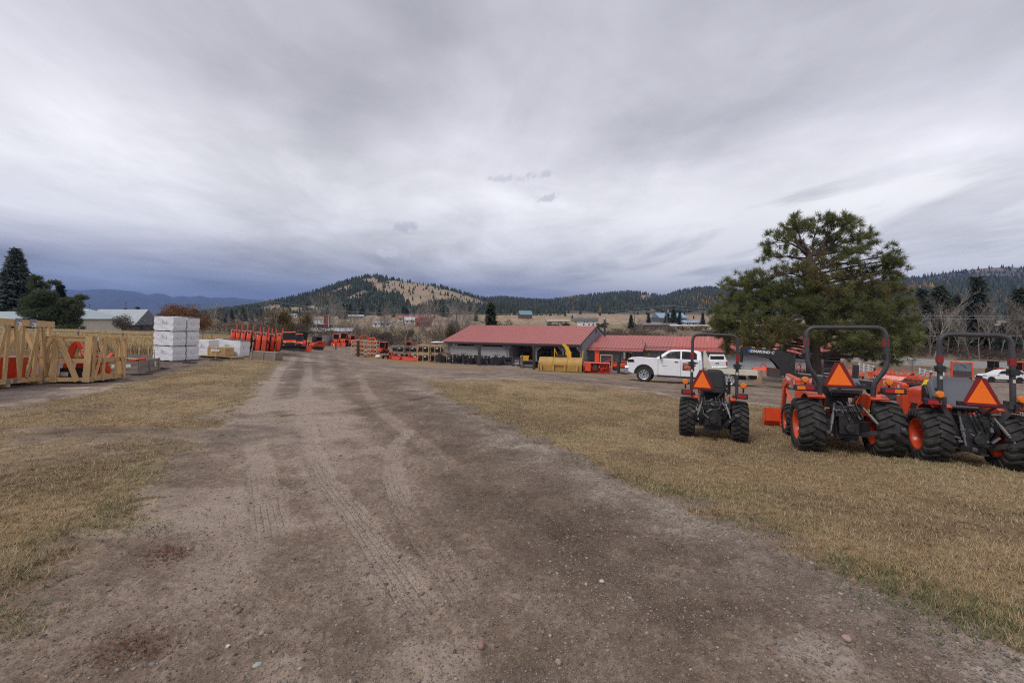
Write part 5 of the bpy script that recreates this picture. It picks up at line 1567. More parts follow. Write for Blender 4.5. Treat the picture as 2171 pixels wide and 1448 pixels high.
# ------------------------------------------------------------------ wheels and shared machine parts
def fillet(pts, r, n=5):
    P = [Vector(p) for p in pts]; out = [P[0]]
    for i in range(1, len(P) - 1):
        a = (P[i - 1] - P[i]); b = (P[i + 1] - P[i])
        k = min(r, a.length * .48, b.length * .48)
        s = P[i] + a.normalized() * k; e = P[i] + b.normalized() * k
        for j in range(n + 1):
            t_ = j / n
            out.append(s * (1 - t_) ** 2 + P[i] * 2 * t_ * (1 - t_) + e * t_ * t_)
    out.append(P[-1]); return out

def tyre_mesh(name, Rr, W, rim, h=.035, n=20, lugs=True, seg=40):
    b = MB()
    Rc = Rr - (h if lugs else 0)
    hw = W / 2
    prof = [(-hw * .74, rim), (-hw * .92, rim + .18 * (Rc - rim)), (-hw, rim + .50 * (Rc - rim)), (-hw * .95, rim + .80 * (Rc - rim)), (-hw * .80, Rc - .012), (-hw * .4, Rc), (hw * .4, Rc), (hw * .80, Rc - .012), (hw * .95, rim + .80 * (Rc - rim)), (hw, rim + .50 * (Rc - rim)), (hw * .92, rim + .18 * (Rc - rim)), (hw * .74, rim)]
    b.lathe(prof, n=seg)
    if lugs:
        st = [(-.04, 0.0, 0), (.14, .10, 0), (.34, .26, .004), (.47, .34, .018), (.515, .36, .085)]
        for s in (-1, 1):
            for i in range(n):
                t0 = 2 * math.pi * (i + (.5 if s > 0 else 0)) / n
                bw = 2 * math.pi / n * .27
                vs = []
                for (wf, to, dr) in st:
                    t_ = t0 + to * (2 * math.pi / n) * 1.7
                    wv = s * wf * W
                    k = bw * (1.0 if wf > 0 else .8)
                    for (dt, rr_) in ((-k, Rr - dr - h - .02), (-k * .72, Rr - dr), (k * .72, Rr - dr), (k, Rr - dr - h - .02)):
                        vs.append((wv, math.cos(t_ + dt) * rr_, math.sin(t_ + dt) * rr_))
                fs = [(0, 1, 2, 3)]
                for j in range(len(st) - 1):
                    for q_ in range(3):
                        fs.append((j * 4 + q_, j * 4 + q_ + 1, j * 4 + q_ + 5, j * 4 + q_ + 4))
                e = (len(st) - 1) * 4
                fs.append((e, e + 1, e + 2, e + 3))
                b.add(vs, fs)
    me = b.mesh(name)
    me.materials.append(M_RUBBER)
    for p in me.polygons:
        p.use_smooth = True
    me.set_sharp_from_angle(angle=R(38))
    return me

def rim_mesh(name, W, rim, out, m, hubm=None, bolts=6):
    """dished wheel; out = +1 when the outer side is +x"""
    b = MB()
    hw = W / 2
    o = out
    b.lathe([(o * hw * .86, rim + .012), (o * hw * .84, rim - .012), (o * hw * .70, rim - .035), (o * hw * .05, rim - .05), (-o * hw * .05, rim * .62), (o * hw * .06, rim * .36), (o * hw * .06, .001)], n=28, mi=0)
    b.lathe([(-o * hw * .86, rim + .012), (-o * hw * .84, rim - .012), (-o * hw * .6, rim - .04), (-o * hw * .10, rim - .05), (-o * hw * .10, rim * .45), (-o * hw * .3, rim * .40), (-o * hw * .3, .001)], n=28, mi=0)
    b.cyl((o * hw * .04, 0, 0), (o * hw * .22, 0, 0), rim * .27, n=14, mi=1)
    for k in range(bolts):
        t_ = 2 * math.pi * k / bolts
        b.cyl((o * hw * .04, math.cos(t_) * rim * .42, math.sin(t_) * rim * .42), (o * hw * .16, math.cos(t_) * rim * .42, math.sin(t_) * rim * .42), .016, n=6, mi=1)
    me = b.mesh(name)
    me.materials.append(m); me.materials.append(hubm or M_STEELD)
    for p, i in zip(me.polygons, b.mi):
        p.material_index = i; p.use_smooth = True
    me.set_sharp_from_angle(angle=R(35))
    return me

_WC = {}
def wheel(parent, x, y, Rr, W, rim, m, out, n=20, lugs=True, z=None, hubm=None, spin=0.0, h=.035):
    k = (Rr, W, rim, m.name, out, n, lugs)
    if k not in _WC:
        _WC[k] = (rim_mesh("wheel", W, rim, out, m, hubm), tyre_mesh("tyre", Rr, W, rim, h, n, lugs, 40 if lugs else 24))
    rm, tm = _WC[k]
    wo_ = link("wheel", rm, parent, loc=(x, y, Rr - .012 if z is None else z), rot=(spin, 0, 0))
    link("tyre", tm, wo_)
    return wo_

def smv(parent, x, y, z, s=1.0, tilt=0.0):
    """slow-moving-vehicle triangle facing -y"""
    a = .205 * s; h = .355 * s; c_ = .055 * s
    red = [(-a - .01, -h / 2 + .015), (-a + c_ * .8, -h / 2 - .02), (a - c_ * .8, -h / 2 - .02), (a + .01, -h / 2 + .015), (c_, h / 2 + .02), (-c_, h / 2 + .02)]
    o = MB().prism(red, 'y', 0, .006).build("warning_triangle", M_SMVR, parent, loc=(x, y, z), rot=(tilt, 0, 0))
    MB().prism([(-a + .045, -h / 2 + .022), (a - .045, -h / 2 + .022), (0, h / 2 - .005)], 'y', -.005, -.001).build("orange_panel", M_SMVO, o)
    for zz in (-.06 * s, .07 * s):
        MB().cyl((0, -.009, zz), (0, -.004, zz), .008, n=8).build("rivet", M_STEEL, o)
    return o

def amber(parent, x, y, z):
    o = MB().lathe([(-.035, .001), (-.033, .045), (-.015, .058), (.015, .058), (.033, .045), (.035, .001)], axis='y', n=16).build("amber_lamp", M_AMBER, parent, smooth=40, loc=(x, y, z))
    MB().cyl((0, .0, -.05), (.0, .02, -.14), .016, n=8).build("lamp_stalk", M_BLACKP, o)
    return o
# ------------------------------------------------------------------ the three tractors on the lawn
def tractor(label, Rr, W, rim, track, wb, Rf, Wf, rimf, rops, ramt, style):
    T = thing("tractor", label, "tractor", "orange compact tractors on the lawn")
    zx = Rr
    for s in (-1, 1):
        wheel(T, s * track / 2, 0, Rr, W, rim, M_ORANGE, s, style.get('lug', 20), spin=.13 * s)
        wheel(T, s * (track / 2 - .06), wb, Rf, Wf, rimf, M_ORANGE, s, 18, spin=.2)
    # drive train
    b = MB()
    b.box((0, .02, zx), (track - W - .02, .22, .22)); b.box((0, .25, zx + .04), (.36, .75, .42)); b.box((0, -.16, zx + .06), (.30, .22, .34))
    b.box((0, wb * .55, zx - .02), (.30, wb * .9, .30)); b.box((0, wb, Rf + .02), (track - .3, .12, .12))
    b.cyl((0, -.26, zx), (0, -.34, zx), .07, n=12); b.box((0, -.1, zx + .30), (.42, .28, .14)); b.box((.12, -.2, zx + .22), (.1, .14, .2)); b.box((-.13, -.19, zx + .25), (.13, .12, .13))
    b.build("transmission", M_BLACK, T, bevel=.012)
    b = MB()
    for k in range(16):
        x_ = rnd.uniform(-.2, .2); z_ = zx + rnd.uniform(-.05, .42)
        b.cyl((x_, -.22 - rnd.random() * .08, z_), (x_ + rnd.uniform(-.12, .12), -.2 - rnd.random() * .1, z_ + rnd.uniform(-.1, .1)), rnd.uniform(.010, .026), n=6)
    stuff(b.build("hydraulic_fittings", M_STEELD, T))
    b = MB()
    for k in range(5):
        x0 = rnd.uniform(-.18, .18)
        b.tube([(x0, -.2, zx + .45), (x0 + .03, -.32, zx + .3), (x0 + .1, -.28, zx + .12), (x0 + .06, -.2, zx)], .011, 5)
    stuff(b.build("hoses", M_BLACKP, T))
    # hood, cowl and platform
    hz0, hz1 = style['hood']
    y0, y1 = wb * .55, wb + .48
    hw = style['hoodw'] / 2
    b = MB()
    secs = [(y0, hw, hz1), (y0 + .3, hw, hz1 + .01), (y1 - .35, hw * .93, hz1 - .06), (y1 - .08, hw * .82, hz1 - .14), (y1, hw * .72, hz1 - .22)]
    for (yy_, w_, zt) in secs:
        zb_ = hz0
        b.v += [(-w_, yy_, zb_), (-w_, yy_, zt - .10), (-w_ * .82, yy_, zt - .025), (-w_ * .4, yy_, zt), (w_ * .4, yy_, zt), (w_ * .82, yy_, zt - .025), (w_, yy_, zt - .10), (w_, yy_, zb_)]
    for i in range(len(secs) - 1):
        for k in range(7):
            b.f.append((i * 8 + k, i * 8 + k + 1, i * 8 + k + 9, i * 8 + k + 8)); b.mi.append(0)
    b.f.append(tuple(range(8))); b.mi.append(0); e = (len(secs) - 1) * 8; b.f.append(tuple(range(e + 7, e - 1, -1))); b.mi.append(0)
    hd = b.build("hood", M_ORANGE, T, smooth=35)
    MB().box((0, y1 + .01, hz1 - .36), (hw * 1.3, .03, .26)).build("grille", M_BLACKP, hd)
    for s in (-1, 1):
        MB().prism([(y0 + .05, hz0 + .05), (y0 + .38, hz0 + .05), (y0 + .30, hz0 + .16), (y0 + .08, hz0 + .16)], 'x', s * hw - .004, s * hw + .004).build("hood_vent", M_BLACKP, hd)
    b = MB(); b.prism([(y0 - .22, hz0 - .05), (y0, hz0 - .05), (y0, hz1 + .01), (y0 - .10, hz1 + .05), (y0 - .22, hz1 - .12)], 'x', -hw * .92, hw * .92); b.build("cowl", M_BLACKP, T, bevel=.02)
    b = MB(); b.tube([(0.17 * math.cos(t_), y0 - .33 + .17 * math.sin(t_) * .75, hz1 + .10 + .17 * math.sin(t_) * .6) for t_ in np.linspace(0, 6.283, 17)], .014, 6); b.cyl((0, y0 - .15, hz1 - .05), (0, y0 - .33, hz1 + .10), .02, n=6); b.build("steering_wheel", M_BLACKP, T)
    MB().box((0, y0 - .35, zx + .02), (track - .25, .6, .04)).build("platform", M_BLACK, T)
    # fenders
    fr = Rr + .07
    for s in (-1, 1):
        xi, xo = s * (track / 2 - W / 2 - .03), s * (track / 2 + W * style.get('fout', .05))
        b = MB(); th = [R(a_) for a_ in range(30, 124, 8)]
        ra = [(xi, math.cos(t_) * fr, zx + math.sin(t_) * fr * style.get('fz', 1.0)) for t_ in th]; rb = [(xo, p[1], p[2]) for p in ra]
        b.sheet(ra, rb); b.sheet([(p[0], p[1] * .985, p[2] - .02) for p in ra], [(p[0], p[1] * .985, p[2] - .02) for p in rb])
        b.sheet(ra, [(p[0], p[1] * .35, zx + (p[2] - zx) * .35) for p in ra])
        b.sheet(rb, [(p[0], p[1] * .97, p[2] - .035) for p in rb])
        fo = b.build("fender", M_ORANGE, T, smooth=40)
        MB().box((xi - s * .006, -fr * .25, zx + fr * .55), (.004, .09, .05)).build("decal", M_BYELLOW, fo)
    # roll bar
    rp = [Vector(p) for p in rops['path']]
    full = rp + [Vector((-p.x, p.y, p.z)) for p in reversed(rp)]
    rb_ = MB(); rb_.tube(fillet(full, rops.get('fil', .17), 6), rops['r'], 8); ro = rb_.build("roll_bar", M_DARK, T, smooth=50)
    for s in (-1, 1):
        zx0, zx1 = rops['band']; xb = rops['xb']; yb = rops['yb']
        MB().box((s * xb, yb, (zx0 + zx1) / 2), (rops['r'] * 2.05, rops['r'] * 2.05, zx1 - zx0)).build("reflective_band", M_REFL, ro)
        pz = rops['pivot']
        b = MB(); b.box((s * xb, yb, pz), (.095, .11, .10)); b.cyl((s * xb - .075, yb - .02, pz + .02), (s * xb + .075, yb - .02, pz + .02), .022, n=8); b.cyl((s * xb - .07, yb - .03, pz - .03), (s * xb + .07, yb - .03, pz - .03), .015, n=6); b.build("fold_joint", M_BLACK, ro)
        b = MB(); b.tube([(s * xb + s * .075, yb - .02, pz + .02), (s * xb + s * .10, yb - .04, pz + .05), (s * xb + s * .12, yb - .03, pz - .01), (s * xb + s * .09, yb - .05, pz - .04)], .005, 4); b.build("pin_clip", M_STEEL, ro)
        MB().box((s * xb, yb - rops['r'] - .003, pz - .14), (.035, .004, .05)).build("decal", M_CREAM, ro)
        if style.get('post_base'):
            MB().box((s * xb, yb + .03, style['post_base']), (.13, .16, .12)).build("roll_bar_foot", M_DARK, ro)
    # lamps
    lz, lx, ly = style['tail']
    for s in (-1, 1):
        h_ = MB().box((s * lx, ly, lz), (style['tailw'] + .05, .09, .105)).build("tail_lamp", M_BLACKP, T, bevel=.015)
        if style.get('two_tone'):
            w_ = style['tailw']
            MB().box((s * (lx + w_ * .22), ly - .047, lz), (w_ * .42, .012, .062)).build("amber_lens", M_AMBER, h_)
            MB().box((s * (lx - w_ * .22), ly - .047, lz), (w_ * .46, .012, .062)).build("red_lens", M_REDLENS, h_)
        else:
            MB().box((s * lx, ly - .047, lz), (style['tailw'] * .86, .012, .060)).build("red_lens", M_REDLENS, h_)
        az_, ax_, ay_ = style['amber']
        amber(T, s * ax_, ay_, az_)
    sx, sy, sz, ss = style['smv']
    smv(T, sx, sy, sz, ss)
    MB().box((0, sy + .05, style.get('barz', sz - .22)), (track * .55, .06, .07)).build("rear_crossbar", M_BLACK, T)
    MB().box((sx, sy + .02, sz - .22), (.05, .02, .16)).build("triangle_bracket", M_BLACK, T)
    # three-point hitch
    hy = style.get('hitchy', -.62)
    for s in (-1, 1):
        e_ = style['arms'][0 if s < 0 else 1]
        b = MB(); b.beam((s * .20, -.12, zx - .12), e_, .035, .07); b.cyl((e_[0] - .03, e_[1], e_[2]), (e_[0] + .03, e_[1], e_[2]), .045, n=12); b.build("lower_link", M_DARK, T)
        m_ = Vector((s * .20, -.12, zx - .12)).lerp(Vector(e_), .6)
        b = MB(); b.cyl((s * .20, -.22, zx + .40), m_, .016, n=8); b.cyl(Vector((s * .20, -.22, zx + .40)).lerp(m_, .35), Vector((s * .20, -.22, zx + .40)).lerp(m_, .7), .026, n=8); b.build("lift_rod", M_STEELD, T)
        b = MB(); b.beam((s * .14, -.05, zx + .36), (s * .21, -.25, zx + .40), .04, .07); b.build("lift_arm", M_BLACK, T)
        b = MB(); b.cyl((s * .24, -.10, zx - .16), m_ + Vector((s * -.02, 0, -.03)), .012, n=6); b.build("check_chain", M_STEEL, T)
        if style.get('brace'):
            b = MB(); b.beam((s * rops['xb'] * .96, rops['yb'] + .02, style['tail'][0] - .02), (s * .16, -.12, zx + .02), .05, .09); b.build("roll_bar_brace", M_DARK, T)
    b = MB(); b.cyl((.03, -.2, zx + .34), style.get('top', (.14, -.30, zx + .62)), .022, n=8); b.build("top_link", M_BLACK, T)
    b = MB(); b.box((0, -.30, zx - .20), (.10, .30, .03)); b.box((0, -.12, zx - .14), (.34, .06, .14)); b.build("drawbar", M_BLACK, T)
    # seat
    st = style['seat']
    if st == 'up':
        b = MB()
        ol = [(-.20, .0), (.20, .0), (.225, .16), (.21, .36), (.13, .46), (-.13, .46), (-.21, .36), (-.225, .16)]
        b.prism(ol, 'y', 0, .11)
        s_ = b.build("seat", M_BLACKP, T, bevel=.045, smooth=60, loc=(.02, .24, zx + .53), rot=(-.12, 0, 0))
        b = MB(); b.prism([(x_ * .72, z_ * .72 + .08) for (x_, z_) in ol], 'y', -.012, 0.0); b.build("backrest_shell", M_BLACKP, s_, bevel=.01)
        MB().box((.02, .50, zx + .53), (.44, .44, .12)).build("seat_cushion", M_BLACKP, T, bevel=.04)
        MB().box((.31, .34, zx + .62), (.06, .08, .28)).build("armrest", M_BLACKP, T, bevel=.02)
    else:
        fx, fy, fz, w_, l_, a_ = st
        b = MB(); b.prism([(-w_ / 2, 0), (w_ / 2, 0), (w_ / 2, l_ * .8), (w_ * .38, l_), (-w_ * .38, l_), (-w_ / 2, l_ * .8)], 'y', 0, .13)
        s_ = b.build("seat", mat("grey_seat_shell", (.13, .135, .155), .5, var=.1), T, bevel=.03, smooth=50, loc=(fx, fy, fz), rot=(a_, 0, 0))
        for (x_, z_) in ((-w_ * .36, l_ * .25), (-w_ * .36, l_ * .55), (w_ * .36, l_ * .25), (w_ * .36, l_ * .55)):
            MB().cyl((x_, -.004, z_), (x_, .01, z_), .018, n=8).build("bolt_hole", M_BLACK, s_)
        b = MB(); b.prism([(-w_ * .44, .0), (w_ * .44, 0), (w_ * .40, l_ * .7), (-w_ * .40, l_ * .7)], 'y', .132, .22)
        b.build("seat_cushion", M_BLACKP, s_, bevel=.03)
    for s in (-1, 1):
        b = MB(); b.cyl((s * .27, .30, zx + .45), (s * .30, .22, zx + .72), .010, n=6); b.ell((s * .30, .22, zx + .74), (.025, .025, .03)); b.build("control_lever", M_BLACKP, T)
    if style.get('loader'):
        lo = style['loader']
        for s in (-1, 1):
            xl = s * lo['x']
            y_m = wb * .62
            MB().box((xl, y_m, zx + .30), (.09, .17, .95)).build("loader_mast", M_ORANGE, T, bevel=.01)
            b = MB()
            b.prism([(y_m - .10, zx + .66), (y_m - .02, zx + .80), (wb + .25, zx + .86), (wb + .62, zx + .70), (wb + 1.02, zx - .10), (wb + .90, zx - .16), (wb + .50, zx + .54), (wb + .18, zx + .66), (y_m + .10, zx + .60)], 'x', xl - .04, xl + .04)
            ar = b.build("loader_arm", M_ORANGE, T, bevel=.012)
            MB().box((xl - .046 if s < 0 else xl + .046, y_m + .10, zx + .66), (.004, .07, .20)).build("decal", M_WHITEP, ar)
            text_mesh("Kubota", .13, "lettering", M_WHITEP, ar, (xl + s * .044, wb + .02, zx + .76), (R(90), 0, R(90) if s > 0 else R(-90)), .002, .003)
            b = MB(); b.cyl((xl, y_m + .06, zx + .05), (xl, wb + .35, zx + .45), .035, n=10); b.cyl((xl, wb + .35, zx + .45), (xl, wb + .62, zx + .60), .02, n=8); b.build("lift_cylinder", M_ORANGE, T)
            b = MB(); b.cyl((xl, wb + .55, zx + .50), (xl, wb + 1.02, zx + .08), .03, n=8); b.build("tilt_cylinder", M_ORANGE, T)
        bw = lo['bw'] / 2; yb_ = wb + 1.0; zb_ = lo.get('bz', .03)
        prof = [(yb_, zb_ + .46), (yb_ - .02, zb_ + .16), (yb_ + .10, zb_ + .02), (yb_ + .55, zb_), (yb_ + .55, zb_ + .02), (yb_ + .12, zb_ + .05), (yb_ + .03, zb_ + .18), (yb_ + .03, zb_ + .46)]
        bk = MB().prism(prof, 'x', -bw, bw).build("bucket", M_ORANGE, T)
        for s in (-1, 1):
            MB().prism([(yb_, zb_ + .46), (yb_ - .02, zb_ + .16), (yb_ + .10, zb_ + .01), (yb_ + .55, zb_), (yb_ + .5, zb_ + .10), (yb_ + .12, zb_ + .46)], 'x', s * bw - .012, s * bw + .012).build("bucket_side", M_ORANGE, bk)
            MB().box((s * lo['x'], yb_ - .04, zb_ + .22), (.12, .06, .36)).build("bucket_bracket", M_ORANGE, bk)
    return T

def rpath(xt, xb, zt, z0, yb, sb=None):
    if sb:
        z1, z2, xl = sb
        return [(-xl, yb + .05, z0), (-xl, yb + .03, z2), (-xt, yb - .03, z1), (-xt, yb, zt)]
    return [(-xb, yb, z0), (-xb, yb, zt)]

t1 = tractor("small orange tractor with upright black seat behind its warning triangle", .405, .30, .20, .97, 1.35, .28, .20, .16,
             dict(path=rpath(.42, .42, 2.11, .88, -.12), r=.031, band=(1.58, 1.73), pivot=1.49, xb=.42, yb=-.12, fil=.15), None,
             dict(hood=(.62, 1.08), hoodw=.52, tail=(.92, .50, -.24), tailw=.17, amber=(1.12, .535, -.16), smv=(-.22, -.27, 1.19, 1.0), barz=1.0, arms=((-.37, -.52, .56), (.40, -.52, .56)), seat='up', brace=True, lug=22, top=(.24, -.26, 1.12), fout=-.25))
stand(t1, 4.09, 9.30, 22)
t2 = tractor("orange loader tractor with two-tone tail lamps and wide pinched roll bar", .49, .42, .27, 1.16, 1.62, .36, .27, .20,
             dict(path=rpath(.60, .39, 2.27, .62, -.2, (1.55, 1.28, .40)), r=.040, band=(1.93, 2.07), pivot=1.76, xb=.60, yb=-.2, fil=.17), None,
             dict(hood=(.80, 1.30), hoodw=.60, tail=(1.17, .66, -.26), tailw=.30, two_tone=True, amber=(1.31, .63, -.18), smv=(-.14, -.33, 1.42, 1.13), barz=1.22, arms=((-.38, -.50, .42), (.62, -.66, .56)), seat=(.12, .18, 1.15, .52, .34, -.95), lug=19, top=(.12, -.30, 1.05), fout=.06, fz=1.06, loader=dict(x=.50, bw=1.72)))
stand(t2, 6.03, 8.24, 20)
t3 = tractor("orange loader tractor with tipped grey seat and braced straight roll bar", .44, .38, .25, 1.02, 1.50, .33, .25, .18,
             dict(path=rpath(.45, .45, 2.10, .98, -.25), r=.038, band=(1.63, 1.74), pivot=1.53, xb=.45, yb=-.25, fil=.17), None,
             dict(hood=(.72, 1.20), hoodw=.58, tail=(.99, .56, -.30), tailw=.20, amber=(1.12, .50, -.36), smv=(0.0, -.40, 1.20, 1.10), barz=1.0, arms=((-.12, -.42, .30), (.52, -.62, .50)), seat=(-.05, .10, .90, .64, .56, -.40), brace=True, lug=19, post_base=1.02, top=(.22, -.34, 1.0), fout=.06, fz=1.06, loader=dict(x=.48, bw=1.60)))
stand(t3, 7.41, 7.40, 20)
# ------------------------------------------------------------------ flatbed pickup, gooseneck trailer, other vehicles
def arch(cy, r, z0, n=9):
    return [(cy + r * math.cos(t_), z0 + r * math.sin(t_)) for t_ in np.linspace(math.pi, 0, n)]

def inset_body(prof_low, prof_cab, hw, cabw):
    """body side outline extruded across, cabin leaning inwards"""
    b = MB()
    b.prism(prof_low, 'x', -hw, hw)
    n = len(prof_cab)
    zmin = min(p[1] for p in prof_cab); zmax = max(p[1] for p in prof_cab)
    def wd(z):
        return hw - .02 - (hw - cabw) * (z - zmin) / (zmax - zmin)
    vs = [(-wd(z), y, z) for (y, z) in prof_cab] + [(wd(z), y, z) for (y, z) in prof_cab]
    b.add(vs, [tuple(range(n)), tuple(range(2 * n - 1, n - 1, -1))] + [(i, n + i, n + (i + 1) % n, (i + 1) % n) for i in range(n)])
    return b, wd

TR_X, TR_Y, TR_H = 8.05, 27.5, -68.3
def pickup(label, flatbed=True):
    T = thing("pickup_truck", label, "truck")
    RW_ = .43
    y_rear = -4.5
    for s in (-1, 1):
        wheel(T, s * .86, 0, RW_, .28, .27, M_SILVER, s, lugs=False)
        wheel(T, s * .86, y_rear, RW_, .28, .27, M_SILVER, s, lugs=False)
        for yy_ in (0, y_rear):
            sp = MB()
            for k in range(8):
                t_ = 2 * math.pi * k / 8
                sp.beam((s * .99, yy_ + .06 * math.cos(t_), RW_ + .06 * math.sin(t_)), (s * .99, yy_ + .235 * math.cos(t_), RW_ + .235 * math.sin(t_)), .03, .055)
            sp.build("wheel_spokes", M_SILVER, T)
    hw = .99
    low = [(1.02, .62), (.98, .55), (.62, .45)] + [(y_, z_) for (y_, z_) in reversed(arch(0, .53, .45))] + [(-.60, .42), (-3.12, .42), (-3.14, 1.36), (-1.0, 1.38), (-.62, 1.42), (.25, 1.44), (.72, 1.40), (.90, 1.30), (.98, 1.10)]
    cabp = [(-.60, 1.38), (-1.28, 1.86), (-1.50, 1.94), (-2.2, 1.98), (-2.85, 1.95), (-3.08, 1.88), (-3.13, 1.36)]
    b, wd = inset_body(low, cabp, hw, .74)
    body = b.build("body", M_WHITE, T, bevel=.035, smooth=40)
    for s in (-1, 1):
        def win(p, nm="window"):
            vs = [(s * (wd(z) + .006), y, z) for (y, z) in p]; n = len(p)
            vs += [(s * (wd(z) - .03), y, z) for (y, z) in p]
            MB().add(vs, [tuple(range(n)), tuple(range(2 * n - 1, n - 1, -1))] + [(i, n + i, n + (i + 1) % n, (i + 1) % n) for i in range(n)]).build(nm, M_GLASS, T)
        win([(-.95, 1.43), (-1.42, 1.81), (-1.98, 1.87), (-1.98, 1.42)])
        win([(-2.06, 1.42), (-2.06, 1.87), (-2.72, 1.85), (-2.86, 1.74), (-2.86, 1.42)])
        for yy_ in (-.78, -2.02, -3.02):
            MB().box((s * (hw + .001), yy_, .92), (.006, .014, .92)).build("door_seam", M_DARK, T)
        for yy_ in (-1.78, -2.82):
            MB().box((s * (hw + .02), yy_, 1.24), (.04, .20, .045)).build("door_handle", M_BLACKP, T, bevel=.012)
        b = MB(); b.box((s * (hw + .16), -.92, 1.52), (.20, .10, .28)); b.box((s * (hw + .04), -.90, 1.40), (.16, .06, .05)); b.build("mirror", M_BLACKP, T, bevel=.03)
        ar = arch(0, .575, .45, 13); ai = arch(0, .515, .45, 13)
        b = MB(); n = 13
        vs = [(s * (hw + .02), y, z) for (y, z) in ar] + [(s * (hw + .02), y, z) for (y, z) in ai] + [(s * (hw - .1), y, z) for (y, z) in ar] + [(s * (hw - .1), y, z) for (y, z) in ai]
        b.add(vs, [(i, i + 1, n + i + 1, n + i) for i in range(n - 1)] + [(i, 2 * n + i, 2 * n + i + 1, i + 1) for i in range(n - 1)] + [(n + i, n + i + 1, 3 * n + i + 1, 3 * n + i) for i in range(n - 1)])
        b.build("wheel_arch_trim", M_DARK, T)
        b = MB(); b.box((s * .80, 0, .72), (.30, 1.05, .5)); b.build("wheel_well", M_BLACK, T)
        b = MB(); b.cyl((s * (hw + .06), -.75, .40), (s * (hw + .06), -3.0, .40), .055, n=8); b.build("running_board", M_BLACKP, T)
        b = MB(); b.prism([(.55, 1.13), (.93, 1.10), (.95, 1.24), (.62, 1.28)], 'x', s * hw - .03, s * hw + .012); b.build("headlamp", M_GLASS, T)
        MB().box((s * (hw + .004), .78, 1.26), (.012, .22, .03)).build("marker_lens", M_AMBER, T)
        text_mesh("2500 HD", .07, "lettering", M_DARK, T, (s * (hw + .006), -.95 - .2, .98), (R(90), 0, R(90) if s > 0 else R(-90)), .001)
        # magnetic door sign
        sg = MB().box((s * (hw + .008), -2.42, 1.00), (.008, .62, .42)).build("door_sign", M_BLACKP, T, label="black magnetic door sign with orange lettering")
        fx = s * (hw + .014)
        rz = R(90) if s > 0 else R(-90)
        b = MB(); b.lathe([(-.001, .001), (-.001, 1.0), (.001, 1.0), (.001, .001)], n=24)
        b.v = [(x_, y_ * .29, z_ * .095) for (x_, y_, z_) in b.v]
        b.build("orange_oval", mat("sign_orange", (.80, .14, .03), .5), sg, loc=(fx, -2.42, 1.10))
        text_mesh("PARSONS", .105, "lettering", M_BLACKP, sg, (fx + s * .004, -2.42, 1.10), (R(90), 0, rz), .001, .003)
        text_mesh("Tractor & Implement", .055, "lettering", M_WHITEP, sg, (fx, -2.42, .985), (R(90), 0, rz), .001, .001)
        text_mesh("755-6628", .135, "lettering", MATS["sign_orange"], sg, (fx, -2.42, .895), (R(90), 0, rz), .001, .004)
        text_mesh("Kalispell", .045, "lettering", M_WHITEP, sg, (fx, -2.42, .815), (R(90), 0, rz), .001)
    b = MB(); b.add([(-.74, -.66, 1.44), (.74, -.66, 1.44), (.62, -1.33, 1.90), (-.62, -1.33, 1.90), (-.74, -.69, 1.40), (.74, -.69, 1.40), (.62, -1.36, 1.86), (-.62, -1.36, 1.86)], [(0, 1, 2, 3), (4, 7, 6, 5), (0, 4, 5, 1), (1, 5, 6, 2), (2, 6, 7, 3), (3, 7, 4, 0)])
    b.build("windscreen", M_GLASS, T)
    b = MB(); b.box((0, .99, .64), (1.99, .26, .42)); b.build("front_bumper", M_CHROME, T, bevel=.04)
    b = MB(); b.box((0, .99, 1.08), (1.5, .06, .46)); g = b.build("grille", M_BLACKP, T, bevel=.02)
    MB().box((0, 1.025, 1.10), (1.5, .02, .07)).build("grille_bar", M_CHROME, g)
    MB().box((0, -.5, 1.46), (.9, .5, .05)).build("cowl_vent", M_DARK, T)
    for s in (-.5, 0, .5):
        MB().box((s, -1.62, 1.965), (.12, .08, .03)).build("roof_marker", M_AMBER, T)
    b = MB(); b.box((0, -2.3, .55), (.7, 6.2, .22)); b.build("frame", M_BLACK, T)
    # flatbed
    fl = M_CREAM
    b = MB(); b.box((0, -4.55, .98), (2.05, 2.65, .10)); dk = b.build("deck", fl, T, label="cream painted steel flatbed")
    for s in (-1, 1):
        MB().box((s * 1.0, -4.55, .86), (.06, 2.66, .28)).build("side_skirt", fl, dk)
        b = MB(); b.prism([(-3.22, .80), (-3.34, .80), (-3.40, 1.02), (-3.62, 1.02), (-3.30, 1.96), (-3.22, 1.96)], 'x', s * .98 - .05, s * .98 + .05); b.build("headboard_upright", fl, T)
        MB().cyl((s * .90, -5.90, .88), (s * .90, -5.93, .88), .045, n=10).build("tail_lamp", M_REDLENS, dk)
        MB().cyl((s * 1.04, -3.45, .92), (s * 1.025, -3.45, .92), .03, n=8).build("marker_lamp", M_AMBER, dk)
    MB().box((0, -3.27, 1.90), (1.9, .06, .10)).build("headboard_rail", fl, T)
    for i in range(7):
        MB().box((-.84 + i * .28, -3.27, 1.44), (.05, .04, .86)).build("headboard_bar", fl, T)
    MB().box((0, -5.90, .80), (1.98, .05, .34)).build("rear_skirt", fl, dk)
    MB().box((0, -5.75, .62), (1.6, .25, .24)).build("rear_bumper", M_BLACK, T)
    return T
tk = pickup("white crew-cab pickup with a cream flatbed, black door sign and chrome bumper")
stand(tk, TR_X, TR_Y, TR_H, True, span=2.2)
ax_ = Vector((math.sin(R(TR_H)), math.cos(R(TR_H)), 0))          # forward direction of the truck
def along(s, side=0.0):
    p = Vector((TR_X, TR_Y, 0)) - ax_ * s + Vector((ax_.y, -ax_.x, 0)) * side
    return p
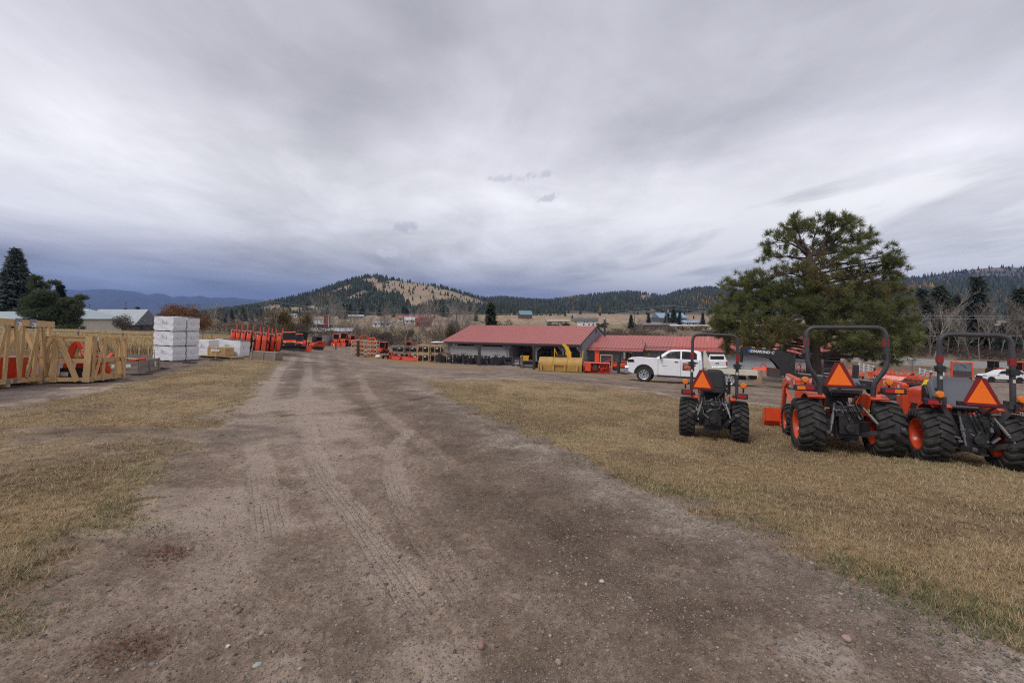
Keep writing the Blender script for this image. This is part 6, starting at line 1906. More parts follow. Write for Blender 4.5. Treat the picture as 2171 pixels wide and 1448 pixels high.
# gooseneck trailer, origin under its axles; local y forward
TL = thing("gooseneck_trailer", "black gooseneck trailer hitched over the flatbed pickup", "trailer")
S_AX = 12.1
pA = along(S_AX)
stand(TL, pA.x, pA.y, TR_H, True, span=2.0)
gap = S_AX - 5.1
for s in (-1, 1):
    for yy_ in (.46, -.46):
        wheel(TL, s * 1.12, yy_, .40, .24, .22, M_BLACK, s, lugs=False)
    ra = [(s * .98, y_, z_) for (y_, z_) in [(-1.05, .55), (-.85, .80), (-.45, .90), (.45, .90), (.85, .80), (1.05, .55)]]
    MB().sheet(ra, [(s * 1.30, y_, z_) for (_, y_, z_) in ra]).sheet([(s * 1.30, y_, z_) for (_, y_, z_) in ra], [(s * 1.30, y_, z_ - .07) for (_, y_, z_) in ra]).build("fender", M_BLACK, TL)
    MB().box((s * 1.0, .9, .72), (.10, 8.6, .16)).build("side_rail", M_BLACK, TL)
    for k in range(7):
        MB().box((s * 1.06, -2.8 + k * 1.2, .72), (.05, .08, .12)).build("stake_pocket", M_BLACK, TL)
    # neck side plate
    zt = 1.98
    pr = [(gap + .05, zt - .42), (gap + .05, zt), (5.2, zt), (4.55, zt - .22), (4.55, .62), (4.8, .62), (5.05, .80), (5.35, 1.22), (5.60, 1.46), (5.95, zt - .44)]
    MB().prism(pr, 'x', s * .42 - .04, s * .42 + .04).build("neck_plate", M_BLACK, TL)
    for k in range(3):
        MB().box((s * .465, 5.45 + k * .52, zt + .012), (.012, .16, .03)).build("white_tape", M_WHITEP, TL); MB().box((s * .465, 5.68 + k * .52, zt + .012), (.012, .26, .028)).build("red_tape", M_REFL, TL)
    rz = R(90) if s > 0 else R(-90)
    text_mesh("DIAMOND C", .20, "lettering", M_WHITEP, TL, (s * .466, 6.05, zt - .19), (R(90), 0, rz), .002, .006, .2)
    MB().prism([(6.58, zt - .27), (6.70, zt - .27), (6.76, zt - .19), (6.70, zt - .10), (6.58, zt - .10)], 'x', s * .462, s * .466).build("logo", mat("logo_blue", (.02, .14, .45), .4), TL)
    MB().cyl((s * .42, 4.75, .06), (s * .42, 4.75, .95), .055, n=8).build("jack_leg", M_BLACK, TL)
    MB().box((s * .42, 4.75, .03), (.22, .22, .05)).build("jack_foot", M_BLACK, TL)
MB().box((0, 5.9, 1.84), (.80, 2.4, .10)).build("neck_top", M_BLACK, TL)
MB().box((0, 4.50, 1.22), (.92, .10, 1.3)).build("neck_riser", M_BLACK, TL)
MB().cyl((0, gap, 1.12), (0, gap, 1.75), .09, n=10).build("coupler", M_BLACK, TL)
MB().box((0, 5.32, .72), (.84, .62, .48)).build("toolbox", mat("rusty_black_box", (.06, .043, .042), .6, var=.3, scale=3), TL)
for k in range(20):
    MB().box((-.86 + k * .0905, .45, .80), (.082, 7.6, .045)).build("deck_plank", M_WOODG, TL)
MB().box((.9, 1.4, 1.15), (.14, .26, .78)).build("winch_mast", M_BLACK, TL)
MB().box((0, -3.4, .62), (2.1, .12, .22)).build("rear_beam", M_BLACK, TL)
cr_ = thing("cardboard_box", "torn brown cardboard box on the ground behind the flatbed", "box")
b = MB(); b.box((0, 0, .3), (.62, .5, .6), taper=.93); b.build("body", mat("cardboard", (.30, .20, .12), .85, var=.2), cr_)
b = MB(); b.add([(-.3, -.25, .6), (.3, -.25, .6), (.34, -.4, .72), (-.28, -.38, .70)], [(0, 1, 2, 3)]); b.build("flap", MATS["cardboard"], cr_)
p_ = gpix(1607, 812); stand(cr_, p_[0], p_[1], -60)

def car(label, name, cat, hw, wheel_r, low, cab, cabw, wins, wheels, paint, rimm, extra=None):
    T = thing(name, label, cat)
    for s in (-1, 1):
        for yy_ in wheels:
            wheel(T, s * (hw - .12), yy_, wheel_r, .22, wheel_r * .66, rimm, s, lugs=False)
            MB().box((s * (hw - .2), yy_, wheel_r + .12), (.25, wheel_r * 2.2, .5)).build("wheel_well", M_BLACK, T)
    b, wd = inset_body(low, cab, hw, cabw)
    b.build("body", paint, T, bevel=.04, smooth=40)
    for s in (-1, 1):
        for p in wins:
            n = len(p)
            vs = [(s * (wd(z) + .006), y, z) for (y, z) in p] + [(s * (wd(z) - .03), y, z) for (y, z) in p]
            MB().add(vs, [tuple(range(n)), tuple(range(2 * n - 1, n - 1, -1))] + [(i, n + i, n + (i + 1) % n, (i + 1) % n) for i in range(n)]).build("window", M_GLASS, T)
    if extra:
        extra(T, wd)
    return T
def low_prof(f, r, wheels, wr, zb, belt, hood):
    p = [(f, .62), (f - .05, zb + .1)]
    ws = sorted(wheels, reverse=True)
    for w_ in ws:
        p += [(y_, z_) for (y_, z_) in reversed(arch(w_, wr * 1.18, zb))]
    return p + [(r + .05, zb + .1), (r, .7), (r + .03, belt)] + hood

def suv_extra(T, wd):
    for s in (-1, 1):
        MB().box((s * .935, .1, .62), (.02, 2.0, .22)).build("door_panel", M_WHITE, T)
        MB().box((s * 1.0, .72, 1.08), (.16, .14, .12)).build("mirror", M_WHITE, T, bevel=.02)
        MB().box((s * .80, 2.02, .86), (.32, .22, .10)).build("headlamp", M_GLASS, T, bevel=.02)
        MB().box((s * .935, .15, .36), (.03, 2.3, .14)).build("sill_trim", M_BLACKP, T)
    MB().box((0, 2.12, .62), (1.3, .16, .34)).build("grille", M_BLACKP, T, bevel=.03)
    MB().box((0, 2.10, .38), (1.7, .2, .16)).build("bumper_trim", M_BLACKP, T)
suv = car("white crossover with black wheels parked beside the highway", "parked_car", "car", .93, .36,
          low_prof(2.18, -2.25, (1.38, -1.36), .36, .32, 1.05, [(-.3, 1.05), (1.0, 1.06), (1.9, .95), (2.12, .82)]), [(1.05, 1.04), (.30, 1.52), (-.2, 1.62), (-1.5, 1.60), (-2.0, 1.40), (-2.2, 1.04)], .68,
          [[(.78, 1.09), (.28, 1.47), (-.25, 1.53), (-.28, 1.08)], [(-.36, 1.08), (-.33, 1.53), (-1.1, 1.52), (-1.15, 1.08)], [(-1.23, 1.10), (-1.2, 1.51), (-1.6, 1.48), (-1.85, 1.2), (-1.8, 1.12)]], (1.38, -1.36), M_WHITE, M_BLACKP, suv_extra)
p_ = at(2122, 58); stand(suv, p_.x, p_.y, -72, span=1.5)
def pk_extra(T, wd):
    MB().box((0, -2.62, .95), (1.56, .06, .55)).build("tailgate", M_WHITE, T, bevel=.03)
    MB().box((0, -2.66, 1.0), (.34, .03, .10)).build("tailgate_handle", M_BLACKP, T)
    MB().box((0, -1.085, 1.55), (1.34, .05, .42), (.15, 0, 0)).build("rear_window", M_GLASS, T)
    for s in (-1, 1):
        MB().box((s * .90, -2.60, .98), (.14, .10, .42)).build("tail_lamp", M_REDLENS, T)
    MB().box((0, -2.72, .55), (1.8, .18, .2)).build("rear_bumper", M_CHROME, T, bevel=.03)
    MB().box((0, -2.75, .66), (.32, .02, .16)).build("number_plate", M_WHITEP, T)
pk2 = car("white pickup seen from behind, parked by the shop wall", "pickup_truck", "truck", .97, .40,
          low_prof(2.75, -2.65, (1.75, -1.7), .40, .42, 1.28, [(-.95, 1.28), (1.2, 1.25), (2.4, 1.2), (2.7, 1.0)]), [(1.15, 1.24), (.55, 1.82), (.1, 1.92), (-.8, 1.90), (-1.02, 1.80), (-1.1, 1.26)], .74,
          [[(.9, 1.32), (.5, 1.75), (-.1, 1.82), (-.1, 1.32)], [(-.18, 1.32), (-.18, 1.82), (-.75, 1.80), (-.8, 1.32)]], (1.75, -1.7), M_WHITE, M_SILVER, pk_extra)
p_ = at(1521, 50); stand(pk2, p_.x, p_.y, 24, span=1.8)
def hatch_extra(T, wd):
    b = MB(); b.add([(-.7, -2.0, 1.62), (.7, -2.0, 1.62), (.62, -2.9, 1.95), (-.62, -2.9, 1.95), (-.7, -2.0, 1.56), (.7, -2.0, 1.56), (.62, -2.9, 1.88), (-.62, -2.9, 1.88)], [(0, 1, 2, 3), (4, 7, 6, 5), (0, 4, 5, 1), (1, 5, 6, 2), (2, 6, 7, 3), (3, 7, 4, 0)]); b.build("raised_tailgate", M_DARK, T)
    MB().box((0, -2.2, 1.05), (1.3, .08, .9)).build("open_boot", M_BLACK, T)
    for s in (-1, 1):
        MB().box((s * .85, -2.22, .95), (.16, .08, .3)).build("tail_lamp", M_REDLENS, T)
hb = car("dark car with its tailgate raised beside the shop's end wall", "parked_car", "car", .93, .36,
         low_prof(2.18, -2.25, (1.38, -1.36), .36, .32, 1.05, [(-.3, 1.05), (1.0, 1.06), (1.9, .95), (2.12, .82)]), [(1.05, 1.04), (.30, 1.52), (-.2, 1.62), (-1.6, 1.62), (-2.1, 1.50), (-2.2, 1.04)], .68, [[(.78, 1.09), (.28, 1.47), (-.25, 1.53), (-.28, 1.08)], [(-.36, 1.08), (-.33, 1.53), (-1.1, 1.52), (-1.15, 1.08)]], (1.38, -1.36), M_DARK, M_SILVER, hatch_extra)
p_ = at(1758, 47); stand(hb, p_.x, p_.y, 30, span=1.5)
# ------------------------------------------------------------------ crates, cartons and mowers on the left
M_PLATE = mat("nail_plate", (.36, .37, .39), .4, metal=.7)
M_LABEL = mat("crate_label", (.48, .50, .55), .6)
M_LABELD = mat("label_print", (.05, .07, .15), .6)
M_WRAP = mat("white_wrap", (.76, .76, .78), .42, var=.03, scale=3, bump=.5, bscale=5)
M_PRINT = mat("grey_print", (.22, .22, .24), .6)

CH = -13.5
def plank(parent, p, q, w=.14, t_=.04, n=(1, 0, 0), m=None, name="plank"):
    """board from p to q, flat side facing n"""
    p, q = Vector(p), Vector(q)
    d = q - p; L_ = d.length
    z_ = d.normalized(); x_ = Vector(n); x_ = (x_ - z_ * x_.dot(z_)).normalized(); y_ = z_.cross(x_)
    k = ("pl", round(L_, 2), w, t_)
    if k not in _WC:
        me = MB().box((0, 0, 0), (t_, w, L_)).mesh("plank"); _WC[k] = me
    me = _WC[k].copy() if False else _WC[k]
    mm = m or M_WOOD
    if not me.materials:
        me.materials.append(mm)
    elif me.materials[0] != mm:
        me = me.copy(); me.materials.clear(); me.materials.append(mm)
    o = link(name, me, parent)
    mt = Matrix((x_, y_, z_)).transposed().to_4x4(); mt.translation = (p + q) / 2
    o.matrix_local = mt
    return o

# tall lattice crate; local y runs away along the road side, x=0 is the face seen
c1 = thing("timber_crate", "tall open lattice crate of new lumber with stapled labels and tilted struts", "crate")
stand(c1, -16.05, 15.75, CH)
Hc, Lc, Dc = 2.12, 5.0, 1.7
nX = (1, 0, 0); nY = (0, 1, 0)
for xx_, fb in ((0, 1), (-Dc, 0)):
    plank(c1, (xx_, .04, Hc - .10), (xx_, -Lc, Hc - .10), .20, .05, nX)
    plank(c1, (xx_, .04, .18), (xx_, -Lc, .18), .16, .05, nX)
    for yy_ in (-.06, -.60, -1.18, -1.75, -2.6, -3.5, -4.9):
        plank(c1, (xx_ - .05, yy_, .08), (xx_ - .05, yy_, Hc - .02), .12, .05, nX)
    for (ya, yb) in ((-.20, -.50), (-1.02, -.70), (-1.30, -1.62), (-2.3, -1.95), (-2.8, -3.3), (-4.4, -3.8)):
        plank(c1, (xx_ + .04, ya, .25), (xx_ + .04, yb, Hc - .2), .11, .04, nX)
for yy_ in (0.0, -Lc):
    plank(c1, (.0, yy_, Hc - .10), (-Dc, yy_, Hc - .10), .18, .05, nY)
    plank(c1, (.0, yy_, .18), (-Dc, yy_, .18), .16, .05, nY)
    plank(c1, (-.1, yy_, .25), (-Dc * .5, yy_, Hc - .2), .11, .04, nY); plank(c1, (-Dc + .1, yy_, .25), (-Dc * .55, yy_, Hc - .2), .11, .04, nY)
for k in range(6):
    plank(c1, (-.1 - k * .3, .0, .12), (-.1 - k * .3, -Lc, .12), .22, .03, (0, 0, 1))
for yy_ in (-.4, -1.7, -3.2, -4.7):
    plank(c1, (.05, yy_, .05), (-Dc, yy_, .05), .10, .09, (0, 0, 1))
plank(c1, (-.5, .0, 1.05), (-.5, -Lc, 1.05), .16, .05, nX, M_WOODP)
for yy_, zz_ in ((-.92, Hc - .10), (-1.52, Hc - .10), (-2.5, Hc - .1)):
    pl_ = MB().box((.035, yy_, zz_), (.012, .26, .26)).build("nail_plate", M_PLATE, c1)
    lb_ = MB().box((.044, yy_ + .02, zz_ - .05), (.006, .19, .13)).build("label", M_WHITEP, pl_); MB().box((.049, yy_ - .04, zz_ - .05), (.004, .05, .06)).build("print", M_LABELD, pl_)
for yy_ in (-.25, -1.45, -1.70):
    MB().box((.035, yy_, .18), (.012, .14, .16)).build("nail_plate", M_PLATE, c1)
# what the crate holds
bk = thing("backhoe_bucket", "orange backhoe bucket with a white letter L inside the tall crate", "bucket")
stand(bk, -16.05, 15.75, CH)
pr = [(q0 + .34, q1) for (q0, q1) in [(-.62, .16), (-.45, .20), (-.36, .36), (-.34, .55), (-.42, .76), (-.62, .88), (-1.5, .92), (-1.7, .86), (-1.95, .16)]]
MB().prism(pr, 'x', -1.1, -.55).build("shell", M_RED, bk, bevel=.02)
MB().prism([(p[0] * 1.0 + .02, p[1] + .01) for p in pr[:6]] + [(-.56, .90), (-.66, .16)], 'x', -.55, -.50).build("side_plate", M_ORANGE, bk)
b = MB(); b.box((-.488, -.24, .50), (.012, .045, .26)); b.box((-.488, -.185, .395), (.012, .15, .05)); b.build("letter_mark", M_WHITEP, bk)
fr_ = thing("backhoe_boom", "orange boom assembly with black hoses lying inside the tall crate", "machine part")
stand(fr_, -16.05, 15.75, CH)
b = MB(); b.beam((-.9, -2.2, 1.2), (-.9, -4.4, 1.85), .12, .2); b.beam((-1.3, -2.0, 1.15), (-1.3, -4.4, 1.5), .12, .2); b.beam((-.4, -2.9, 1.3), (-.4, -3.3, 2.0), .12, .2); b.build("arm", M_ORANGE, fr_)
b = MB(); b.box((-.95, -1.0, 1.22), (.35, .45, .22)); b.build("bracket", M_RED, fr_)
b = MB(); b.tube([(-.6, -1.8, 1.1), (-.5, -2.2, .8), (-.6, -2.9, .7), (-.7, -3.5, 1.1)], .03, 6); b.build("hose", M_BLACKP, fr_)
MB().box((-.9, -3.0, .55), (.9, 1.6, .75)).build("valve_box", M_BLACK, fr_)
bu = thing("pail", "white plastic pail with a wire handle inside the tall crate", "bucket")
stand(bu, -16.05, 15.75, CH)
b = MB(); b.lathe([(.18, .001), (.18, .15), (.72, .185), (.88, .19), (.88, .20), (.82, .205), (.80, .195)], (-.85, -.12, 0), 'z', 20); b.build("body", M_WHITEP, bu, smooth=50)
MB().cyl((-.85, -.12, .86), (-.85, -.12, .90), .205, n=20).build("lid", M_WHITEP, bu)
b = MB(); b.tube([(-.85 + .2 * math.cos(t_), -.12, .76 - .14 * math.sin(t_)) for t_ in np.linspace(0, math.pi, 9)], .006, 5); b.build("handle", M_STEEL, bu)

# second, lower crate
c2 = thing("timber_crate", "lower open crate of new lumber holding an orange loader frame", "crate")
stand(c2, -14.7, 15.85, CH)
H2, L2_, W2_ = 1.66, 1.95, 1.45
for yy_ in (0.0, L2_):
    plank(c2, (0.02, yy_, H2 - .03), (-W2_, yy_, H2 - .03), .10, .04, (0, 0, 1)); plank(c2, (.0, yy_, H2 - .14), (-W2_, yy_, H2 - .14), .14, .04, nY)
    plank(c2, (.0, yy_, .14), (-W2_, yy_, .14), .14, .05, nY); plank(c2, (-.05, yy_, .78), (-W2_, yy_, .78), .15, .04, nY)
    for xx_ in (-.10, -1.05, -W2_ + .04):
        plank(c2, (xx_, yy_ - .03, .05), (xx_, yy_ - .03, H2 - .04), .20 if xx_ > -1.2 else .12, .04, nY)
    plank(c2, (-.95, yy_ - .07, H2 - .10), (-.34, yy_ - .07, .08), .16, .04, nY); plank(c2, (-W2_, yy_ - .05, .9), (-1.15, yy_ - .05, H2 - .1), .12, .04, nY)
for xx_ in (0.0, -W2_):
    plank(c2, (xx_, 0, H2 - .12), (xx_, L2_, H2 - .12), .16, .05, nX); plank(c2, (xx_, 0, .16), (xx_, L2_, .16), .15, .05, nX); plank(c2, (xx_, .05, .80), (xx_, L2_, .80), .17, .04, nX)
    for yy_ in (.06, .62, 1.34, L2_ - .05):
        plank(c2, (xx_ + .04, yy_, .06), (xx_ + .04, yy_, H2 - .02), .12, .04, nX)
    plank(c2, (xx_ + .07, .10, .15), (xx_ + .07, .55, H2 - .1), .12, .035, nX); plank(c2, (xx_ + .07, L2_ - .1, .15), (xx_ + .07, 1.45, H2 - .1), .12, .035, nX)
for k in range(5):
    plank(c2, (-.15 - k * .28, 0, .08), (-.15 - k * .28, L2_, .08), .2, .03, (0, 0, 1))
MB().box((.05, .14, H2 - .10), (.008, .16, .13)).build("label", M_WHITEP, c2)
lf = thing("front_loader", "orange front-loader frame standing inside the lower crate", "machine part")
stand(lf, -14.7, 15.85, CH)
b = MB(); b.prism([(-1.25, .15), (-1.12, .15), (-.80, 1.30), (-.72, 1.48), (-.82, 1.50), (-1.0, 1.30)], 'y', .55, .68); b.build("leg", M_ORANGE, lf, bevel=.012)
b = MB(); b.prism([(-.82, 1.46), (-.70, 1.48), (-.28, .72), (-.20, .30), (-.34, .25), (-.45, .62)], 'y', .50, .63); b.build("leg", M_ORANGE, lf, bevel=.012)
b = MB(); b.prism([(-.62, .95), (-.20, .95), (-.15, .30), (-.95, .30), (-.88, .75)], 'y', .8, .88); b.build("web_plate", M_RED, lf)
b = MB(); b.beam((-.3, .7, .25), (-.25, 1.65, .95), .12, .18); b.build("arm", M_ORANGE, lf)
b = MB(); b.beam((-.35, 1.0, .9), (-.35, 1.7, .30), .12, .16); b.build("arm", M_ORANGE, lf)
text_mesh("Kubota", .14, "lettering", M_WHITEP, lf, (-.50, .495, .98), (R(90), R(62), 0), .002, .003)
MB().box((-.60, .40, .34), (1.05, .05, .34)).build("black_panel", M_BLACK, lf)
for xx_ in (-.98, -.35):
    MB().box((xx_, .37, .30), (.22, .012, .14)).build("label", M_WHITEP, lf)
b = MB(); b.tube([(-.35, .9, 1.5), (-.30, .85, 1.25), (-.24, .88, 1.05)], .018, 6); b.tube([(.0 - .1, .95, 1.5), (-.14, .9, 1.3), (-.22, .9, 1.1)], .018, 6); b.build("hose", M_BLACKP, lf)

# low weathered crate with an orange part
c3 = thing("timber_crate", "low weathered slatted crate beside the lumber crates", "crate")
stand(c3, -16.0, 19.5, CH)
for xx_, yy0, yy1 in ((0, 0, 1.7), (-1.5, 0, 1.7)):
    for zz_ in (.12, .30, .48):
        plank(c3, (xx_, yy0, zz_), (xx_, yy1, zz_), .15, .03, nX, M_WOODG)
for yy_ in (0, 1.7):
    for zz_ in (.12, .30, .48):
        plank(c3, (0, yy_, zz_), (-1.5, yy_, zz_), .15, .03, nY, M_WOODG)
for yy_ in (.05, .85, 1.65):
    plank(c3, (.03, yy_, .02), (.03, yy_, .58), .10, .04, nX, M_WOODG)
plank(c3, (-.2, .4, .62), (-1.3, 1.6, .62), .14, .03, (0, 0, 1), M_WOODP)
MB().box((.05, 1.25, .34), (.006, .12, .2)).build("label", M_WHITEP, c3)
MB().box((-.02 - .6, -.022, .38), (.7, .006, .14)).build("label", M_WHITEP, c3)
pp_ = thing("implement_boom", "orange steel boom lying in the low weathered crate", "machine part"); stand(pp_, -16.0, 19.5, CH)
b = MB(); b.beam((-1.3, .25, .40), (-.15, .6, .56), .14, .16); b.build("arm", M_ORANGE, pp_); b = MB(); b.cyl((-.2, .5, .56), (-.1, .7, .60), .09, n=10); b.build("end_pin", M_RED, pp_)
b = MB(); b.tube([(-1.0, 1.2, .1), (-1.0, 1.2, .95), (-.1, 1.5, .95), (-.1, 1.5, .1)], .02, 5); b.build("wire_guard", M_STEELD, pp_)
# board on the ground
bd = link("board", MB().box((0, 0, .02), (.75, .09, .035)).mesh("board")); bd.data.materials.append(M_WOODP); tag(bd, "short splintered board lying on the dirt by the crates", "board")
p_ = gpix(159, 825); stand(bd, p_[0], p_[1], -14)

# wrapped cartons
def carton(label, x, y, z, d, heading, tiltg=True, cap=False, group=None, lean=0.0):
    o = thing("wrapped_carton", label, "carton", group)
    stand(o, x, y, heading, tiltg)
    o.location.z += z
    lx, ly, lz = d
    me = bpy.data.meshes.new("wrap")
    bm = bmesh.new(); bmesh.ops.create_cube(bm, size=1.0)
    bmesh.ops.subdivide_edges(bm, edges=bm.edges[:], cuts=7, use_grid_fill=True)
    rs = random.Random(int(x * 100 + z * 37))
    for v in bm.verts:
        n_ = .012 * math.sin(v.co.x * 9 + v.co.z * 14 + rs.random()) + .008 * rs.uniform(-1, 1)
        v.co = Vector((v.co.x * lx, v.co.y * ly, v.co.z * lz)) + Vector((n_, n_, n_ * .5)); v.co.z += lz / 2
    for f in bm.faces:
        f.smooth = True
    bm.to_mesh(me); bm.free(); me.materials.append(M_WRAP); me.set_sharp_from_angle(angle=R(50))
    link("wrap", me, o)
    lb_ = MB().box((0, -ly / 2 - .016, lz * .60), (lx * .34, .006, lz * .22)).build("label", M_WHITEP, o)
    for k in range(3):
        MB().box((rs.uniform(-.02, .02) * lx, -ly / 2 - .021, lz * (.655 - .05 * k)), (lx * (.12 + .1 * rs.random()), .003, lz * .022)).build("print_line", M_PRINT, lb_)
    for xx_ in (-.27, -.05):
        MB().box((lx * xx_, -ly / 2 - .014, lz * .74), (.028, .012, .028)).build("hole", M_BLACK, o)
    MB().box((lx / 2 + .014, 0, lz * .55), (.006, ly * .3, lz * .16)).build("side_label", M_WHITEP, o)
    if cap:
        MB().box((.10 * lx, 0, lz + .012), (lx * .86, ly * 1.04, .02), (0, .03, 0)).build("black_cap", M_BLACKP, o)
    for xx_ in (-.4, 0, .4):
        MB().box((lx * xx_, 0, .03 - .06), (.09, ly * .98, .06)).build("skid", M_WOODG, o)
    return o
names = {(0, 0): "bottom carton of the front white stack", (0, 1): "middle carton of the front white stack", (0, 2): "top carton of the front white stack", (1, 0): "bottom carton of the rear white stack", (1, 1): "middle carton of the rear white stack", (1, 2): "top carton of the rear white stack, under a black cap"}
hx, hy = math.sin(R(15)), math.cos(R(15))
for ccol in (0, 1):
    for k in range(3):
        carton("white wrapped " + names[(ccol, k)], -18.72 + .02 * k + ccol * (hx * .80), 24.85 + ccol * .80 * hy, .06 + k * .80, (1.36, .72, .745), 15, True, (ccol == 1 and k == 2), "stacked white wrapped cartons")
carton("short white wrapped carton behind the white stacks", -19.2, 28.6, .06, (.95, .8, .98), 10)
carton("wide white wrapped carton with a torn black cap behind the small crate", -18.6, 30.2, .06, (1.75, 1.0, 1.02), 4, cap=True)
# small crates
def slat_crate(label, x, y, heading, d, m, z=0.0, rows=4):
    o = thing("timber_crate", label, "crate"); stand(o, x, y, heading); o.location.z += z
    lx, ly, lz = d
    for k in range(rows):
        zz_ = lz * (k + .5) / rows
        for yy_ in (-ly / 2, ly / 2):
            plank(o, (-lx / 2, yy_, zz_), (lx / 2, yy_, zz_), lz / rows * .92, .025, nY, m)
        for xx_ in (-lx / 2, lx / 2):
            plank(o, (xx_, -ly / 2, zz_), (xx_, ly / 2, zz_), lz / rows * .92, .025, nX, m)
    for xx_ in (-lx / 2, 0, lx / 2):
        plank(o, (xx_, -ly / 2 - .03, 0), (xx_, -ly / 2 - .03, lz), .09, .03, nY, m)
    plank(o, (-lx / 2, -.1, lz), (lx / 2, .1, lz), ly * .8, .02, (0, 0, 1), m)
    return o
pa = thing("pallet", "low wooden pallet under the small pine crate", "pallet"); p_ = gpix(470, 759); stand(pa, p_[0], p_[1], 4)
for k in range(6):
    plank(pa, (-1.1, -.5 + k * .2, .12), (1.1, -.5 + k * .2, .12), .13, .025, (0, 0, 1), M_WOOD)
for k in (-1, 0, 1):
    plank(pa, (k * 1.0, -.55, .055), (k * 1.0, .55, .055), .09, .10, (0, 0, 1), M_WOODG)
kb = slat_crate("small new pine crate with a label on the low pallet", p_[0] - .05, p_[1], 4, (1.05, .8, .52), M_WOOD, .14)
MB().box((-.05, -.47, .33), (.55, .006, .14)).build("label", M_WHITEP, kb)
slat_crate("grey weathered slatted crate beside the pine crate", p_[0] + 2.3, p_[1] + .9, 3, (1.5, .9, .50), M_WOODG, 0)
slat_crate("grey weathered slatted crate behind the pine crate", p_[0] - .9, p_[1] + 1.1, 3, (1.3, .9, .52), M_WOODG, 0)
for i, (u_, v_) in enumerate(((395, 770), (460, 764), (330, 783), (300, 795))):
    gx_, gy_ = gpix(u_, v_)
    b = MB(); rr = random.Random(i)
    for k in range(5):
        b.tube([(rr.uniform(-.5, .5), rr.uniform(-.3, .3), .02), (rr.uniform(-.3, .3), rr.uniform(-.3, .3), .05), (rr.uniform(-.5, .5), rr.uniform(-.3, .3), .02)], .02, 5)
    o = b.build("strap", M_BLACKP); tag(o, ("black plastic strap on the gravel in front of the white cartons", "black strap scraps on the gravel by the pallet", "black strap scraps on the gravel between low crate and cartons", "curl of black strap on the gravel beside the low crate")[i], "strap"); stand(o, gx_, gy_, 0)

# rotary cutters stored on edge
def cutter():
    T = thing("rotary_cutter", "orange rotary cutter deck stored upright on its edge", "mower", "orange rotary cutters standing on edge")
    ol = [(-.80, .05), (.80, .05), (.86, .35), (.86, 1.30), (.70, 1.58), (.45, 1.70), (-.35, 1.70), (-.70, 1.52), (-.86, 1.1), (-.86, .35)]
    MB().prism(ol, 'x', -.15, .15).build("deck", M_ORANGE, T, bevel=.05)
    MB().prism([(p[0] * .92, .1 + p[1] * .92) for p in ol], 'x', .15, .185).build("underside", M_BLACK, T)
    MB().prism([(-.06, 1.35), (.20, 1.35), (.15, 2.12), (.0, 2.14)], 'x', .19, .26).build("hitch_fin", M_ORANGE, T)
    MB().prism([(-.5, .3), (.5, .3), (.38, 1.2), (-.38, 1.2)], 'x', .205, .24).build("gearbox_plate", M_BLACK, T)
    b = MB(); b.cyl((-.12, -.62, 1.60), (.02, -.62, 1.60), .14, n=16); b.build("tail_wheel", M_STEELD, T)
    b = MB(); b.cyl((.2, .1, .9), (.46, .1, .9), .10, .06, 10); b.build("gearbox", M_BLACK, T)
    return T
c0 = cutter()
spots = [(490, 38), (501, 37.6), (513, 37.2), (525, 36.8), (540, 38.6), (546, 35.8), (557, 35.6), (565, 38.2), (574, 38.5), (587, 37.6)]
clab = ["orange rotary cutter at the carton end of the row of upright decks", "second upright orange rotary cutter from the white cartons", "third upright orange rotary cutter from the white cartons", "fourth upright orange rotary cutter from the white cartons",
        "upright orange cutter deck half hidden in the middle of the row", "upright orange cutter with dark gap beside it, mid row", "rounded upright orange cutter standing forward of the row", "upright orange cutter tucked behind the forward ones", "upright orange cutter with a tall fin, last but one before the utility vehicles", "last upright orange cutter beside the utility vehicles"]
for i, (u, Y) in enumerate(spots):
    o = c0 if i == 0 else copy_tree(c0)
    p = at(u, Y); stand(o, p.x, p.y, math.degrees(math.atan2(p.x, p.y)) + rnd.uniform(-3, 4), True); o["label"] = clab[i]
    s_ = (1.0, .99, .99, 1.0, .98, .97, .98, .95, .92, 1.0)[i]; o.scale = (1, 1, s_)

# chain-link fence
FN = thing("chain_link_fence", "galvanised chain-link fence between the yard and the straw field", "fence")
fx = FENCE
prev = None
for i, (x_, y_) in enumerate(fx):
    z_ = gh(x_, y_)
    b = MB(); b.cyl((x_, y_, z_ - .1), (x_, y_, z_ + 1.27), .038, n=8); b.ell((x_, y_, z_ + 1.28), (.045, .045, .03)); b.build("post", M_STEELD, FN)
    if prev:
        a_ = Vector(prev); q_ = Vector((x_, y_, z_))
        MB().cyl(a_ + Vector((0, 0, 1.22)), q_ + Vector((0, 0, 1.22)), .024, n=6).build("top_rail", M_STEELD, FN)
        L_ = (q_ - a_).length; n_ = int(L_ / .11); wb = MB()
        d = (q_ - a_) / L_
        for k in range(n_):
            s0 = k * .11
            for sg in (1, -1):
                e0 = s0; e1 = s0 + sg * 1.1
                z0, z1 = .04, 1.2
                if e1 > L_:
                    z1 = z0 + (L_ - e0) / 1.1 * 1.16; e1 = L_
                if e1 < 0:
                    z1 = z0 + e0 / 1.1 * 1.16; e1 = 0
                p0 = a_ + d * e0 + Vector((0, 0, z0)); p1 = a_ + d * e1 + Vector((0, 0, z1))
                wb.add([p0, p0 + d * .006, p1 + d * .006, p1], [(0, 1, 2, 3)])
        stuff(wb.build("wire_mesh", M_STEELD, FN))
    prev = (x_, y_, z_)
fs_ = MB().box((0, 0, 0), (.42, .02, .2)).build("fence_sign", M_WHITEP); tag(fs_, "small white sign on the fence post behind the cartons", "sign"); p = Vector((-22.6, 31.13, gh(-22.6, 31.2) + 1.33)); fs_.location = p
# ------------------------------------------------------------------ machines and attachments in the yard
def put_at(o, u, Y, heading, dz=0.0, tilt=True):
    p = at(u, Y); return stand(o, p.x, p.y, heading, tilt, dz)

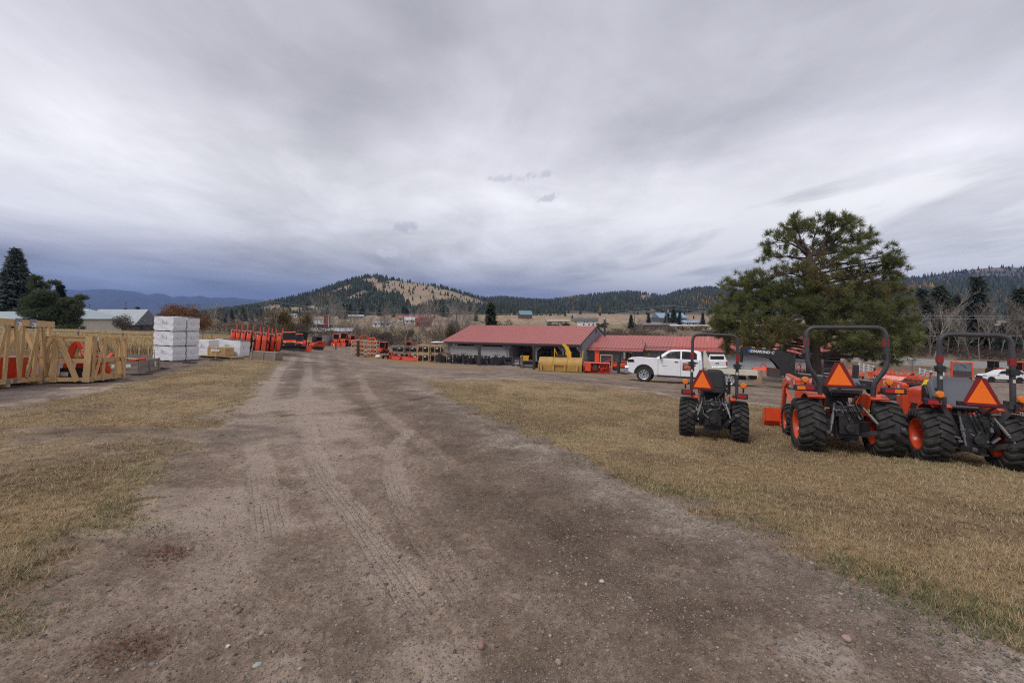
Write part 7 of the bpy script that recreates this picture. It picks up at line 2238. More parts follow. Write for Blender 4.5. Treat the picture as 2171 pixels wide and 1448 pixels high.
def utility_vehicle(label):
    T = thing("utility_vehicle", label, "utility vehicle", "parked utility vehicles")
    for s in (-1, 1):
        for y_ in (.95, -.95):
            wheel(T, s * .62, y_, .33, .26, .17, M_DARK, s, 16)
    MB().prism([(1.45, .55), (1.40, .95), (.85, 1.12), (.55, 1.12), (.55, .45), (1.3, .42)], 'x', -.62, .62).build("hood", M_ORANGE, T, bevel=.04)
    MB().box((0, 1.43, .72), (1.0, .06, .30)).build("grille", M_BLACKP, T)
    for s in (-1, 1):
        MB().box((s * .46, 1.44, .92), (.24, .06, .10)).build("headlamp", M_WHITEP, T)
        MB().prism([(.55, .45), (.55, 1.1), (.25, 1.85), (-.75, 1.88), (-.8, .45)], 'x', s * .66 - .02, s * .66 + .02).build("door", M_DARK, T)
        MB().prism([(.42, 1.12), (.20, 1.72), (-.65, 1.75), (-.68, 1.12)], 'x', s * .685 - .008, s * .685 + .008).build("window", M_GLASS, T)
        MB().box((s * .72, .55, 1.32), (.14, .08, .16)).build("mirror", M_BLACKP, T)
    MB().add([(-.62, .56, 1.10), (.62, .56, 1.10), (.58, .26, 1.80), (-.58, .26, 1.80), (-.62, .52, 1.10), (.62, .52, 1.10), (.58, .22, 1.80), (-.58, .22, 1.80)], [(0, 1, 2, 3), (4, 7, 6, 5), (0, 4, 5, 1), (1, 5, 6, 2), (2, 6, 7, 3), (3, 7, 4, 0)]).build("windscreen", M_GLASS, T)
    MB().box((0, -.25, 1.92), (1.36, 1.25, .10)).build("roof", M_ORANGE, T, bevel=.03)
    MB().box((0, -1.25, .85), (1.36, .95, .45)).build("cargo_bed", M_ORANGE, T, bevel=.02)
    MB().box((0, 0, .42), (1.0, 2.4, .2)).build("chassis", M_BLACK, T)
    b = MB(); b.prism([(1.90, .08), (1.82, .25), (1.84, .45), (1.95, .60), (1.97, .58), (1.87, .44), (1.85, .26), (1.93, .09)], 'x', -.9, .9); b.build("plow_blade", M_BLACK, T)
    MB().box((0, 1.62, .30), (.5, .5, .10)).build("plow_frame", M_BLACK, T)
    return T
rv1 = utility_vehicle("orange utility vehicle with dark cab and black plow beside the cutters"); put_at(rv1, 613, 49, 152, tilt=False)
rv2 = utility_vehicle("second orange utility vehicle, half behind the first one with a plow"); put_at(rv2, 629, 53.5, 152, tilt=False)

def cab_tractor(label, cabm, s_=1.0, loader=True, grp="cab tractors in the yard", glass=None):
    T = thing("cab_tractor", label, "tractor", grp)
    for s in (-1, 1):
        wheel(T, s * .68, 0, .58, .40, .30, M_ORANGE, s, 16); wheel(T, s * .62, 1.75, .38, .28, .20, M_ORANGE, s, 14)
        MB().box((s * .62, -.05, 1.18), (.42, 1.0, .10)).build("fender", M_ORANGE, T, bevel=.03)
        for y_ in (-.45, .55):
            MB().box((s * .52, y_, 1.75), (.07, .07, 1.3)).build("cab_post", cabm, T)
        MB().box((s * .53, .05, 1.78), (.02, .92, 1.1)).build("window", glass or M_GLASS, T)
    MB().box((0, .05, 2.42), (1.22, 1.25, .12)).build("roof", cabm, T, bevel=.04)
    MB().box((0, .58, 1.75), (.98, .02, 1.15)).build("windscreen", glass or M_GLASS, T); MB().box((0, -.46, 1.8), (.98, .02, 1.0)).build("rear_window", glass or M_GLASS, T)
    MB().box((0, .05, .95), (1.0, 1.1, .55)).build("cab_base", M_BLACK, T)
    MB().prism([(.65, .75), (.65, 1.42), (1.6, 1.32), (2.15, 1.15), (2.2, .75)], 'x', -.33, .33).build("hood", M_ORANGE, T, bevel=.05)
    MB().box((0, 1.2, .62), (.4, 2.0, .3)).build("chassis", M_BLACK, T)
    if loader:
        for s in (-1, 1):
            MB().prism([(.85, 1.25), (.95, 1.45), (1.9, 1.35), (2.9, .42), (2.78, .32), (1.85, 1.12)], 'x', s * .50 - .05, s * .50 + .05).build("loader_arm", M_ORANGE, T)
        MB().prism([(2.8, .10), (2.85, .70), (2.95, .72), (3.0, .25), (3.5, .08), (3.5, .04)], 'x', -.85, .85).build("bucket", M_ORANGE, T)
    T.scale = (s_,) * 3
    return T
put_at(cab_tractor("dark-cabbed tractor with an orange loader behind the utility vehicles", M_DARK), 636, 58, 150)
put_at(cab_tractor("orange-roofed cab tractor at the yard fence", M_ORANGE, .98), 711, 93, 160)
put_at(cab_tractor("orange cab tractor with raised roof among the far machines", M_ORANGE, 1.12), 728, 95, 170)
put_at(cab_tractor("orange cab tractor facing the lattice crates", M_ORANGE, .95), 812, 72, 190)
put_at(cab_tractor("small orange cab tractor beyond the black crates", M_ORANGE, .9, False), 866, 86, 90)

def track_loader(label):
    T = thing("track_loader", label, "loader")
    for s in (-1, 1):
        ol = [(-.75, .08), (.75, .08), (.95, .3), (.75, .52), (-.55, .62), (-.95, .38)]
        MB().prism(ol, 'x', s * .70 - .17, s * .70 + .17).build("track", M_RUBBER, T, bevel=.04)
        MB().prism([(-1.15, 1.35), (-1.0, 1.52), (.35, 1.42), (1.35, .55), (1.22, .40), (.2, 1.18), (-1.05, 1.18)], 'x', s * .82 - .05, s * .82 + .05).build("lift_arm", M_ORANGE, T, bevel=.01)
        MB().box((s * .50, .0, 1.5), (.02, .9, .95)).build("window", M_GLASS, T)
        for y_ in (-.5, .5):
            MB().box((s * .50, y_, 1.45), (.08, .08, 1.1)).build("cab_post", M_BLACK, T)
    MB().box((0, -.1, .75), (1.1, 1.7, .7)).build("body", M_ORANGE, T, bevel=.04)
    MB().box((0, -1.0, .95), (1.3, .5, .9)).build("engine_cover", M_ORANGE, T, bevel=.05)
    MB().box((0, 0, 2.02), (1.1, 1.15, .08)).build("roof", M_BLACK, T); MB().box((0, .52, 1.4), (.9, .03, 1.1)).build("windscreen", M_GLASS, T)
    MB().prism([(1.3, .06), (1.35, .62), (1.45, .62), (1.5, .2), (2.0, .08), (2.0, .04)], 'x', -.9, .9).build("bucket", M_DARK, T)
    return T
put_at(track_loader("orange compact track loader with black cab at the end of the machine row"), 669, 73, 215)

def front_loader_part(label):
    T = thing("loader_attachment", label, "loader")
    for s in (-1, 1):
        MB().prism([(0, .3), (.1, 1.45), (.3, 1.45), (1.3, .75), (1.7, .15), (1.55, .1), (1.1, .62), (.3, 1.1), (.2, .3)], 'x', s * .5 - .05, s * .5 + .05).build("arm", M_ORANGE, T)
        MB().box((s * .5, .1, .16), (.2, .3, .32)).build("foot", M_ORANGE, T)
    MB().prism([(1.6, .04), (1.6, .62), (1.7, .62), (1.75, .2), (2.2, .06)], 'x', -.85, .85).build("bucket", M_RED, T)
    MB().box((0, .15, 1.0), (1.0, .1, .12)).build("cross_tube", M_ORANGE, T)
    return T
put_at(front_loader_part("orange detached front loader between cab tractor and track loader"), 648, 62, 160)

def excavator(label, cabm):
    T = thing("excavator", label, "excavator")
    for s in (-1, 1):
        MB().prism([(-1.0, .05), (1.0, .05), (1.2, .25), (1.0, .45), (-1.0, .45), (-1.2, .25)], 'x', s * .75 - .18, s * .75 + .18).build("track", M_RUBBER, T, bevel=.04)
    MB().box((0, -.1, .75), (1.4, 1.7, .55)).build("body", M_ORANGE, T, bevel=.06)
    MB().box((-.3, .1, 1.65), (.85, .95, 1.35)).build("cab", cabm, T, bevel=.05); MB().box((-.3, .59, 1.75), (.75, .02, .95)).build("windscreen", M_GLASS, T)
    for s in (-.735, .135):
        MB().box((s, .1, 1.8), (.02, .75, .85)).build("window", M_GLASS, T)
    MB().beam((.4, .6, .8), (.45, 2.0, 2.6), .2, .28).build("boom", M_ORANGE, T); MB().beam((.45, 1.95, 2.6), (.45, 3.2, 2.3), .18, .25).build("boom", M_ORANGE, T); MB().beam((.45, 3.15, 2.35), (.45, 3.4, 1.0), .15, .2).build("dipper", M_ORANGE, T)
    MB().prism([(3.2, .6), (3.5, 1.1), (3.65, .7), (3.5, .4)], 'x', .2, .7).build("bucket", M_DARK, T)
    MB().box((0, 1.6, .3), (1.6, .08, .4)).build("dozer_blade", M_ORANGE, T)
    return T
put_at(excavator("orange mini excavator with curved boom behind the lattice crates", M_DARK), 808, 84, -75)
put_at(excavator("orange mini excavator at the far side of the yard", M_ORANGE), 745, 98, 70)

# --- open lattice crates of implements, stacked
def lattice_crate(label, m, lx=1.9, ly=1.2, lz=.62, fill=None, group=None, diag=True, nb=2):
    T = thing("lattice_crate", label, "crate", group)
    k = .07
    def bar(p, q, w_=k):
        MB().beam(p, q, w_, w_).build("bar", m, T)
    for y_ in (-ly / 2, ly / 2):
        for z_ in (.05, lz - .05):
            bar((-lx / 2, y_, z_), (lx / 2, y_, z_))
        for i in range(nb + 1):
            x_ = -lx / 2 + lx * i / nb
            bar((x_, y_, .09), (x_, y_, lz - .09))
        if diag:
            for i in range(nb):
                x0 = -lx / 2 + lx * i / nb; x1 = x0 + lx / nb
                bar((x0 + .06, y_ - .05, .1 if i % 2 else lz - .1), (x1 - .06, y_ - .05, lz - .1 if i % 2 else .1), .05)
    for x_ in (-lx / 2, 0, lx / 2):
        for z_ in (.05, lz - .05):
            bar((x_, -ly / 2 + .04, z_), (x_, ly / 2 - .04, z_), .065)
    if fill:
        b = MB(); rr = random.Random(hash(label) % 999)
        if fill == 'orange':
            MB().beam((-lx * .4, 0, .25), (lx * .4, .1, lz * .6), .22, .18).build("implement_arm", M_RED, T); MB().box((lx * .1, -.1, .22), (lx * .45, ly * .5, .2)).build("implement_body", M_ORANGE2, T)
        else:
            MB().box((0, 0, lz * .42), (lx * .8, ly * .7, lz * .5)).build("implement_body", M_BLACK, T, bevel=.04)
            b = MB()
            for i in range(4):
                x_ = -lx * .3 + lx * .2 * i
                b.tube([(x_ + .12 * math.cos(a_), -ly / 2 + .06, lz * .5 + lz * .28 * math.sin(a_)) for a_ in np.linspace(0, math.pi * 2, 11)], .022, 5)
            b.build("hose_loops", M_BLACKP, T)
            MB().box((lx * .18, -ly / 2 - .04, lz * .62), (.3, .01, .12)).build("label", M_WHITEP, T)
    return T
def stack(proto_args, u, Y, heading, n, label, start=0):
    words = ["lowest", "second", "third", "topmost"]
    for k in range(n):
        nm = words[k] if k < n - 1 else "topmost"
        if n == 1:
            nm = "single"
        o = lattice_crate(label % nm, **proto_args)
        put_at(o, u, Y, heading, dz=k * (proto_args.get('lz', .62) + .004), tilt=False)
pal = dict(m=M_WOODP, fill='orange', group="pale lattice crates of orange implements")
stack(pal, 762, 69, 4, 4, "%s pale lattice crate of the stack beside the dark timber post")
stack(pal, 788, 68, 4, 4, "%s pale lattice crate of the stack next to the excavator")
stack(pal, 816, 66.5, 4, 1, "%s pale lattice crate on the ground beside black machinery")
wh_ = tag(MB().ell((0, 0, .24), (.42, .3, .26), 12, 8).build("wrapped_bundle", M_WRAP, smooth=60), "white plastic-wrapped bundle sitting before the pale lattice crates", "bundle"); put_at(wh_, 801, 65.2, 0)
yel = dict(m=M_WOOD, fill='black', lx=1.55, ly=1.2, lz=1.12, diag=False, nb=2, group="yellow pine frames of black attachments")
stack(yel, 900, 60, 8, 2, "%s yellow pine frame holding black drums, at the row's corner")
stack(yel, 925, 60.5, 8, 2, "%s yellow pine frame holding black hoses, second stack")
stack(dict(yel, lz=1.0), 950, 59.5, 8, 1, "%s yellow pine frame before the shed's front panel")
stack(dict(yel, lz=.95, lx=1.3), 880, 63, 8, 1, "%s yellow pine frame beside the orange box blades")
gry = dict(m=M_WOODG, fill='black', lx=2.0, ly=1.2, lz=.95, diag=False, nb=2, group="grey frames of black attachments")
stack(gry, 845, 68, 6, 2, "%s grey frame of black drums beyond the orange blades")
stack(gry, 872, 68.5, 6, 2, "%s grey frame of black drums behind the pine frames")
stack(dict(gry, lz=1.0), 930, 66, 6, 2, "%s grey frame of black hoses behind the pine stacks")
for i, (u, Y) in enumerate(((838, 63), (868, 60.5))):
    T = thing("box_blade", ("short" if i == 0 else "long") + " orange box blade lying in front of the black frames", "blade")
    w_ = 1.5 if i == 0 else 2.6
    MB().prism([(-.3, .05), (-.35, .5), (-.28, .52), (-.2, .12), (.45, .06), (.45, .03)], 'x', -w_ / 2, w_ / 2).build("moldboard", M_RED, T)
    for s in (-1, 1):
        MB().prism([(-.4, .03), (-.4, .55), (.1, .5), (.5, .2), (.5, .03)], 'x', s * w_ / 2 - .02, s * w_ / 2 + .02).build("end_plate", M_ORANGE, T)
        MB().beam((s * .35, -.25, .5), (0, .1, 1.05), .07, .09).build("hitch_bar", M_ORANGE, T)
    MB().cyl((-w_ / 2 + .1, -.3, .25), (-w_ / 2 - .15, -.3, .25), .25, n=14).build("gauge_wheel", M_RUBBER, T)
    put_at(T, u, Y, 185 + i * 4)
T = thing("mower", "black finishing mower with small wheels beside the pale crates", "mower")
MB().box((0, 0, .45), (1.5, 1.1, .25)).build("deck", M_BLACK, T, bevel=.05)
for s in (-1, 1):
    for y_ in (-.6, .6):
        MB().cyl((s * .7 - .08, y_, .22), (s * .7 + .08, y_, .22), .22, n=14).build("wheel", M_RUBBER, T)
MB().beam((-.4, 0, .5), (0, 0, 1.2), .07, .08).build("hitch_bar", M_ORANGE, T); MB().beam((.4, 0, .5), (0, 0, 1.2), .07, .08).build("hitch_bar", M_ORANGE, T); MB().box((0, .2, .75), (.4, .35, .35)).build("gearbox", M_BLACK, T)
put_at(T, 826, 64.5, 20)

# --- black skid-steer attachments in a row
def attach(kind, label):
    T = thing("attachment", label, "attachment", "black attachments lined up before the shed")
    m = M_DARK if kind % 2 else M_BLACK
    if kind == 0:       # grapple frame
        for s in (-1, 1):
            MB().prism([(-.1, .05), (-.25, 1.05), (-.05, 1.1), (.12, .5), (.5, .08)], 'x', s * .55 - .13, s * .55 + .13).build("side_plate", m, T)
        MB().box((0, -.05, .45), (1.0, .1, .5)).build("back_plate", M_BLACK, T)
        for k in range(4):
            MB().prism([(.0, .08), (.6, .03), (.65, .10), (.05, .2)], 'x', -.45 + k * .3 - .03, -.45 + k * .3 + .03).build("tine", M_BLACK, T)
        b = MB(); b.tube([(-.2, -.1, .9), (-.1, -.3, 1.2), (.1, -.3, 1.15), (.2, -.1, .8)], .025, 5); b.build("hose", M_BLACKP, T)
    elif kind == 1:     # pallet forks
        MB().box((0, 0, .55), (1.15, .08, .12)).build("frame_bar", m, T); MB().box((0, 0, .98), (1.15, .08, .10)).build("frame_bar", m, T); MB().box((0, 0, .12), (1.15, .08, .12)).build("frame_bar", m, T)
        for s in (-1, 1):
            MB().box((s * .55, 0, .55), (.10, .09, 1.0)).build("frame_post", m, T); MB().box((s * .36, .08, .52), (.12, .05, 1.0)).build("fork_upright", M_BLACK, T); MB().box((s * .36, .65, .05), (.12, 1.1, .05)).build("fork", M_BLACK, T)
    elif kind == 2:     # bucket
        MB().prism([(-.1, .05), (-.2, .35), (-.1, .75), (-.04, .72), (-.12, .35), (.0, .1), (.75, .06), (.75, .02)], 'x', -.85, .85).build("shell", m, T)
        for s in (-1, 1):
            MB().prism([(-.1, .05), (-.2, .35), (-.1, .75), (.2, .6), (.75, .1), (.75, .03)], 'x', s * .85 - .02, s * .85 + .02).build("side_plate", m, T)
        MB().box((0, -.18, .4), (1.1, .06, .5)).build("coupler_plate", M_BLACK, T)
    else:               # auger drive standing up
        MB().box((0, 0, .5), (1.1, .07, .85)).build("mount_plate", m, T)
        MB().cyl((0, .3, .1), (0, .3, 1.05), .16, n=10).build("drive_motor", M_BLACK, T)
        b = MB()
        for k in range(3):
            b.tube([(-.2 + .2 * k, .1, .9), (-.25 + .25 * k, .2, 1.3), (.05 * k, .32, 1.1)], .025, 5)
        b.build("hose", M_BLACKP, T)
        for s in (-1, 1):
            MB().beam((s * .45, 0, .1), (s * .45, .5, .1), .08, .1).build("foot", M_BLACK, T)
    return T
kinds = [3, 0, 3, 1, 0, 3, 1, 0, 2, 0, 1, 2, 3, 0, 2]
words = ["black auger drive", "black grapple", "black trencher head", "dark fork frame", "black grapple with raised jaw", "black hydraulic drive", "dark fork frame", "black root grapple", "black bucket", "black grapple", "dark fork frame", "black bucket", "black hydraulic drive", "black grapple", "black bucket"]
for i, kd in enumerate(kinds):
    u = 932 + i * 9.8 + rnd.uniform(-1.5, 1.5)
    wh_ = ["beside the pine frames", "after the pine frames", "under the panel's corner", "before the grey panel", "before the panel's first bay", "midway along the panel", "just before the dark post", "beside the dark post", "touching the dark post's far side", "past the dark post", "second past the dark post", "third past the dark post", "under the second bay", "near the panel's end", "last before the open bay"][i]
    o = attach(kd, words[i] + " in the row, " + wh_)
    put_at(o, u, 58.3 - i * .18 + (i % 3) * .9, 160 + rnd.uniform(-18, 18))
    o.scale = (1.05,) * 3
for i, (u, Y, kd, lb) in enumerate(((1060, 62, 2, "dark bucket tipped forward beside the open bay"), (1075, 63, 2, "dark bucket lying flat beside the open bay"), (1096, 55, 1, "dark fork carriage beside the grey bollard"), (1123, 51, 2, "dark low bucket behind the tall dark post"), (1152, 50, 2, "dark low bucket beside the yellow snow blower"), (1322, 39.5, 1, "dark fork frame in front of the white pickup's grille"), (1300, 47, 3, "black auger drive behind the orange blower"))):
    put_at(attach(kd, lb), u, Y, 175 + i * 9)
yb = thing("salt_spreader", "orange-yellow hopper standing before the shed's open bay", "hopper")
MB().box((0, 0, .75), (.9, .7, .8), taper=1.2).build("hopper", M_YELLOW, yb); MB().box((0, 0, .2), (.7, .6, .4)).build("stand", M_BLACK, yb)
put_at(yb, 1112, 58, 0)
zm = thing("ride_on_mower", "orange ride-on mower parked inside the shed by the door", "mower")
MB().box((0, .3, .45), (.7, 1.2, .35)).build("body", M_ORANGE, zm, bevel=.06); MB().box((0, -.2, .8), (.5, .15, .5)).build("seat", M_BLACKP, zm, bevel=.04)
for s in (-1, 1):
    MB().cyl((s * .5 - .1, -.3, .28), (s * .5 + .1, -.3, .28), .28, n=14).build("wheel", M_RUBBER, zm); MB().cyl((s * .4 - .06, .8, .18), (s * .4 + .06, .8, .18), .18, n=12).build("wheel", M_RUBBER, zm)
zm.location = local(S1, 12.6, 3.4, .06); zm.rotation_euler = (0, 0, BA + R(150))

# --- timber posts
def post(label, u, v, hpx, wpx, m, Y):
    p = at(u, Y)
    h = hpx / FPX * Y; w_ = wpx / FPX * Y / 2
    b = MB(); b.tube([(0, 0, -.2), (.01, 0, h * .5), (0, .01, h)], [w_ * 1.05, w_, w_ * .95], 10)
    o = b.build("timber_post", m, smooth=50); tag(o, label, "post"); o.location = p
    return o
post("thick dark timber post in front of the pale lattice crates", 759, 756, 34, 6.5, M_POST, 66)
post("thick dark timber post among the black attachments", 1016, 775, 42, 6.5, M_POST, 54.5)
post("tall dark timber post beside the yellow snow blower", 1132, 783, 50, 6, M_POST, 46)
post("short grey bollard post in front of the open bay", 1107, 780, 29, 4.5, M_POSTG, 48)
sp_ = post("short dark post with an orange flag at the yard entrance", 712, 741, 14, 2.6, M_POST, 80)
fl_ = thing("marker_board", "orange and white marker board beside the short dark post", "sign")
MB().box((0, 0, .8), (.22, .03, .5)).build("board", M_SMVO, fl_); MB().box((0, -.02, .8), (.20, .01, .14)).build("white_band", M_WHITEP, fl_); MB().box((0, .02, .4), (.05, .03, .8)).build("stake", M_POSTG, fl_)
put_at(fl_, 707.5, 79, 0, tilt=False)

# --- yellow snow blower and its neighbours
sb = thing("snow_blower", "large worn yellow snow blower head with a tall yellow chute", "snow blower")
r_ = .62; W_ = 3.75
arcp = [(-r_ * math.cos(t_) * .9, .64 + r_ * math.sin(t_)) for t_ in np.linspace(-.35, math.pi * .78, 14)]
b = MB(); b.prism(arcp + [(.55, .06), (-.45, .06)], 'x', -W_ / 2, W_ / 2); b.build("drum_housing", M_MUSTARD, sb, smooth=30)
for s in (-1, 1):
    MB().prism([(-.62, .04), (-.62, .7), (-.3, 1.2), (.2, 1.28), (.62, 1.0), (.8, .04)], 'x', s * W_ / 2 - .015, s * W_ / 2 + .03).build("end_plate", M_MUSTARD, sb)
for x_ in (-.62, .66):
    b = MB(); b.prism([(p[0] * 1.03, .64 + (p[1] - .64) * 1.03) for p in arcp[2:]], 'x', x_ - .02, x_ + .02); b.build("band", mat("dark_mustard", (.28, .17, .05), .6), sb)
for x_ in (-1.62, -.55, .45, 1.5):
    b = MB(); b.box((x_, -.62, .32), (.14, .12, .50)); b.build("bracket", M_MUSTARD, sb)
b = MB(); b.box((-.05, -.66, .62), (1.3, .08, .08)); b.build("crossbar", M_MUSTARD, sb)
MB().box((.0, .2, 1.35), (.95, .6, .28)).build("gearbox_cover", M_BLACK, sb)
ct_ = [Vector((.62, .25, 1.2)), Vector((.60, .25, 1.75)), Vector((.42, .22, 2.15)), Vector((.12, .18, 2.45))]
for i in range(3):
    MB().beam(ct_[i], ct_[i + 1] + (ct_[i + 1] - ct_[i]) * .06, (.46, .40, .36)[i], (.40, .34, .26)[i]).build("chute_section", M_YELLOW, sb)
for k in range(3):
    MB().box(tuple(ct_[2].lerp(ct_[3], .2 + .3 * k) + Vector((0, -.15, 0))), (.24, .02, .06), (0, .8, 0)).build("chute_slot", M_BLACK, sb)
for x_ in (-.62, W_ / 2 + .02):
    MB().beam((x_, .1, 1.2), (x_, .1, 2.05 if x_ < 0 else 1.9), .06, .06).build("marker_rod", M_YELLOW, sb)
MB().beam((-.60, .1, 1.95), (-.32, .1, 1.4), .04, .04).build("rod_brace", M_YELLOW, sb)
MB().box((W_ / 2 + .2, -.1, .35), (.25, .4, .6)).build("side_drive", M_BLACK, sb)
put_at(sb, 1189, 40, 17)

def snowblower(label, u, Y, heading, w_=2.0, s_=1.0):
    T = thing("snow_blower", label, "snow blower")
    MB().prism([(-.1, .05), (-.15, .75), (-.05, .95), (.45, .95), (.5, .85), (-.05, .80), (-.05, .1), (.35, .05)], 'x', -w_ / 2, w_ / 2).build("housing", M_RED, T)
    for s in (-1, 1):
        MB().prism([(-.15, .04), (-.15, .95), (.45, .95), (.62, .5), (.5, .04)], 'x', s * w_ / 2 - .02, s * w_ / 2 + .02).build("end_plate", M_RED, T)
    b = MB()
    for k in range(26):
        a_ = k * .75; x_ = -w_ * .46 + w_ * .92 * k / 25
        b.beam((x_, .2, .45), (x_ + .04, .2 + .3 * math.cos(a_), .45 + .3 * math.sin(a_)), .05, .10)
    b.cyl((-w_ * .47, .2, .45), (w_ * .47, .2, .45), .05, n=8)
    b.build("auger", M_RED, T)
    MB().box((.15, .2, .5), (.3, .36, .5)).build("fan_housing", M_DARK, T)
    MB().box((.05, -.1, 1.5), (.36, .28, 1.1)).build("chute", M_ORANGE, T); MB().box((.05, .1, 2.02), (.34, .3, .12)).build("deflector", M_ORANGE, T)
    MB().box((w_ * .36, .46, .55), (w_ * .24, .02, .75)).build("side_panel", M_ORANGE, T)
    T.scale = (s_,) * 3
    return put_at(T, u, Y, heading)
snowblower("orange two-stage snow blower with a bright orange chute facing the road", 1266, 38.6, 196, 2.1)
pk_ = lattice_crate("upright pine crate of orange parts standing behind the orange blower", M_WOOD, 1.0, .8, 1.15, 'orange', diag=False, nb=1); put_at(pk_, 1285, 40.5, 12, .5); 
MBp = thing("pallet", "wooden pallet stack under the upright pine crate", "pallet")
for z_ in (.06, .22, .38):
    MB().box((0, 0, z_), (1.1, .9, .10)).build("plank_layer", M_WOODG, MBp)
put_at(MBp, 1285, 40.5, 12)
for i, u in enumerate((1254, 1263)):
    T = thing("blower_chute", ("narrow" if i == 0 else "wide") + " black blower chute standing behind the orange blower", "chute")
    MB().prism([(-.16, 0), (.16, 0), (.2, .9), (.14, 1.75 + .1 * i), (-.14, 1.8 + .1 * i), (-.2, .9)], 'y', -.12, .12).build("shell", M_BLACK, T); MB().box((0, -.14, 1.2), (.22, .03, .1)).build("clamp", M_DARK, T); MB().box((0, 0, .04), (.5, .4, .08)).build("base", M_BLACK, T)
    put_at(T, u, 42.5, 5 + i * 6)
rot = thing("tiller", "orange rotary tiller with two black cylinders beside the shop wall", "tiller")
MB().box((0, 0, .65), (2.0, .5, .35)).build("hood", M_ORANGE, rot, bevel=.05); MB().box((.2, .1, .95), (.5, .4, .3)).build("gearbox", M_RED, rot)
for x_ in (-.2, .35):
    MB().cyl((x_, 0, .8), (x_ + .05, 0, 1.9), .07, n=10).build("cylinder", M_BLACK, rot); MB().ell((x_ + .05, 0, 1.9), (.11, .11, .14)).build("cylinder_cap", M_BLACKP, rot)
for s in (-1, 1):
    MB().box((s * .9, 0, .3), (.1, .5, .6)).build("side_plate", M_RED, rot)
b = MB(); b.tube([(-.7 + .22 * math.cos(a_), -.3, .75 + .22 * math.sin(a_)) for a_ in np.linspace(0, 6.28, 13)], .03, 6); b.build("belt_guard", M_ORANGE, rot)
put_at(rot, 1318, 44, 10)

# ------------------------------------------------------------------ right-hand side: highway, fences, implements
M_ASPH = mat("highway_asphalt", (.24, .235, .235), .85, var=.08, scale=.6)
hp = [(40, 98), (60, 93), (80, 88), (110, 82), (150, 74)]
hl = smooth_line(hp, 10)
va, vb = [], []
for i, (x_, y_) in enumerate(hl):
    j = min(i, len(hl) - 2); d = Vector((hl[j + 1][0] - hl[j][0], hl[j + 1][1] - hl[j][1], 0)).normalized(); n_ = Vector((-d.y, d.x, 0))
    zc_ = gh(x_, y_) + .35
    va.append(Vector((x_, y_, zc_)) + n_ * 5.5 + Vector((0, 0, .25))); vb.append(Vector((x_, y_, zc_)) - n_ * 5.5)
struct(MB().sheet(va, vb).build("highway", M_ASPH))
struct(MB().sheet([p + (q_ - p) * .497 + Vector((0, 0, .012)) for p, q_ in zip(va, vb)], [p + (q_ - p) * .51 + Vector((0, 0, .012)) for p, q_ in zip(va, vb)]).build("road_marking", M_BYELLOW))
struct(MB().sheet(vb, [p + Vector((0, -3, -1.2)) for p in vb]).build("road_shoulder", mat("shoulder_gravel", (.26, .21, .165), .95, var=.25, scale=2)))
struct(MB().sheet(va, [p + Vector((.5, 4, -.6)) for p in va]).build("road_verge", mat("dry_verge", (.30, .20, .11), .95, var=.3, scale=1.2)))
def rail_fence(label, u0, Y0, u1, Y1, n):
    T = thing("rail_fence", label, "fence")
    a_ = at(u0, Y0); b_ = at(u1, Y1)
    for k in range(n):
        p = a_.lerp(b_, k / (n - 1)); p.z = gh(p.x, p.y)
        MB().box((p.x, p.y, p.z + .6), (.14, .14, 1.25)).build("post", M_WHITEP, T)
        if k:
            for z_ in (.35, .72, 1.08):
                MB().beam(q_ + Vector((0, 0, z_)), p + Vector((0, 0, z_)), .04, .15).build("rail", M_WHITEP, T)
        q_ = p
    return T
rail_fence("white plank fence beside the highway, behind the wide roll bar", 1822, 68, 1852, 62, 4)
rail_fence("white plank fence by the highway sign, behind the yellow shield", 1950, 66, 2000, 58, 5)
post("dark wooden post at the end of the white plank fence", 1854, 786, 16, 4, M_POST, 61)
post("dark wooden post standing in front of the white plank fence", 1974, 800, 20, 5, M_POST, 55)
sg = thing("stop_sign", "back of a road sign on a dark post with a white street-name blade", "sign")
b = MB(); b.prism([(.38 * math.cos(R(22.5 + 45 * k)), .38 * math.sin(R(22.5 + 45 * k))) for k in range(8)], 'y', -.01, .01); b.build("plate", M_STEEL, sg, loc=(0, 0, 2.15))
MB().box((0, 0, 1.3), (.07, .07, 2.6)).build("post", M_STEELD, sg); MB().box((0, 0, 2.72), (1.0, .03, .17)).build("street_name_blade", M_WHITEP, sg)
MB().cyl((0, 0, 0), (0, 0, .75), .18, n=10).build("base_post", M_POST, sg)
put_at(sg, 1934, 60, 8, tilt=False)

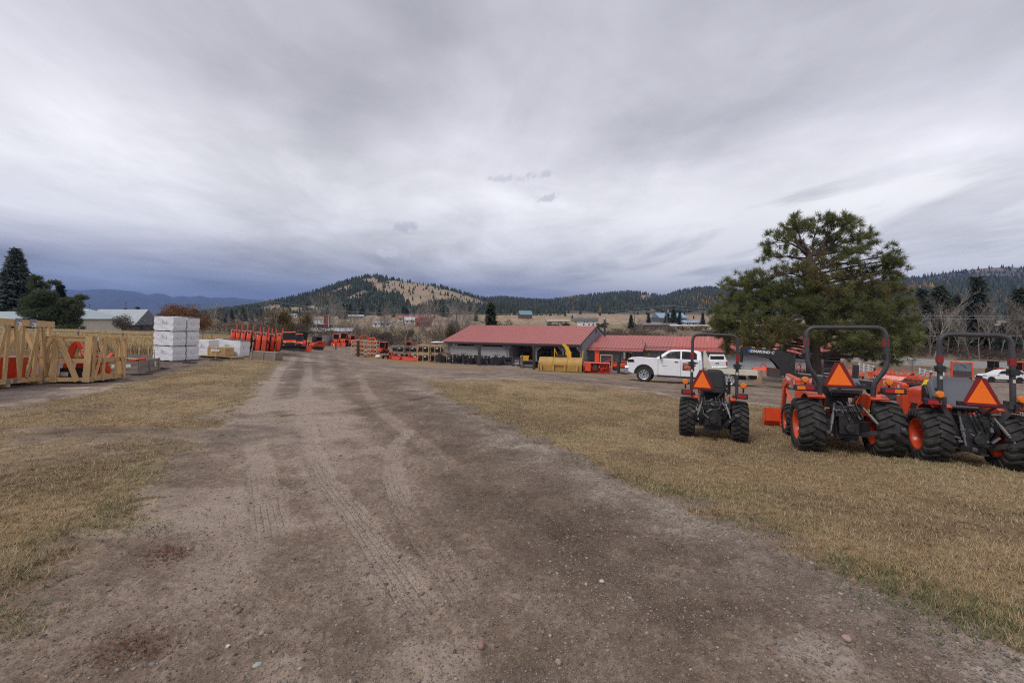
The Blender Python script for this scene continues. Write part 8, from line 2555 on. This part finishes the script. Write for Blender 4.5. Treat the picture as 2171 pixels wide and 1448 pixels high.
def implement(label, u, Y, heading, kind, m=None, s_=1.0):
    T = thing("implement", label, "implement", "orange implements beyond the tractors")
    m = m or M_ORANGE
    if kind == 0:       # tiller
        MB().prism([(-.35, .3), (-.2, .62), (.2, .66), (.4, .3)], 'x', -1.0, 1.0).build("hood", m, T)
        b = MB()
        for k in range(18):
            a_ = k * 1.1; x_ = -.9 + k * .106; b.beam((x_, 0, .28), (x_, .22 * math.cos(a_), .28 + .22 * math.sin(a_)), .02, .08)
        b.build("tine_shaft", M_BLACK, T)
        for s in (-1, 1):
            MB().beam((s * .35, .1, .6), (0, .3, 1.15), .06, .08).build("hitch_bar", m, T); MB().box((s * 1.0, 0, .32), (.03, .6, .62)).build("side_plate", m, T)
    elif kind == 1:     # cultivator frame on a pallet
        for y_ in (-.5, 0, .5):
            MB().beam((-1.2, y_, .62), (1.2, y_, .62), .09, .09).build("frame_bar", m, T)
        for x_ in (-1.1, 0, 1.1):
            MB().beam((x_, -.55, .62), (x_, .55, .62), .09, .09).build("frame_bar", m, T)
        for k in range(9):
            x_ = -1.05 + k * .26; y_ = (-.5, 0, .5)[k % 3]
            MB().tube([(x_, y_, .62), (x_, y_ + .22, .55), (x_, y_ + .26, .3), (x_, y_ + .05, .04)], .025, 5).build("shank", m if k % 2 else M_YELLOW, T)
        for s in (-1, 1):
            MB().beam((s * .35, .5, .62), (0, .6, 1.25), .06, .08).build("hitch_bar", m, T)
    else:               # disc rake
        b = MB()
        MB().beam((-1.0, 0, .6), (1.0, .4, .6), .1, .1).build("frame_bar", m, T)
        for k in range(6):
            MB().cyl((-.9 + k * .36, .1 + k * .06, .3), (-.87 + k * .36, .06 + k * .06, .3), .3, n=14).build("disc", M_STEELD, T)
        for s in (-1, 1):
            MB().beam((s * .3, .15, .6), (0, .5, 1.2), .06, .08).build("hitch_bar", m, T)
        MB().beam((-.9, -.3, .35), (.9, .5, .35), .08, .08).build("frame_bar", M_RED, T)
    T.scale = (s_,) * 3
    return put_at(T, u, Y, heading)
specs2 = [(1803, 44, 0, "orange tiller partly behind the pine trunk side roll bar"), (1868, 45, 1, "orange cultivator frame with yellow shanks behind the trailer wheels"), (1890, 42, 0, "orange tiller behind the trailer's rear wheel"), (1905, 45, 1, "orange and yellow cultivator beside the road sign"), (1925, 42, 1, "orange cultivator with curved shanks before the road sign"),
          (1940, 38, 2, "orange disc implement beside the yellow shield"), (1962, 40, 2, "orange disc implement behind the yellow shield"), (1880, 50, 2, "orange disc implement behind the cultivators"), (1915, 51, 0, "orange tiller behind the cultivators"), (1945, 48, 1, "orange cultivator by the white plank fence"),
          (1855, 50, 0, "orange tiller near the black trailer ramp"), (2000, 50, 0, "orange tiller beside the orange cab machine"), (1648, 46, 0, "orange tiller on the ground behind the gooseneck riser"), (1690, 45, 2, "orange disc implement in front of the shop walkway"), (1618, 47, 0, "red-orange tiller under the gooseneck")]
for i, (u, Y, k, lb) in enumerate(specs2):
    implement(lb, u, Y, 20 + i * 13, k, None if i % 3 else M_ORANGE2)
ys = thing("shield", "bright yellow pointed shield on a black implement behind the tractors", "shield")
MB().prism([(-.30, .0), (.30, 0), (.24, .48), (.05, .66), (-.08, .62)], 'y', -.02, .02).build("plate", M_BYELLOW, ys, loc=(0, 0, .55)); MB().box((0, .1, .3), (.5, .16, .6)).build("stand", M_BLACK, ys)
put_at(ys, 1961, 20, 10, tilt=True)
rk = thing("landscape_rake", "landscape rake with a long row of curved spring tines", "rake")
MB().beam((-.95, 0, .62), (.95, 0, .62), .09, .09).build("beam", M_BLACK, rk)
tm_ = MB().tube([(0, 0, .62), (0, -.12, .66), (0, -.26, .52), (0, -.28, .28), (0, -.16, .03)], .010, 5).mesh("tine"); tm_.materials.append(M_BLACK)
for k in range(30):
    link("tine", tm_, rk, loc=(-.92 + k * .0635, 0, 0))
MB().box((-.3, .25, .75), (.35, .4, .2)).build("hitch_head", M_ORANGE, rk); MB().beam((-.3, .2, .7), (-.3, .7, .9), .07, .09).build("hitch_bar", M_ORANGE, rk)
put_at(rk, 2122, 15.2, 18)
oc = thing("tracked_carrier", "orange cabbed tracked carrier with a large windscreen near the highway", "machine")
for s in (-1, 1):
    MB().prism([(-1.2, .05), (1.2, .05), (1.45, .3), (1.2, .6), (-1.2, .6), (-1.4, .3)], 'x', s * .85 - .2, s * .85 + .2).build("track", M_RUBBER, oc, bevel=.04)
    for y_, z_ in ((-.62, 1.75), (.7, 1.75)):
        MB().box((s * .80, y_, z_), (.10, .10, 1.7)).build("cab_post", M_ORANGE, oc)
    MB().box((s * .80, .05, 2.0), (.03, 1.2, 1.0)).build("window", M_CABGLASS, oc); MB().box((s * .80, .05, 1.2), (.04, 1.25, .6)).build("door", M_ORANGE, oc)
    MB().box((s * .55, -.5, 2.68), (.22, .12, .10)).build("work_lamp", M_ORANGE, oc)
MB().box((0, .05, 2.58), (1.75, 1.5, .12)).build("roof", M_ORANGE, oc, bevel=.03); MB().box((0, -.62, 2.05), (1.48, .03, .85)).build("windscreen", M_CABGLASS, oc)
MB().box((0, -.62, 1.30), (1.5, .04, .62)).build("front_panel", M_DARK, oc); MB().box((0, -.66, .95), (1.7, .12, .10)).build("front_bar", M_ORANGE, oc); MB().box((0, 0, .75), (1.5, 2.0, .45)).build("chassis", M_BLACK, oc)
MB().beam((-.1, -.66, 2.35), (.35, -.66, 2.0), .02, .04).build("wiper", M_BLACKP, oc); MB().box((0, -.9, .55), (1.3, .3, .35)).build("winch", M_DARK, oc)
put_at(oc, 2038, 51, 40)
for i, (u, Y) in enumerate(((2105, 70), (2165, 68))):
    put_at(cab_tractor(("dark-roofed orange tractor behind the white crossover" if i == 0 else "orange tractor behind the white crossover's tail"), M_DARK if i == 0 else M_ORANGE, .85, False), u, Y, 80)

# ------------------------------------------------------------------ poles and wires
def pole(label, u, Y, h, trans=False, arm=True, z=None):
    T = thing("utility_pole", label, "pole"); p = at(u, Y); T.location = p
    MB().tube([(0, 0, -.3), (0, 0, h)], [.16, .11], 8).build("pole", M_POSTG, T)
    if arm:
        MB().box((0, 0, h - .5), (2.2, .1, .12)).build("crossarm", M_POSTG, T)
        for x_ in (-1, 0, 1):
            MB().cyl((x_, 0, h - .44), (x_, 0, h - .28), .05, n=6).build("insulator", M_WHITEP, T)
    if trans:
        MB().cyl((.3, -.1, h - 2.2), (.3, -.1, h - 1.3), .24, n=10).build("transformer", M_STEEL, T)
    return p + Vector((0, 0, h))
P1 = pole("utility pole with a transformer behind the orange cutters", 571, 118, 9.5, True)
P2 = pole("utility pole behind the yellow willow", 558, 128, 9.0, False)
P3 = pole("tall utility pole with a crossarm behind the shop roof", 1414, 120, 9.6, True)
P4 = pole("thin utility pole beside the pasture track", 1345, 190, 9.0, False)
P5 = pole("far utility pole above the barn roof", 357, 200, 10, False)
P6 = pole("far utility pole above the cream house", 190, 190, 11, False)
P7 = pole("far utility pole over the round conifers", 267, 195, 12, False)
P8 = pole("utility pole beyond the highway among bare trees", 1972, 112, 11, False)
P9 = pole("utility pole behind the lone bare tree", 968, 118, 9.5, False)
M_WIRE = mat("power_line", (.36, .36, .37), .5, metal=.3)
def wire(label, a_, b_, sag, r_=.022):
    pts = []
    for k in range(25):
        t_ = k / 24; p = Vector(a_).lerp(Vector(b_), t_); p.z -= sag * 4 * t_ * (1 - t_); pts.append(p)
    o = MB().tube(pts, r_, 4).build("power_line", M_WIRE); return tag(o, label, "wire")
wire("upper power line between the pole by the cutters and the pole behind the lone tree", P1 - Vector((0, 0, .3)), P9 - Vector((0, 0, .3)), 1.5, .035)
wire("lower service line between the pole by the cutters and the pole behind the lone tree", P1 - Vector((0, 0, 2.6)), P9 - Vector((0, 0, 3.0)), 1.2, .02)
wire("power line from the tree pole to the shop pole", P9 - Vector((0, 0, .3)), P3 - Vector((0, 0, .3)), 1.2, .028)
wire("power line running from the field to the pole by the cutters", pix(240, 662, 150), P1 - Vector((0, 0, .3)), 1.0, .03)
wire("upper bright power line from the shop pole along the highway", P3 - Vector((0, 0, .3)), pix(2300, 671, 70), .8, .03)
wire("second bright power line from the shop pole along the highway", P3 - Vector((0, 0, 1.0)), pix(2300, 677, 70), .8, .03)
wire("lower telephone line along the highway", pix(1850, 709, 72), pix(2300, 708, 66), .3, .025)
wire("far thin line between the poles over the barn", P6 - Vector((0, 0, .3)), P7 - Vector((0, 0, .3)), .8, .03)
wire("far thin line from the conifer pole to the barn pole", P7 - Vector((0, 0, .3)), P5 - Vector((0, 0, .3)), .8, .03)

# grey board fence at the far end of the yard
gf_ = thing("board_fence", "grey metal panel fence behind the far orange tractors", "fence")
a_ = at(684, 88); b_ = at(712, 97)
for k in range(8):
    p = a_.lerp(b_, k / 8); q_ = a_.lerp(b_, (k + .96) / 8); p.z = gh(p.x, p.y); q_.z = gh(q_.x, q_.y)
    MB().beam(p + Vector((0, 0, 1.0)), q_ + Vector((0, 0, 1.0)), .05, 2.0).build("panel", M_CONC, gf_)
cnp = thing("sunshade", "white round sunshade on a stalk above the pine frames", "canopy")
MB().lathe([(0, .001), (.02, .9), (.10, .85), (.16, .001)], (0, 0, 2.55), 'z', 16).build("shade", M_WHITEP, cnp); MB().cyl((0, 0, 0), (0, 0, 2.6), .04, n=6).build("stalk", M_STEELD, cnp)
put_at(cnp, 928, 63, 0, tilt=False)
# haze over the whole valley
hz_m = bpy.data.materials.new("valley_haze"); hz_m.use_nodes = True
t = hz_m.node_tree; t.nodes.clear()
vol = t.nodes.new("ShaderNodeVolumePrincipled"); out = t.nodes.new("ShaderNodeOutputMaterial")
vol.inputs['Color'].default_value = (.28, .42, .85, 1); vol.inputs['Density'].default_value = 0.000105; vol.inputs['Anisotropy'].default_value = 0.0
t.links.new(vol.outputs[0], out.inputs['Volume'])
hz = MB().box((0, 0, 290), (26000, 26000, 640)).build("haze", hz_m); stuff(hz); hz["label"] = "thin blue air between the yard and the far mountains"
print("objects:", len(bpy.data.objects))
